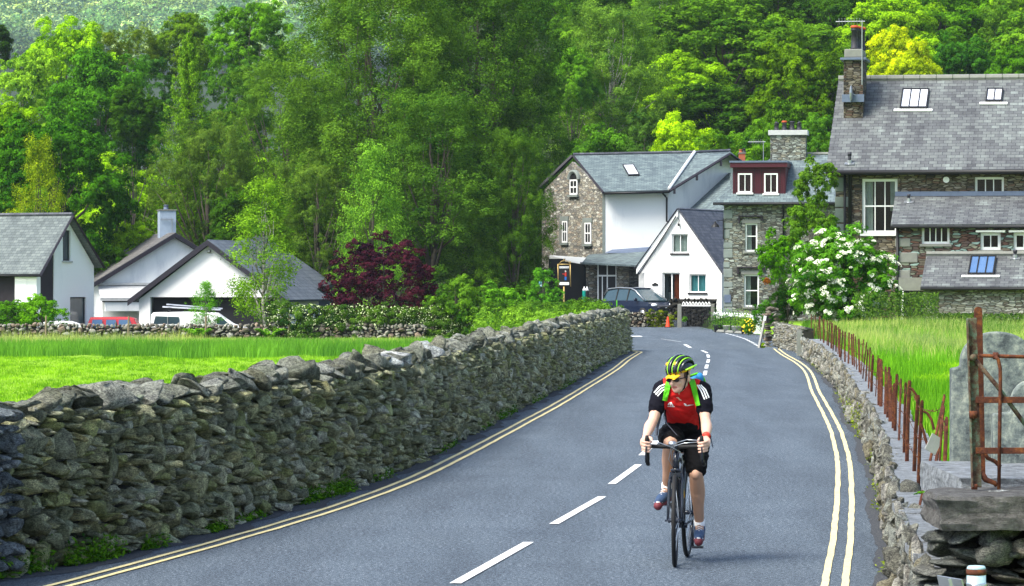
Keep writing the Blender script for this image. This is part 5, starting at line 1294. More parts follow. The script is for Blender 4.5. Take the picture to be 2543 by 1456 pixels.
# fallback hedge clumps
def hedge(label, pts, w, h, base, n, size, col, seed, name='hedge', cat='hedge', lump=.18, spray=None, up=.35):
    r = np.random.default_rng(seed); P = resample(pts, .35); C = []; 
    for p in P:
        hh = h * r.uniform(.8, 1.1) if lump > .1 else h
        for q in range(3):
            C.append((p[0] + r.normal() * .1, p[1] + r.uniform(-w / 2, w / 2), base(p[0], p[1]) + hh * (q + .5) / 3 - .05))
    C = np.array(C); Rd = r.uniform(.8, 1.25, len(C)) * max(h / 4.2, w / 3) * (1 + lump)
    out = unit(np.stack([np.zeros(len(C)), r.choice([-1, -1, 1], len(C)), np.full(len(C), .4)], 1))
    V, Fc, T_ = clumps_to_leaves(C, Rd, out, n, size, r, up, .6, np.clip(.5 + r.normal(size=len(C)) * .18, 0, 1), .4)
    o = link(name, mesh_np(name, V, Fc, 4, [M['leaf']], False, T_)); o.color = (col[0] * 1.25, col[1] * 1.3, col[2], 1); tag(o, label, cat)
    if spray:
        k = spray[0]; i = r.integers(len(C), size=k); P_ = C[i] + unit(r.normal(size=(k, 3)) + out[i] + [0, -.3, .2]) * Rd[i][:, None] * 1.0
        N_ = unit(r.normal(size=(k, 3)) + [0, -1, .6]); V, Fc, T_ = leaves(P_, N_, spray[1], r, .9)
        c = link('blossom', mesh_np('blossom', V, Fc, 4, [M['cream']]), o)
    return o
hb = lambda x, y: -.75
p0, p1 = W(690, 800, 172.5), W(1190, 790, 172); p2 = W(1330, 780, 168)
hedge('long clipped hedge with creamy blossom behind the field wall', [(p0.x, 171.7), (p1.x, 171.4)], .8, 1.6, hb, 46000, .045, (.045, .10, .018), 40, spray=(3800, .032), lump=.08)
hedge('tall loose mixed hedge joining the trimmed hedge to the end of the roadside wall', [(p1.x - .5, 171.5), (p2.x + .6, 166), (W(1500, 780, 150).x, 150)], 1.2, 1.75, hb, 64000, .045, (.055, .13, .018), 41, lump=.14)
hedge('bright garden hedge behind the road wall where it reaches its highest point', [(W(1200, 790, 140).x, 140), (W(1490, 790, 128).x, 128)], 1.1, 1.35, lambda x, y: -.5, 30000,   .042, (.10, .21, .03), 42, lump=.32)
hedge('square clipped dark hedge between the bungalow and the red car', [(W(246, 780, 192).x, 192), (W(342, 780, 192).x, 192)], .7, 1.15, lambda x, y: -1.2, 9000, .045, (.045, .13, .02), 43, lump=.05)
hedge('ivy hanging over the low wall behind the traffic cone', [(W(1610, 790, 188.6).x, 188.6), (W(1680, 790, 188.9).x, 188.9)], .25, .85, lambda x, y: -.32, 5000, .035, (.085, .12, .015), 44, name='ivy', cat='ivy', lump=.05)
# elder with its flat white flower heads
def elder():
    r = np.random.default_rng(50); c = W(2092, 690, 118); o = thing('elder_bush', 'big elder bush covered in flat white flower heads beside the stone house', 'bush', (c.x, 118, .4))
    H_ = W(0, 556, 118).z - .4; k = 150
    u = unit(r.normal(size=(k, 3))); u[:, 2] = np.abs(u[:, 2]) * np.where(r.uniform(size=k) < .58, 1, -.95)
    C = u * r.uniform(.55, .92, (k, 1)) * np.array([1.75, 1.4, H_ * .46]) + np.array([0, 0, H_ * .5]); C[:, 0] -= (C[:, 2] < .9) * .15
    Rd = r.uniform(.22, .45, k); out = unit(u + [0, -.2, .1])
    V, Fc, T_ = clumps_to_leaves(C, Rd, out, 34000, .058, r, .5, .4, np.clip(.5 + r.normal(size=k) * .16, 0, 1), .4)
    cr = link('crown', mesh_np('crown', V, Fc, 4, [M['leaf']], False, T_), o); cr.color = (.085, .26, .02, 1)
    mb = limbs(C, H_, .07, 3, n=14); mb.build('trunk', M['bark'], o, True)
    # flower heads: small domes of tiny petals
    n = 420; i = r.integers(k, size=n); d = unit(out[i] + r.normal(size=(n, 3)) * .5 + [0, -.55, .25]); Pc = C[i] + d * Rd[i][:, None] * 1.08
    ax = unit(d + [0, 0, .8]); m = 50; rad = r.uniform(.06, .13, n)
    q = r.uniform(0, 1, (n, m)) ** .5; an = r.uniform(0, 6.28, (n, m)); a = unit(np.cross(ax, [0.3, 1, .2])); b = np.cross(ax, a)
    P = Pc[:, None] + (a[:, None] * np.cos(an)[..., None] + b[:, None] * np.sin(an)[..., None]) * (q * rad[:, None])[..., None] + ax[:, None] * ((1 - q ** 2) * rad[:, None] * .35)[..., None]
    N = unit(np.repeat(ax, m, 0) + r.normal(size=(n * m, 3)) * .35)
    V, Fc, T_ = leaves(P.reshape(-1, 3), N, .018, r, .9); bl = link('blossom', mesh_np('blossom', V, Fc, 4, [M['blossom']]), o); bl['kind'] = 'stuff'
elder()
tree('leafy_bush', 'large leaved shrub just below the tall one at the stone house corner', 2015, 480, 160, 125, (.08, .17, .03), name='shrub', cat='shrub', base=.3)
tree('leafy_bush', 'tall shrub with drooping leaves at the left corner of the stone house', 2024, 380, 125, 127, (.10, .19, .04), name='shrub', cat='shrub', base=.3)
tree('leafy_bush', 'feathery fresh green acer in front of the dormer house', 1935, 560, 130, 146, (.08, .22, .012), name='small_tree', base=0)
tree('leafy_bush_b', 'dark evergreen bush behind the stone gatepost', 1955, 700, 110, 128, (.02, .06, .012), name='bush', cat='bush', base=.3)
tree('leafy_bush_b', 'low green plants under the acer beside the white railings', 1895, 740, 80, 150, (.05, .16, .02), name='bush', cat='bush', base=-.2)
tree('leafy_bush_b', 'small orange tipped bush left of the elder', 1903, 688, 22, 140, (.30, .10, .03), name='bush', cat='bush', base=.1)

# far hillside beyond the valley
def far_wood():
    r = np.random.default_rng(90)
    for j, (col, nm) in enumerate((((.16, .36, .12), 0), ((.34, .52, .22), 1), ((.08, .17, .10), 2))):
        k = 900; Y = r.uniform(2200, 2800, k); X = r.uniform(-.16, .02, k) * Y; m = X < 60; X, Y = X[m], Y[m]; k = len(X)
        Z = terr(X, Y); Rd = r.uniform(9, 18, k); C = np.stack([X, Y, Z + Rd * .8], 1)
        V, Fc, T_ = clumps_to_leaves(C, Rd, np.tile([[0, -.3, .3]], (k, 1)), 150000, 1.15, r, .5, .6, r.uniform(.2, .8, k), .25)
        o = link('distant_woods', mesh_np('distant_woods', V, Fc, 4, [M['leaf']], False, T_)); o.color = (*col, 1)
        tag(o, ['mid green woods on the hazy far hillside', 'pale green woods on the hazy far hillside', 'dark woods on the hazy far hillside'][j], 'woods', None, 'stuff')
far_wood()
# undergrowth on the slope behind the village, seen in the gaps
def under():
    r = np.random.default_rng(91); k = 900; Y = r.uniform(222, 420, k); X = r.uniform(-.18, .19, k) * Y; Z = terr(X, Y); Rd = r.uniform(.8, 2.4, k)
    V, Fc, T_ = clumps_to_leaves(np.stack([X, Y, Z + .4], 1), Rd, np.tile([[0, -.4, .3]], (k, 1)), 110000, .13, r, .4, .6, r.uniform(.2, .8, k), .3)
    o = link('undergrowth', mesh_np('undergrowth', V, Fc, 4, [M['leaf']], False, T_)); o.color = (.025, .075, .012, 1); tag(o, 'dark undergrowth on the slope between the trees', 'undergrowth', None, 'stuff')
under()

# ---------------------------------------------------------------- grass
def blades(name, label, n, sampler, h, w, col, seed, lean=.35, seeds=None, cat='grass', curve=.35, hf=None):
    r = np.random.default_rng(seed); X, Y = sampler(r, n); n = len(X); Z = terr(X, Y) - .03
    hh = h * r.uniform(.45, 1.15, n) * (1 + .25 * np.sin(X * 1.3 + Y * .21) * np.sin(Y * .37 + X * .4)); hh = hh * hf(X, Y) if hf else hh; a = r.uniform(0, 6.28, n); ww = w * r.uniform(.6, 1.3, n)
    b = np.stack([X, Y, Z], 1); d = np.stack([np.cos(a), np.sin(a), np.zeros(n)], 1); l = r.uniform(0, lean, n) * hh
    t = b + d * l[:, None] + np.array([0, 0, 1]) * hh[:, None]; mid = (b + t) / 2 + np.array([0, 0, 1]) * (hh * .1)[:, None] - d * (l * .18)[:, None]
    s = np.stack([-np.sin(a + .6), np.cos(a + .6), np.zeros(n)], 1) * ww[:, None]
    V = np.stack([b - s, b + s, mid + s * .8, t + s * .05, t - s * .05, mid - s * .8], 1).reshape(-1, 3)
    i = np.arange(n)[:, None] * 6; Fc = np.concatenate([i + [[0, 1, 2, 5]], i + [[5, 2, 3, 4]]], 0)
    tt = np.clip(r.uniform(0, 1, n) * .55 + .22 + .2 * np.sin(X * .8) * np.sin(Y * .12 + 1) + .22 * np.sin(X * 3.1 + 2 * np.sin(Y * .3)) * np.sin(Y * .55 + X * .6), 0, 1)
    o = link(name, mesh_np(name, V, Fc, 4, [M['blade']], False, np.repeat(tt, 6))); o.color = (*col, 1); tag(o, label, cat, None, 'stuff')
    return o
def smp(x0, x1, Y0, Y1, cond=None, p=1.0):       # uniform over image columns x0..x1 (as angles) and distances
    def f(r, n):
        Y = Y0 + (Y1 - Y0) * r.uniform(0, 1, n) ** p; X = (r.uniform(x0, x1, n) - CX) / F * Y
        if cond is not None: m = cond(X, Y); X, Y = X[m], Y[m]
        return X, Y
    return f
inL = lambda X, Y: X < XL(Y) - .7
inR = lambda X, Y: X > XR(Y) + .55
blades('field_grass', 'short bright green grass of the mown field', 90000, smp(-20, 1150, 60, 134, inL, .8), .09, .011, (.20, .42, .018), 60)
blades('tall_grass', 'tall uncut grass along the foot of the field wall', 90000, smp(-30, 1480, 129, 171.4, lambda X, Y: inL(X, Y) & (Y > 133 + 2.2 * np.sin(X * .7) + 1.5 * np.sin(X * 2.3 + 1))), .50, .011, (.11, .29, .035), 61, hf=lambda X, Y: lerp(1, .42, sstep(Y, 140, 168)))
blades('tall_grass', 'pale seeding grass in front of the field wall', 14000, smp(-30, 1480, 150, 171.6, inL), .55, .007, (.34, .42, .15), 62, hf=lambda X, Y: lerp(1, .6, sstep(Y, 155, 170)) * (.7 + .5 * (X < -14)))
blades('tall_grass', 'tall fresh grass behind the rusty posts', 50000, smp(1950, 2650, 22, 100, lambda X, Y: (X > XR(Y) + .55) & (X < XR(Y) + 1.5 + .5 * np.sin(Y * .5)), 1.0), .3, .006, (.12, .33, .02), 63)
blades('short_grass', 'short bright grass of the graveyard', 90000, smp(2100, 2650, 30, 92, lambda X, Y: X > XR(Y) + .9), .09, .008, (.22, .46, .018), 64)
blades('tall_grass', 'pale seeding grass of the graveyard', 26000, smp(1990, 2650, 74, 114, lambda X, Y: X > XR(Y) + .7), .44, .006, (.36, .46, .15), 65)
blades('tall_grass', 'fresh green tufts among the pale graveyard grass', 26000, smp(1990, 2650, 72, 114, lambda X, Y: (X > XR(Y) + .7) & (np.sin(X * 1.1 + Y * .23) > -.2)), .38, .008, (.14, .36, .03), 67)
blades('tall_grass', 'long green grass below the lowest lean-to', 50000, smp(1990, 2650, 95, 121.5, lambda X, Y: X > XR(Y) + .6), .34, .009, (.09, .23, .03), 66)

def tufts():
    r = np.random.default_rng(68); k = 900; Y = 60 + 76 * r.uniform(0, 1, k); X = (r.uniform(-20, 1150, k) - CX) / F * Y; m = inL(X, Y); X, Y = X[m], Y[m]; i = r.integers(len(X), size=26000)
    return lambda r_, n: (X[i] + r_.normal(size=26000) * .09, Y[i] + r_.normal(size=26000) * .16)
blades('field_tufts', 'darker tufts of grass and weed scattered over the mown field', 26000, tufts(), .13, .009, (.13, .31, .02), 69)
# ---------------------------------------------------------------- cyclist on a drop bar bicycle
plain('skin', (.60, .37, .28), .55, spec=.35, var=.10, scale=9); plain('skin_tan', (.44, .26, .18), .55, spec=.3, var=.12, scale=9)
plain('jersey_red', (.55, .008, .008), .75, var=.12, scale=30, bump=.1); plain('jersey_black', (.006, .006, .011), .9, spec=.1, var=.1)
plain('shorts_black', (.004, .004, .005), .9, spec=.1, var=.2, bump=.1); plain('strap_green', (.09, .46, .01), .7, var=.12); plain('pack_blue', (.02, .20, .48), .6, var=.15)
plain('lime', (.30, .75, .03), .4, var=.05); plain('cap_yellow', (.85, .45, .01), .6, var=.08); plain('sock', (.78, .78, .80), .9, var=.05)
plain('shoe_blue', (.03, .06, .13), .6, var=.4, scale=40); plain('shoe_sole', (.15, .03, .04), .6, var=.2); plain('hair', (.05, .03, .02), .8); plain('lips', (.42, .13, .11), .5, var=.05)
plain('frame_black', (.014, .018, .03), .25, spec=.6, var=.1); plain('tyre', (.012, .012, .013), .7, var=.2); plain('alloy', (.55, .57, .6), .3, metal=.9, var=.1); plain('tape', (.012, .012, .013), .7); plain('webbing', (.12, .13, .17), .7); plain('wrist_red', (.6, .05, .03), .5)
CA = -8.3
CF = Fr(CX + 1.288 * F / 27.43, 27.43, CA)
J = lambda x, y, v: CF.p(x, y, v)
bk = thing('bicycle', 'black drop handlebar bicycle ridden towards the camera', 'bicycle', CF.o, CF.a)
def wheel(y, z=.345, steer=0.0, seed=0):
    e = bpy.data.objects.new('wheel', None); COL.objects.link(e); e.parent = bk; e.location = (0, y, z); e.rotation_euler = (0, 0, steer)
    C = lambda r, n=48: [(0, r * math.cos(2 * math.pi * i / n), r * math.sin(2 * math.pi * i / n)) for i in range(n)]
    MB().tube(C(.328), .017, 10, closed=True, up=(1, 0, 0)).build('tyre', M['tyre'], e, True)
    MB().tube(C(.305), .010, 6, closed=True, up=(1, 0, 0)).build('rim', M['frame_black'], e, True)
    mb = MB()
    for i in range(24):
        a = 2 * math.pi * i / 24; s = .03 if i % 2 else -.03; a2 = a + (.45 if (i // 2) % 2 else -.45)
        mb.tube([(s, .02 * math.cos(a2), .02 * math.sin(a2)), (0, .3 * math.cos(a), .3 * math.sin(a))], .0016, 4)
    mb.build('spokes', M['alloy'], e); mb = MB(); mb.cyl((-.05, 0, 0), (.05, 0, 0), .018, 10); mb.cyl((-.075, 0, 0), (.075, 0, 0), .007, 8); mb.build('hub', M['frame_black'], e, True)
wheel(-.49, steer=R(4)); wheel(.49)
mb = MB()
for s in (-1, 1):
    mb.tube([(s * .03, -.405, .70), (s * .047, -.42, .62), (s * .052, -.455, .46), (s * .053, -.49, .345)], [.017, .015, .012, .009], 8)
mb.tube([(-.034, -.402, .705), (0, -.40, .725), (.034, -.402, .705)], .018, 8); mb.cyl((0, -.40, .71), (0, -.375, .86), .016, 10)
mb.build('fork', M['frame_black'], bk, True)
mb = MB(); HT, HB_ = Vector((0, -.378, .845)), Vector((0, -.397, .735)); BB, ST = Vector((0, .06, .275)), Vector((0, .215, .80))
mb.cyl(HB_, HT, .024, 12); mb.cyl(HB_ + Vector((0, .01, .02)), BB, .022, 10); mb.cyl(HT + Vector((0, .01, -.03)), ST + Vector((0, -.02, -.06)), .016, 10); mb.cyl(BB, ST, .016, 10)
for s in (-1, 1):
    mb.tube([BB + Vector((s * .02, .02, 0)), (s * .055, .2, .30), (s * .066, .49, .345)], .009, 6); mb.tube([ST + Vector((s * .012, 0, -.07)), (s * .05, .33, .62), (s * .066, .49, .345)], .007, 6)
mb.cyl(BB - Vector((.04, 0, 0)), BB + Vector((.04, 0, 0)), .022, 12)
mb.build('frame', M['frame_black'], bk, True)
mb = MB(); mb.cyl(ST, (0, .25, .90), .0135, 8); mb.build('seatpost', M['alloy'], bk, True)
mb = MB(); mb.ell((0, .26, .92), (.07, .13, .028), 14, 8); mb.ell((0, .14, .925), (.028, .12, .022), 12, 8); mb.build('saddle', M['tape'], bk, True)
SB = Vector((0, -.465, .895))
mb = MB(); mb.tube([(0, -.375, .86), (0, -.42, .885), SB], .017, 8); mb.cyl(SB - Vector((.02, 0, 0)), SB + Vector((.02, 0, 0)), .021, 10); mb.build('stem', M['frame_black'], bk, True)
hl, hr = J(1610, 1108, -.50), J(1745, 1108, -.50); HX = (hr.x - hl.x) / 2; hc = (hl.x + hr.x) / 2
mb = MB()
for s in (-1, 1):
    X = lambda f: hc * abs(f) + s * HX * f
    mb.tube([(0, -.465, .895), (X(.5), -.465, .897), (X(.88), -.47, .90), (X(1), -.50, .90), (X(1), -.55, .895), (X(1), -.575, .86), (X(1), -.565, .81), (X(1.02), -.53, .775), (X(1.03), -.46, .765)], .0155, 8)
mb.build('handlebar', M['tape'], bk, True)
for s in (-1, 1):
    x = hc + s * HX; mb = MB()
    mb.tube([(x, -.52, .905), (x, -.575, .925), (x, -.605, .955), (x, -.61, .985)], [.016, .019, .017, .012], 8); mb.build('hood', M['tape'], bk, True)
    mb = MB(); mb.tube([(x, -.61, .945), (x + s * .004, -.63, .89), (x + s * .008, -.622, .82), (x + s * .01, -.605, .785)], [.009, .008, .007, .006], 6); mb.build('brake_lever', M['frame_black'], bk, True)
mb = MB(); xr_, xl_ = hc + HX, hc - HX
mb.tube([(xr_ - .01, -.60, .95), (.1, -.58, .955), (.02, -.52, .93), (-.03, -.46, .86), (-.03, -.38, .75)], .0035, 5); mb.tube([(xl_ + .01, -.60, .95), (-.1, -.60, .93), (-.02, -.58, .90), (.04, -.5, .86), (.055, -.44, .78), (.045, -.43, .70)], .0035, 5)
mb.tube([(xr_ - .01, -.60, .94), (.08, -.6, .93), (-.02, -.55, .9), (-.05, -.45, .8), (.03, -.33, .62)], .003, 5); mb.build('brake_cables', M['alloy'], bk, True)
mb = MB(); b_ = J(1669, 1104, -.47); mb.cyl((b_.x, -.47, .905), (b_.x, -.47, .93), .03, 16); mb.ell((b_.x, -.47, .93), (.03, .03, .012), 16, 6, z0=0); mb.build('bell', M['alloy'], bk, True)
mb = MB(); mb.box((.0, -.43, .685), (.07, .03, .03)); mb.tube([(-.035, -.43, .68), (-.04, -.43, .66), (-.02, -.44, .63)], .008, 6); mb.tube([(.035, -.43, .68), (.04, -.43, .66), (.02, -.44, .63)], .008, 6); mb.build('brake_caliper', M['frame_black'], bk)
PL, PR_ = Vector((-.115, .03, .435)), Vector((.118, .08, .108))
for P_e, s in ((PL, -1), (PR_, 1)):
    c = Vector((s * .075, BB.y, BB.z)); d = Vector((s * .08, P_e.y, P_e.z))
    mb = MB(); mb.tube([c, d], [.014, .010], 6); ck_ = mb.build('crank', M['frame_black' if s > 0 else 'alloy'], bk, True)
    mb = MB(); mb.cyl(d, P_e + Vector((s * .03, 0, 0)), .006, 6); mb.box(P_e, (.085, .07, .018)); mb.build('pedal', M['frame_black'], ck_)
mb = MB(); n = 36; cr_ = [(-.055, BB.y + .095 * math.cos(2 * math.pi * i / n), BB.z + .095 * math.sin(2 * math.pi * i / n)) for i in range(n)]; mb.tube(cr_, .006, 6, closed=True, up=(1, 0, 0)); 
for i in range(5): a = 2 * math.pi * i / 5; mb.tube([(-.055, BB.y, BB.z), (-.055, BB.y + .09 * math.cos(a), BB.z + .09 * math.sin(a))], .007, 5)
mb.build('chainring', M['alloy'], bk, True)
mb = MB(); mb.tube([(-.055, BB.y, BB.z + .098), (-.055, .49, .385)], .004, 4); mb.tube([(-.055, BB.y, BB.z - .098), (-.055, .46, .22), (-.055, .50, .26)], .004, 4); mb.build('chain', M['alloy'], bk)
bd = (BB - HB_).normalized(); bp = HB_.lerp(BB, .48) + Vector((0, .045, .05))
mb = MB(); mb.tube([bp - bd * .1, bp + bd * .06, bp + bd * .085, bp + bd * .1], [.034, .034, .034, .03], 12); mb.tube([bp - bd * .1, bp - bd * .12, bp - bd * .14], [.03, .014, .012], 12); mb.build('bottle', M['cap_yellow'], bk, True)

# --- the rider
mn = thing('person', 'cyclist in red and black jersey, black shorts and lime striped helmet, riding', 'person', CF.o, CF.a)
def merged(name, mb, voxel, mats, parent, sm=3, sfac=.5):
    o = mb.build(name, mats, parent, True); md = o.modifiers.new('r', 'REMESH'); md.mode = 'VOXEL'; md.voxel_size = voxel; md.use_smooth_shade = True
    if sm: ms = o.modifiers.new('s', 'SMOOTH'); ms.iterations = sm; ms.factor = sfac
    return baked(o)
def chain(mb, pts, rs, n=12, flat=1.0, up=(0, 0, 1)):
    """tapering limb with rounded ends: path points and radii"""
    P = [Vector(p) for p in pts]; Q = []; S = []
    for i in range(len(P) - 1):
        for k in range(5): t = k / 5; Q.append(P[i].lerp(P[i + 1], t)); S.append(lerp(rs[i], rs[i + 1], t * t * (3 - 2 * t)))
    Q.append(P[-1]); S.append(rs[-1]); mb.tube(Q, S, n, flat=flat, up=up)
    mb.ell(P[0], (rs[0],) * 3, 10, 8); mb.ell(P[-1], (rs[-1],) * 3, 10, 8)
ShL, ShR = J(1644, 965, -.06), J(1743, 968, -.06)
ElL, ElR = J(1621, 1045, -.20), J(1752, 1047, -.20); WrL, WrR = Vector((xl_ - .028, -.475, .955)), Vector((xr_ + .022, -.475, .958))
HipL, HipR = Vector((-.09, .20, .95)), Vector((.10, .20, .95))
KnL, KnR = J(1664, 1101, -.20), J(1728, 1178, -.10)
AnL, AnR = J(1655, 1212, .07), J(1737, 1305, .11)
mb = MB()
chain(mb, [(0, .22, .96), (0.01, .12, 1.09), (.0, -.02, 1.22), (0, -.09, 1.31)], [.15, .125, .15, .11], 16, flat=.7, up=(0, 0, 1))
chain(mb, [J(1694, 970, -.10), J(1690, 952, -.16)], [.062, .056])
for Sh, El, Wr in ((ShL, ElL, WrL), (ShR, ElR, WrR)):
    m1 = Sh.lerp(El, .45); m2 = El.lerp(Wr, .3); s = -1 if Sh.x < 0 else 1
    chain(mb, [Sh, m1, El, m2 + Vector((s * .006, 0, 0)), Wr], [.055, .050, .039, .043, .026])
    # hand: palm, four curled fingers and a thumb closed on the hood
    x = xl_ if s < 0 else xr_
    palm = Vector((x + s * .030, -.535, .935)); chain(mb, [Wr, palm + Vector((0, .02, .01)), palm + Vector((0, -.02, -.012))], [.025, .031, .030], 12, flat=.75)
    for k, (dz, ln) in enumerate(((.0, 1.0), (-.024, 1.08), (-.047, 1.0), (-.068, .82))):
        z = .945 + dz; rr_ = .0098 - .0008 * k
        pts = [(x + s * .038, -.545, z), (x + s * .036, -.592 - .004 * ln, z - .004), (x + s * .012, -.628, z - .010), (x - s * .018, -.618, z - .014), (x - s * .026 * ln, -.592, z - .012)]
        chain(mb, pts, [rr_ * 1.1, rr_ * 1.05, rr_, rr_ * .95, rr_ * .85], 8)
    chain(mb, [(x + s * .01, -.50, .965), (x - s * .022, -.525, .962), (x - s * .03, -.56, .945), (x - s * .028, -.585, .935)], [.015, .0125, .011, .0095], 8)
for Hip, Kn, An, tz_ in ((HipL, KnL, AnL, .5), (HipR, KnR, AnR, .5)):
    m1 = Hip.lerp(Kn, .5) + Vector((0, -.015, .01)); m2 = Kn.lerp(An, .32) + Vector((0, .022, 0)); s = -1 if Hip.x < 0 else 1
    chain(mb, [Hip, m1, Kn + Vector((0, .01, 0)), m2, Kn.lerp(An, .7), An], [.095, .078, .054, .058, .041, .034])
    mb.ell(Kn + Vector((0, -.022, .0)), (.036, .03, .042), 12, 8)
    foot = Vector((An.x, An.y, An.z)); toe = foot + (Vector((-.045, -.19, -.115)) if s < 0 else Vector((.012, -.20, -.10)))
    chain(mb, [An, foot.lerp(toe, .5) + Vector((0, 0, -.025)), toe], [.034, .032, .026])
# head
HM = Matrix.Translation(J(1687, 938, -.20)) @ Matrix.Rotation(R(-33), 4, 'Z') @ Matrix.Rotation(R(12), 4, 'X') @ Matrix.Rotation(R(-3), 4, 'Y')
hd = MB(HM)
hd.ell((0, .012, .03), (.074, .092, .085), 20, 14); hd.ell((0, -.02, -.03), (.063, .068, .072), 18, 12)      # skull, face
hd.ell((0, -.062, -.083), (.027, .024, .021), 12, 8); hd.ell((0, -.035, -.07), (.05, .05, .038), 14, 8)     # chin, jaw
hd.ell((0, -.074, .022), (.052, .018, .014), 14, 8)                                                       # brow
hd.tube([(0, -.078, .012), (0, -.092, -.008), (0, -.104, -.026)], [.009, .012, .014], 8); hd.ell((0, -.101, -.028), (.017, .013, .010), 10, 8)
for s in (-1, 1):
    hd.ell((s * .036, -.066, -.026), (.022, .018, .020), 12, 8); hd.ell((s * .076, .012, -.012), (.010, .02, .032), 10, 8)
hd.ell((0, -.083, -.050), (.024, .010, .007), 12, 6); hd.ell((0, -.081, -.060), (.020, .009, .006), 12, 6)
mb.v += [Vector(p) for p in hd.v]; off = len(mb.v) - len(hd.v); mb.f += [[i + off for i in f] for f in hd.f]; mb.m += hd.m
body = merged('body', mb, .0052, M['skin'], mn, 3, .5)
lg = M['skin_tan']; body.data.materials.append(lg); body.data.materials.append(M['lips'])
HMi = HM.inverted()
for p in body.data.polygons:
    if p.center.z < .97 and abs(p.center.y + .55) > .09 and p.center.y > -.45: p.material_index = 1
    q = HMi @ p.center
    if abs(q.z + .055) < .009 and abs(q.x) < .024 and q.y < -.07: p.material_index = 2
# jersey
mb = MB()
chain(mb, [(0.005, .17, 1.03), (0.01, .10, 1.10), (.0, -.03, 1.23), (0, -.085, 1.315)], [.145, .142, .165, .120], 20, flat=.74)
mb.ell((0, -.10, 1.24), (.13, .06, .085), 16, 10)
cl_ = J(1694, 962, -.10)
for Sh, El in ((ShL, ElL), (ShR, ElR)):
    s = -1 if Sh.x < 0 else 1
    chain(mb, [(s * .05, -.09, 1.335), (Sh.x * .72, Sh.y - .01, Sh.z + .018), Sh + Vector((0, 0, -.004)), Sh.lerp(El, .35), Sh.lerp(El, .60), Sh.lerp(El, .62)], [.06, .068, .072, .070, .068, .064], 14)
jersey = merged('jersey', mb, .006, M['jersey_red'], mn, 5, .5)
jersey.data.materials.append(M['jersey_black'])
def sleeve_side(c):
    for Sh, El in ((ShL, ElL), (ShR, ElR)):
        d = (El - Sh).normalized(); s = -1 if Sh.x < 0 else 1
        if s * (c.x - Sh.x) > -.028 and c.z < Sh.z + .085 and (c - Sh).dot(Vector((0, 0, -1))) > -.08 and (c.x - Sh.x) * s > -.028 + .25 * max(0, (c.z - Sh.z)): return True
        if s * (c.x) > .128 and c.z < Sh.z: return True
    return False
def crease(o, amp, f, seed=0):
    me = o.data; me.update(); nn = [v.normal.copy() for v in me.vertices]
    for v, n in zip(me.vertices, nn):
        c = v.co; w = mnoise.noise(Vector((c.x * f + 2.5 * c.z * f * .4, c.y * f * .6, c.z * f * 1.6 + seed))); w2 = mnoise.noise(Vector((c.x * f * 2.2, c.y * f * 1.5 + seed, c.z * f * 3.0 + c.x * f)))
        v.co = c + n * (-abs(w) * 1.6 + w2 * .8 + .35) * amp
crease(jersey, .0065, 13)
for p in jersey.data.polygons:
    if sleeve_side(p.center): p.material_index = 1
# open the sleeve ends and neck: cut away below the hem
# shorts
mb = MB()
chain(mb, [(0, .20, .97), (0.006, .13, 1.06)], [.152, .138], 18, flat=.8)
mb.ell((0, .2, .95), (.16, .13, .1), 18, 12)
for Hip, Kn, f in ((HipL, KnL, .80), (HipR, KnR, .86)):
    m1 = Hip.lerp(Kn, .5) + Vector((0, -.015, .01)); e = Hip.lerp(Kn, f)
    chain(mb, [Hip, m1, e], [.108, .098, .083], 14)
shorts = merged('shorts', mb, .007, M['shorts_black'], mn, 4, .5)
crease(shorts, .008, 14, 5)
# socks and shoes
for An, Kn, s in ((AnL, KnL, -1), (AnR, KnR, 1)):
    mb = MB(); u = (Kn - An).normalized(); mb.tube([An - u * .03, An + u * .0, An + u * .045], [.042, .040, .041], 12); mb.build('sock', M['sock'], mn, True)
    d = (Vector((-.045, -.20, -.10)) if s < 0 else Vector((.012, -.21, -.085))); toe = An + d
    mb = MB(); H0 = An + Vector((0, .03, -.03))
    chain(mb, [H0 + Vector((0, .015, -.02)), An + Vector((0, -.01, -.045)), An.lerp(toe, .6) + Vector((0, 0, -.012)), toe + Vector((0, .01, .0))], [.040, .042, .042, .033], 12, flat=.85)
    mb.tube([An + Vector((0, .0, -.04)), An + Vector((0, 0, -.002))], [.045, .043], 12)
    shoe = merged('shoe', mb, .006, M['shoe_blue'], mn, 3, .5)
    mb = MB(); P = [H0 + Vector((0, .02, -.052)), An + Vector((0, -.03, -.082)), An.lerp(toe, .6) + Vector((0, 0, -.048)), toe + Vector((0, -.005, -.024))]
    chain(mb, P, [.036, .036, .043, .034], 12, flat=.4); mb.build('sole', M['shoe_sole'], shoe, True)
    mb = MB()
    for k in range(4):
        c = An.lerp(toe, .22 + .13 * k) + Vector((0, -.008, .026 - .003 * k)); mb.tube([c + Vector((-.022, .01, -.008)), c + Vector((0, -.004, .004)), c + Vector((.022, .01, -.008))], .0035, 5)
    mb.tube([toe + Vector((-.03, .01, .0)), toe + Vector((0, -.03, .004)), toe + Vector((.03, .01, 0))], .006, 6); mb.build('laces', M['sock'], shoe, True)
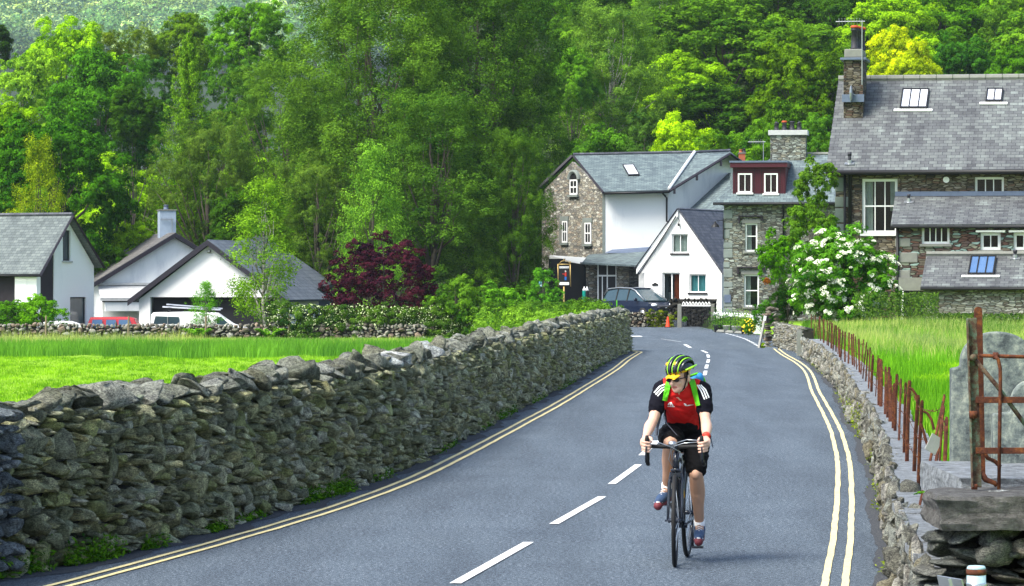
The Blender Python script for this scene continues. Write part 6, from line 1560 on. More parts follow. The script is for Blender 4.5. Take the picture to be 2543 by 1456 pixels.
# helmet, cap, glasses
hb = MB(HM); hb.ell((0, .014, .055), (.083, .102, .078), 20, 10, z0=-.15); cap = hb.build('cap', M['cap_yellow'], mn, True)
pk_ = MB(HM); rows = []
for j in range(6):
    t = j / 5; y = -.082 - .048 * t; w = .066 * math.sqrt(max(0, 1 - (t * .86) ** 2)); z = .048 - .020 * t ** 1.3
    rows.append([(w * k / 4, y + .02 * (abs(k) / 4) ** 2 * .8, z - .016 * (k / 4) ** 2) for k in range(-4, 5)])
vs = [p for r_ in rows for p in r_]; vs2 = [(a, b, c - .005) for a, b, c in vs]; fs = []
for j in range(5):
    for k in range(8): i = j * 9 + k; fs += [(i, i + 1, i + 10, i + 9), (54 + i + 9, 54 + i + 10, 54 + i + 1, 54 + i)]
for j in range(5): fs += [(j * 9, j * 9 + 9, 54 + j * 9 + 9, 54 + j * 9), (j * 9 + 17, j * 9 + 8, 54 + j * 9 + 8, 54 + j * 9 + 17)]
fs += [(45 + k, 45 + k + 1, 54 + 46 + k, 54 + 45 + k) for k in range(8)]
pk_.add(vs + vs2, fs); pk_.build('peak', M['cap_yellow'], cap, True)
hl_ = MB(HM); hl_.ell((0, .022, .066), (.096, .122, .085), 24, 10, z0=-.08); shell = hl_.build('helmet', M['frame_black'], mn, True)
def rib(x0, w, mat, y0=-.085, y1=.135, h=.102, nm='helmet_rib', lift=.0, flat=.55):
    pts = []
    for i in range(13):
        t = i / 12; a = lerp(R(-18), R(196), t); c = math.sqrt(max(.05, 1 - (x0 / .115) ** 2))
        pts.append((x0 * (.78 + .22 * math.sin(max(0, min(math.pi, a)))), .022 - math.cos(a) * .128 * c, .064 + math.sin(a) * h * c + lift))
    m = MB(HM); m.tube(pts, [w * (.55 + .6 * math.sin(math.pi * i / 12)) for i in range(13)], 8, flat=flat); m.build(nm, M[mat], shell, True)
for x0, w, mt in ((0, .012, 'frame_black'), (-.028, .0042, 'lime'), (.028, .0042, 'lime'), (-.05, .012, 'frame_black'), (.05, .012, 'frame_black'), (-.073, .006, 'white_paint'), (.073, .005, 'lime'), (-.09, .010, 'frame_black'), (.09, .011, 'frame_black')): rib(x0, w, mt)
for s in (-1, 1):
    m = MB(HM); m.tube([(s * .096, -.03, .062), (s * .108, .03, .068), (s * .09, .11, .07)], [.009, .013, .009], 8, flat=.6); m.build('helmet_rib', M['lime'], shell, True)
    m = MB(HM); m.tube([(s * .085, .01, .05), (s * .079, -.015, -.01), (s * .058, -.035, -.075), (s * .02, -.045, -.102)], .0055, 5); m.build('chin_strap', M['jersey_black'], shell, True)
for s, x in ((-1, -.04), (1, .04)):
    m = MB(HM); m.ell((x, -.055, .118), (.012, .03, .018), 10, 6); m.build('helmet_vent', M['cap_yellow'], shell, True)
gm = MB(HM)
for s in (-1, 1):
    gm.ell((s * .033, -.083, .002), (.031, .016, .019), 14, 8); gm.tube([(s * .06, -.072, .006), (s * .078, -.03, .004), (s * .08, .012, -.002)], .004, 6)
gm.tube([(-.008, -.096, .008), (.008, -.096, .008)], .004, 6); gm.build('sunglasses', M['black'], mn, True)
ha = MB(HM)
for s in (-1, 1): ha.ell((s * .072, .0, .018), (.008, .03, .03), 10, 8)
ha.build('hair', M['hair'], mn, True)
m = MB(); m.tube([WrR + Vector((0, -.004, .012)), WrR + Vector((0, .022, .026))], .032, 12); m.build('wristband', M['wrist_red'], mn, True)

# --- things lying on the shirt: stripes, marks, straps
def bvh_of(objs):
    vs, fs = [], []
    for o in objs:
        b = len(vs); vs += [v.co.copy() for v in o.data.vertices]; fs += [[b + i for i in p.vertices] for p in o.data.polygons]
    return BVHTree.FromPolygons(vs, fs)
def to_local(p): q = p - CF.o; return Vector((q.x * CF.ex[0] + q.y * CF.ex[1], q.x * CF.ey[0] + q.y * CF.ey[1], q.z))
EYL = to_local(Vector((0, 0, EYE)))
def shot(bv, x, y, lift):
    d = (to_local(W(x, y, 20)) - EYL).normalized(); h = bv.ray_cast(EYL, d)
    return None if h[0] is None else h[0] - d * lift
def on_surface(mb, bv, pts, hw, lift=.003, thick=.003, n=14):
    P = []; L = [math.dist(pts[i], pts[i + 1]) for i in range(len(pts) - 1)]; tot = sum(L)
    for k in range(n + 1):
        d = tot * k / n; i = 0
        while i < len(L) - 1 and d > L[i]: d -= L[i]; i += 1
        t = d / L[i]; P.append((lerp(pts[i][0], pts[i + 1][0], t), lerp(pts[i][1], pts[i + 1][1], t)))
    rows = []
    for k in range(n + 1):
        a, b = P[max(0, k - 1)], P[min(n, k + 1)]; tx, ty = b[0] - a[0], b[1] - a[1]; l = math.hypot(tx, ty) or 1; nx_, ny_ = -ty / l, tx / l
        w = hw if not callable(hw) else hw(k / n)
        r_ = [shot(bv, P[k][0] + nx_ * w * s, P[k][1] + ny_ * w * s, lift) for s in (-1, 0, 1)]
        if all(q is not None for q in r_): rows.append(r_)
    d = (EYL - Vector((0, -.1, 1.2))).normalized()
    for i in range(len(rows) - 1):
        for j in range(2):
            q = [rows[i][j], rows[i][j + 1], rows[i + 1][j + 1], rows[i + 1][j]]
            if max((q[k] - q[(k + 1) % 4]).length for k in range(4)) < .06: mb.slab([p + d * thick for p in q], thick, d=-d * thick)
bj = bvh_of([jersey])
V1 = lambda x, y: (1577.5 + .199 * x, 856.4 + .199 * y)
for q in ([(232, 598), (300, 520), (365, 492)], [(252, 620), (320, 545), (372, 520)], [(275, 640), (335, 572), (365, 555)]):
    m = MB(); on_surface(m, bj, [V1(*p) for p in q], 1.5); m.build('stripe', M['white_paint'], jersey)
for q in ([(770, 500), (820, 580), (862, 682)], [(790, 500), (850, 570), (890, 672)], [(815, 500), (875, 560), (918, 660)]):
    m = MB(); on_surface(m, bj, [V1(*p) for p in q], 1.5); m.build('stripe', M['white_paint'], jersey)
m = MB()                                                      # three slanted bars with a short line below
for a, b in (((405, 752), (414, 742)), ((420, 755), (414, 728)), ((444, 758), (428, 718)), ((470, 762), (440, 715))): on_surface(m, bj, [V1(*a), V1(*b)], 1.1, n=4)
on_surface(m, bj, [V1(402, 770), V1(490, 773)], .8, n=8); m.build('chest_mark', M['white_paint'], jersey)
m = MB(); on_surface(m, bj, [V1(605, 735), V1(632, 748), V1(628, 765)], 1.2, n=6); on_surface(m, bj, [V1(612, 755), V1(650, 762), V1(722, 748)], .8, n=9); on_surface(m, bj, [V1(655, 754), V1(700, 750)], .7, n=6); m.build('chest_script', M['white_paint'], jersey)
# backpack
bp_ = thing('backpack', 'blue backpack with bright green shoulder straps on the back of the cyclist', 'backpack', CF.o, CF.a)
mb = MB(); mb.box((.0, .20, 1.24), (.26, .16, .38), rx=R(-38)); o = mb.build('bag', M['pack_blue'], bp_, bevel=.05)
mb = MB(); t_ = J(1737, 940, .02); mb.ell(t_, (.032, .07, .045), 12, 8); mb.build('side_pocket', M['pack_blue'], bp_, True)
mb = MB(); mb.tube([J(1712, 935, -.02), J(1730, 928, .0), J(1746, 940, .02), J(1752, 958, .03)], .011, 6); mb.build('trim', M['strap_green'], bp_, True)
m = MB(); on_surface(m, bj, [V1(435, 420), V1(400, 520), V1(385, 600), V1(365, 700)], lambda t: 7.2 - 1.2 * t, .009, .012, 14); m.build('strap', M['strap_green'], bp_)
m = MB(); on_surface(m, bj, [V1(690, 410), V1(722, 500), V1(748, 620), V1(780, 760)], lambda t: 7.6 - 2.2 * t, .009, .012, 14); m.build('strap', M['strap_green'], bp_)
m = MB(); m.tube([J(1642, 1002, -.02), J(1639, 1035, .0), J(1632, 1062, .05), J(1630, 1082, .05)], .011, 4, flat=.35); m.build('webbing', M['webbing'], bp_)
m = MB(); m.tube([J(1650, 1008, -.12), J(1648, 1035, -.12), J(1655, 1052, -.13), J(1682, 1083, -.14)], .008, 4, flat=.4); m.build('webbing', M['webbing'], bp_)
m = MB(); m.tube([J(1757, 1060, .2), J(1764, 1085, .2), J(1770, 1111, .2)], .016, 4, flat=.3); m.build('webbing', M['webbing'], bp_)
# ---------------------------------------------------------------- iron posts and wire on the low wall
def iron(n, bx, by, tx, ty):
    p = G(bx, by, RH); a = math.hypot(tx - bx, ty - by) * p.y / F; hgt = (by - ty) * p.y / F; dx = (tx - bx) * p.y / F
    return p, hgt, dx
R6 = lambda x, y: (1931.7 + .15478 * x, 740.5 + .15478 * y)
R4 = lambda x, y: (2060.5 + .5135 * x, 708 + .5135 * y)
far = [(540, 600, 530, 255), (578, 615, 597, 265), (622, 640, 640, 385), (650, 655, 660, 290), (682, 692, 668, 280), (730, 722, 730, 330), (785, 760, 790, 350), (805, 775, 830, 360), (845, 805, 855, 370), (860, 820, 872, 395), (880, 850, 910, 420), (927, 868, 932, 430), (958, 900, 970, 455), (987, 960, 990, 490), (1005, 1000, 1037, 515), (1072, 1025, 1072, 530), (1125, 1055, 1140, 540), (1195, 1080, 1177, 565), (1225, 1105, 1207, 560), (1260, 1155, 1240, 600), (1307, 1205, 1293, 640), (1325, 1230, 1370, 650), (1355, 1300, 1420, 695), (1405, 1340, 1435, 810), (1448, 1430, 1477, 780)]
near = [(186, 505, 193, 300), (200, 515, 207, 335), (220, 543, 232, 335), (236, 585, 238, 350), (246, 592, 247, 355), (265, 625, 270, 390), (278, 640, 285, 392), (292, 660, 290, 430), (305, 695, 310, 470), (314, 710, 323, 425), (333, 750, 343, 447), (357, 815, 365, 465), (372, 852, 383, 455), (407, 903, 425, 525), (427, 985, 443, 550), (432, 1065, 555, 522), (475, 1108, 550, 575), (508, 1165, 545, 620), (537, 1210, 565, 630)]
posts = [R6(a, b) + R6(c, d) for a, b, c, d in far] + [R4(a, b) + R4(c, d) for a, b, c, d in near]
ordn = ['first', 'second', 'third', 'fourth', 'fifth', 'sixth', 'seventh', 'eighth', 'ninth', 'tenth']
tops = []
N_ = len(posts)
for i, (bx, by, tx, ty) in enumerate(posts):
    p, h, dx = iron(i, bx, by, tx, ty); w = .017 + .003 * (i % 3)
    near_i = N_ - 1 - i; lean = 'leaning to the right' if dx > .06 else ('nearly upright' if abs(dx) < .03 else 'slightly tilted')
    if near_i < 10: lab = 'rusty iron post, %s, %s of the row counted from the headstone' % (lean, ordn[near_i])
    elif i < 10: lab = 'thin rusty iron post, %s, %s of the row counted from the elder' % (lean, ordn[i])
    elif near_i < 20: lab = 'rusty iron post, %s, ten posts beyond the %s from the headstone' % (lean, ordn[near_i - 10])
    elif i < 20: lab = 'rusty iron post, %s, ten posts nearer than the %s from the elder' % (lean, ordn[i - 10])
    else: lab = 'rusty iron post, %s, %s after the twentieth post from the elder' % (lean, ordn[i - 20])
    t = thing('iron_post', lab, 'post', (p.x, p.y, RH - .01), 0, 'rusty iron posts on the low wall')
    mb = MB(); sw = rng.uniform(-.02, .02)
    mb.tube([(0, 0, 0), (dx * .5 + sw * .3, sw, h * .5), (dx, sw * 1.5, h - w), (dx, sw * 1.5, h)], [w, w, w, w * .6], 8, flat=.45); mb.build('shaft', M['rust'], t)
    tops.append(Vector((p.x, p.y - .03, RH)) + Vector((dx, 0, h))); 
    if near_i < 16: mb = MB(); mb.cyl((dx * .93, sw * 1.5 - w * .7, h * .93), (dx * .93, sw * 1.5 + w * .7, h * .93), .006, 6); mb.build('bolt', M['black'], t)
mb = MB(); base = [Vector((G(b[0], b[1], RH).x, G(b[0], b[1], RH).y - .03, RH)) for b in posts]
r_ = random.Random(4)
for f in (.9, .55, .25):
    pts = []
    for i in range(N_):
        a = base[i].lerp(tops[i], f + r_.uniform(-.06, .06)); pts.append(a + Vector((0, -.012, 0)))
        if i < N_ - 1: pts.append(a.lerp(base[i + 1].lerp(tops[i + 1], f), .5) + Vector((r_.uniform(-.02, .02), 0, -.03 + r_.uniform(-.04, .03))))
    mb.tube(pts, .0028, 4)
    for i in range(0, len(pts) - 1):
        for k in range(2):
            c = pts[i].lerp(pts[i + 1], r_.random()); d = Vector((r_.uniform(-1, 1), 0, r_.uniform(-1, 1))).normalized() * .022; mb.tube([c - d, c + d], .0022, 4)
tag(mb.build('barbed_wire', M['rust']), 'rusty barbed wire strung loosely along the row of iron posts', 'wire')
for pts in ([(383, 497), (398, 505), (415, 530), (420, 560)], [(452, 610), (470, 620), (490, 650), (503, 700)], [(440, 670), (455, 720), (478, 800)]):
    p = [W(*R4(*q), 28) for q in pts]; mb = MB(); mb.tube(p, .012, 6)
    tag(mb.build('bent_bar', M['rust']), {383: 'short hooked rusty bar hanging behind the paired posts', 452: 'curved rusty bar arching down beside the leaning posts', 440: 'thin straight rusty rod slanting behind the leaning posts'}[pts[0][0]], 'iron bar')
# fern
def fern(label, c, s, seed, n=7, name='fern', col=(.07, .22, .02), droop=.6):
    r = np.random.default_rng(seed); P, N = [], []
    for i in range(n):
        a = r.uniform(0, 6.28); d = np.array([math.cos(a), math.sin(a), 0]); 
        for t in np.linspace(.1, 1, 16):
            q = d * s * t * .8 + np.array([0, 0, s * (t * 1.1 - droop * 1.3 * t * t)]); sd_ = np.array([-d[1], d[0], 0])
            for e in (-1, 1): P.append(q + sd_ * e * s * .14 * (1 - t * .8)); N.append(unit(np.array([0, 0, 1.]) + d * .3 + r.normal(size=3) * .2))
    V, Fc, T_ = leaves(np.array(P) + np.array(c), np.array(N), s * .11, r, .4)
    o = link(name, mesh_np(name, V, Fc, 4, [M['leaf']], False, T_)); o.color = (*col, 1); return tag(o, label, 'fern' if name == 'fern' else 'plant')
p = W(2325, 1248, 23.4); fern('small green fern growing between the posts and the headstone', (p.x, 23.4, p.z), .17, 1, 12)
for i, (x, y, lab) in enumerate(((490, 828, 'bright fern against the field wall behind the garage opening'), (672, 826, 'bright green fern at the foot of the field wall below the slim birch'))):
    p = W(x, 838, 171.3); fern(lab, (p.x, 171.3, -.75), .9, 5 + i, 26, col=(.13, .34, .02), droop=.35)
# weeds along the foot of the walls: low ground plants that cannot be counted
def weeds(label, segs, n, col, seed, size=.03, hgt=.09, zf=lambda X, Y: 0 * X):
    r = np.random.default_rng(seed); C = []
    for (y0, y1, side, k, sc_) in segs:
        Y = r.uniform(y0, y1, k); X = (XL(Y) + np.abs(r.normal(size=k)) * .05 + .0) if side < 0 else (XR(Y) - np.abs(r.normal(size=k)) * .05)
        C.append(np.stack([X, Y, np.abs(r.normal(size=k)) * hgt * sc_ * .6 + .01], 1))
    C = np.concatenate(C); N = unit(r.normal(size=C.shape) * .6 + [0, -.3, 1]); V, Fc, T_ = leaves(C, N, size, r, .35)
    o = link('weeds', mesh_np('weeds', V, Fc, 4, [M['leaf']], False, T_)); o.color = (*col, 1); tag(o, label, 'weeds', None, 'stuff')
sg = [(25.6, 26.6, -1, 700, 1.6), (26.9, 27.9, -1, 900, 1.8), (28.5, 29.0, -1, 250, 1.0), (30.4, 31.2, -1, 300, .8), (31.6, 32.6, -1, 260, .7), (34.3, 36.6, -1, 1300, 1.4), (38, 39.5, -1, 300, .9), (44, 47, -1, 500, .9), (51, 53, -1, 400, 1.0), (55, 58.5, -1, 900, 1.4), (62, 66, -1, 500, 1.), (70, 76, -1, 600, 1.2), (84, 96, -1, 500, 1.)]
weeds('green weeds sprouting along the foot of the dark wall', sg, 0, (.07, .19, .015), 70, .024, .07)
sg = [(26, 26.5, 1, 90, 1.5), (33.2, 33.8, 1, 160, 2.5), (36.3, 36.8, 1, 110, 1.6), (40.2, 40.9, 1, 120, 2.0), (48, 50, 1, 300, 3.5), (51, 58, 1, 500, 2.5), (62, 68, 1, 200, 1.5), (80, 96, 1, 260, 1.)]
weeds('yellow green weeds growing from the foot of the low wall', sg, 0, (.16, .24, .02), 71, .022)
# yellow flowers by the lean-to
r = np.random.default_rng(72); q = np.stack([r.uniform(2385, 2560, 46), r.uniform(800, 850, 46)], 1); P = np.array([tuple(W(x, y, 119.5)) for x, y in q]) ; P[:, 1] += r.uniform(-.6, .6, 46)
pt = np.repeat(P, 6, 0) + r.normal(size=(276, 3)) * .02; V, Fc, T_ = leaves(pt, unit(r.normal(size=(276, 3)) + [0, -1, .5]), .035, r, .9)
tag(link('poppies', mesh_np('poppies', V, Fc, 4, [M['petal_yellow']])), 'yellow poppies in the long grass below the lowest roof', 'flowers', None, 'stuff')
def stalks():
    r = np.random.default_rng(73); n = 9000; x = np.concatenate([r.uniform(2120, 2420, 6500), r.uniform(2380, 2600, 2500)]); Y = r.uniform(113, 121, n); X = (x - CX) / F * Y
    h = np.where(x < 2330, 1.2, .5) * r.uniform(.3, 1, n) ; Z = terr(X, Y) + h; P = np.stack([X, Y, Z], 1)
    V, Fc, T_ = leaves(P, unit(r.normal(size=(n, 3)) + [0, -.6, .2]), .05, r, .35); o = link('nettles', mesh_np('nettles', V, Fc, 4, [M['leaf']], False, T_)); o.color = (.06, .13, .025, 1); tag(o, 'tall dark nettles between the elder and the lowest lean-to', 'nettles', None, 'stuff')
stalks()

# ---------------------------------------------------------------- graveyard corner: rubble pile, flagstones, headstones, gate
GX = lambda x, Y: (x - CX) * Y / F
gz_ = lambda y, Y: EYE - (y - HZ) * Y / F
t = thing('flagstone_wall', 'rough wall of layered flagstones capped by a thick dark slab in the bottom right corner', 'wall', (2.9, 19.4, -.2))
pk = Rocks(); z = -.15
while z < .80:
    hh = rng.uniform(.022, .055); x = GX(2314, 19) - rng.uniform(0, .06) - .34 * max(0, .70 - z)
    while x < 4.0:
        w = rng.uniform(.1, .28) * (1.3 if hh > .04 else 1)
        pk.add(np.array([x + w / 2 - 2.9, 19.15 + rng.normal() * .02 - 19.4, z + hh + rng.uniform(-.008, .008) + .2]), (w * .56, .2, hh * rng.uniform(.9, 1.5)), np.eye(3), 3, .13); x += w * .93
    z += hh * 1.75
for (x, y, w, h, tl) in ((2480, 1372, .13, .09, .6), (2455, 1330, .11, .07, .5), (2395, 1325, .10, .035, .4), (2530, 1360, .06, .07, .3)):
    pk.add(np.array([GX(x, 19) - 2.9, 19.0 - 19.4, gz_(y, 19) + .2]), (w, .12, h), np.eye(3), 3, tl)
for z in np.arange(.3, .95, .09):
    for yy in np.arange(-.15, 1.9, .2): pk.add(np.array([-.46 + rng.normal() * .02 + (.12 if yy > .3 else 0), yy, z]), (.08, .12, .055), np.eye(3), 3, .12)
o = pk.build('stones', M['rock_flag'], t); o.name = 'stones'
mb = MB(); mb.b2((-.42, -.08, .0), (1.4, .25, .92)); mb.b2((-.28, .26, .1), (1.4, 2.0, .98)); mb.build('core', M['core'], t)
def slab_obj(name, x0, x1, y0, y1, z0, z1, mat, par, seed, nx=26, ny=10, amp=.012):
    r = np.random.default_rng(seed); bm = bmesh.new(); bmesh.ops.create_grid(bm, x_segments=nx, y_segments=ny, size=.5)
    me = bpy.data.meshes.new(name); g_ = bmesh.ops.extrude_face_region(bm, geom=bm.faces[:]); vs_ = [e for e in g_['geom'] if isinstance(e, bmesh.types.BMVert)]
    for v in vs_: v.co.z -= 1
    bmesh.ops.subdivide_edges(bm, edges=[e for e in bm.edges if abs(e.verts[0].co.z - e.verts[1].co.z) > .5], cuts=5, use_grid_fill=True)
    for v in bm.verts:
        x, y, z = v.co; fx = x0 + (x1 - x0) * (x + .5); fy = y0 + (y1 - y0) * (y + .5); fz = z1 + (z1 - z0) * z
        n1 = mnoise.noise(Vector((fx * 3, fy * 3, fz * 14 + seed))); n2 = mnoise.noise(Vector((fx * 9, fy * 9 + 5, fz * 40 + seed)))
        e = (n1 * .9 + n2 * .5)
        edge = 1 if abs(y) > .49 or abs(x) > .49 else .25
        v.co = Vector((fx + (math.copysign(1, x) * e * amp * 2 if abs(x) > .49 else 0), fy + (math.copysign(1, y) * e * amp * 2.2 if abs(y) > .49 else 0), fz + e * amp * (.6 if edge < 1 else .9)))
    bmesh.ops.recalc_face_normals(bm, faces=bm.faces); bm.to_mesh(me); bm.free(); me.materials.append(M[mat]); o = link(name, me, par); return o
zt = gz_(1232, 18.9)
slab_obj('cap_slab', GX(2332, 18.9) - 2.9, 1.3, -.55, .25, zt - .175 + .2, zt + .2, 'slab_brown', t, 3, 60, 14, .022)
slab_obj('ledge', GX(2384, 19.7) - 2.9, 1.4, .27, 2.2, zt - .12 + .2, zt + .25, 'slab_blue', t, 5, 30, 20, .008)
# headstones
def headstone(label, x0, xc, ytop, yshoulder, ybase, Y, w_arc, seed, lean=0.0):
    s = Y / F; X0, Xc = GX(x0, Y), GX(xc, Y); zb = gz_(ybase, Y); zs = gz_(yshoulder, Y); ztp = gz_(ytop, Y); hw = Xc - X0; ra_ = w_arc * s
    t = thing('headstone', label, 'headstone', (Xc, Y, zb)); mb = MB()
    pts = [(-hw, -.4), (-hw - .0, zs - zb), (-ra_, zs - zb + .01)]
    ht = ztp - zs
    for k in range(1, 24): a = math.pi * (1 - k / 24); pts.append((ra_ * math.cos(a), zs - zb + .01 + ht * math.sin(a) ** .8))
    pts += [(ra_, zs - zb + .01), (hw, zs - zb), (hw, -.4)]
    mb.slab([(x + lean * z, 0, z) for x, z in pts][::-1], .1, d=(0, .11, 0)); o = mb.build('stone', M['headstone'], t, bevel=.012); return t
headstone('tall lichened headstone with a rounded top and square shoulders behind the rusty gate', 2362, 2478, 828, 915, 1235, 21.9, 92, 1, .0)
headstone('smaller headstone half hidden behind the gate at the right edge', 2466, 2560, 950, 1028, 1156, 21.3, 50, 2)
# rusty gate with its posts
t = thing('rusty_gate', 'rusty iron gate with twin posts, flat rails and a green diagonal brace before the headstones', 'gate', (GX(2420, 19.4), 19.4, zt))
g0 = Vector((GX(2420, 19.4), 19.4, zt)); K = lambda x, y, d=0.0: Vector((GX(x, 19.4 + d), 19.4 + d, gz_(y, 19.4 + d))) - g0
def flatbar(pts, w, th, name, mat='rust', ax='x'):
    mb = MB(); a, b = pts; c = (a + b) / 2; L = (b - a).length; d = (b - a).normalized(); ry = math.atan2(d.x, d.z)
    mb.box(c, (w, th, L), ry=ry); return mb.build(name, M[mat], t, bevel=.002)
a_, b_ = K(2425, 1211), K(2412, 790)
mb = MB(); mb.box(((a_ + b_) / 2), (.052, .012, (b_ - a_).length), ry=math.atan2(b_.x - a_.x, b_.z - a_.z)); mb.box((a_ + b_) / 2 + Vector((-.026, -.018, 0)), (.008, .045, (b_ - a_).length - .01), ry=math.atan2(b_.x - a_.x, b_.z - a_.z)); mb.build('front_post', M['rust_green'], t, bevel=.002)
a_, b_ = K(2436, 1185, .12), K(2428, 772, .12)
mb = MB(); mb.box((a_ + b_) / 2, (.045, .014, (b_ - a_).length), ry=math.atan2(b_.x - a_.x, b_.z - a_.z)); mb.cyl(b_ + Vector((0, -.008, 0)), b_ + Vector((0, .008, 0)), .022, 12); mb.build('rear_post', M['rust'], t, bevel=.002)
mb = MB(); mb.tube([K(2432, 883.5), K(2600, 888)], .0105, 10); mb.cyl(K(2469, 884) + Vector((-.008, 0, 0)), K(2478, 884) + Vector((.0, 0, 0)), .02, 10); mb.build('top_rail', M['rust'], t, True)
for y, h in ((993, 15.5), (1119, 15.5)):
    mb = MB(); p, q = K(2422, y, -.02), K(2600, y + 1, -.02); mb.box((p + q) / 2, (q.x - p.x, .008, h * 19.4 / F)); mb.build('rail', M['rust'], t, bevel=.002)
mb = MB(); mb.tube([K(2470, 885, -.03), K(2478, 893, -.03), K(2483, 915, -.03), K(2483.5, 950, -.03), K(2482, 1050, -.03), K(2480, 1216, -.03)], .010, 8); mb.build('upright', M['rust'], t, True)
mb = MB(); mb.tube([K(2416, 888, -.02), K(2476, 960, -.01), K(2600, 1130, .03)], .012, 8); mb.cyl(K(2416, 888, -.04), K(2416, 888, .0), .019, 10); mb.build('brace', M['rust_green'], t, True)
mb = MB(); mb.tube([K(2443, 1122, .02), K(2452, 1138, .02), K(2470, 1146, .02), K(2484, 1160, .02)], .012, 6); mb.tube([K(2436, 1175, .02), K(2448, 1192, .02), K(2470, 1200, .02), K(2474, 1208, .02)], [.02, .018, .014, .01], 6); mb.box(K(2419, 1209, -.02), (.03, .03, .03)); mb.box(K(2416, 1030, -.03), (.04, .03, .04)); mb.build('stay', M['rust'], t, True)
gp = Rocks(); gp.add(np.array(K(2482, 1226, -.05)), (.07, .05, .022), np.eye(3), 3, .05); gp.add(np.array(K(2500, 1226, -.05)), (.04, .05, .02), np.eye(3), 3, .05); gp.add(np.array(K(2462, 1228, -.05)), (.035, .04, .018), np.eye(3), 3, .05)
o = gp.build('mortar', M['rock_white'], t)
mb = MB(); q = W(2318, 1103, 24.2); t = thing('zinc_plate', 'bent grey metal plate caught among the leaning posts', 'plate', q); mb.box((0, 0, 0), (.09, .006, .12), ry=.5, rz=.4); mb.build('plate', M['concrete'], t)
# pale blue sign pole
Yp = 13.5; p = W(2424, 1408, Yp)
t = thing('sign_pole', 'pale blue painted metal pole with rusty rim and steel band at the bottom right', 'pole', (p.x, Yp, -.2)); zt_ = p.z + .2
plain('pole_blue', (.32, .46, .52), .5, var=.25, scale=25)
mb = MB(); mb.tube([(0, 0, 0), (0, 0, zt_ - .012)], .036, 24); mb.build('tube', M['pole_blue'], t, True)
mb = MB(); mb.lathe([(.037, zt_ - .03), (.0385, zt_ - .022), (.038, zt_ - .008)], 24); mb.build('rim', M['rust'], t, True)
mb = MB(); mb.lathe([(.036, zt_ - .012), (.035, zt_ - .002), (.03, zt_ + .004), (.005, zt_ + .006)], 24); mb.build('cap', M['pole_blue'], t, True)
mb = MB(); mb.lathe([(.0375, zt_ - .085), (.0385, zt_ - .083), (.0385, zt_ - .062), (.0375, zt_ - .06)], 24); mb.box((-.012, -.04, zt_ - .073), (.02, .01, .012)); mb.build('band', M['alloy'], t, True)
mb = MB(); q = W(2392, 1440, 13.3) - Vector((p.x, Yp, -.2)); mb.box((q.x + .012, .02, zt_ - .2), (.006, .2, .33), ry=-.25, rz=.35); mb.box((q.x + .006, -.06, zt_ - .2), (.012, .02, .33), ry=-.25); mb.build('sign_plate', M['grey_metal'], t)

# ---------------------------------------------------------------- far street: car, cone, gates, fences, pub sign
Yc = 194.5; p = W(1578, 768, Yc)
yd = MB(); yd.slab([(3.2, 190.6, .02), (9.2, 190.2, .02), (9.2, 207, .02), (2.2, 208, .02)], .6); yd.build('courtyard', M['asphalt'])['kind'] = 'structure'
car = thing('parked_car', 'dark blue people carrier parked behind the low ivy wall in front of the white cottage', 'car', (W(1585, 770, Yc).x, Yc, .02), R(-50))
plain('car_blue', (.008, .014, .035), .2, spec=.4, var=.1); plain('car_glass', (.03, .06, .08), .12, spec=.5, var=.2, scale=2); plain('lamp_glass', (.7, .75, .8), .15, var=.1)
car.scale = (.9, .95, 1)
# local: +x is the bonnet end; length 4.8, width 1.85, height 1.72
prof = [(-2.35, .35), (-2.38, .9), (-2.2, 1.15), (2.05, 1.02), (2.3, .82), (2.4, .6), (2.38, .3)]
def loft(mb, sec):           # sections: list of (x, [(y,z) half profile]) mirrored
    n = len(sec[0][1]); vs = []
    for x, pr in sec: vs += [(x, -y, z) for y, z in pr] + [(x, y, z) for y, z in reversed(pr)]
    m = 2 * n; fs = [(i * m + k, i * m + (k + 1) % m, (i + 1) * m + (k + 1) % m, (i + 1) * m + k) for i in range(len(sec) - 1) for k in range(m)]
    fs += [list(range(m)), [(len(sec) - 1) * m + k for k in range(m - 1, -1, -1)]]
    mb.add(vs, fs)
mb = MB(); S = lambda x, zt, w: (x, [(w * .9, .28), (w, .45), (w, .75), (w * .97, zt)])
loft(mb, [S(-2.4, .85, .80), S(-2.3, 1.0, .90), S(-1.0, 1.05, .93), S(.6, 1.05, .93), S(1.2, 1.02, .92), S(1.9, .93, .88), S(2.25, .80, .80), S(2.42, .66, .66)])
o = mb.build('body', M['car_blue'], car, bevel=.04)
mb = MB(); S2 = lambda x, zt, wb, wt: (x, [(wb, 1.0), (wb * .98, 1.04), (wt, zt - .06), (wt * .9, zt)])
loft(mb, [S2(-2.28, 1.08, .84, .8), S2(-2.0, 1.60, .88, .68), S2(-1.2, 1.70, .90, .70), S2(.0, 1.70, .90, .70), S2(.45, 1.62, .90, .69), S2(1.55, 1.06, .84, .82)])
mb.build('cabin', M['car_glass'], car, bevel=.03)
mb = MB(); mb.b2((-2.05, -.70, 1.64), (.3, .70, 1.73)); mb.build('roof_panel', M['car_blue'], car, bevel=.04)
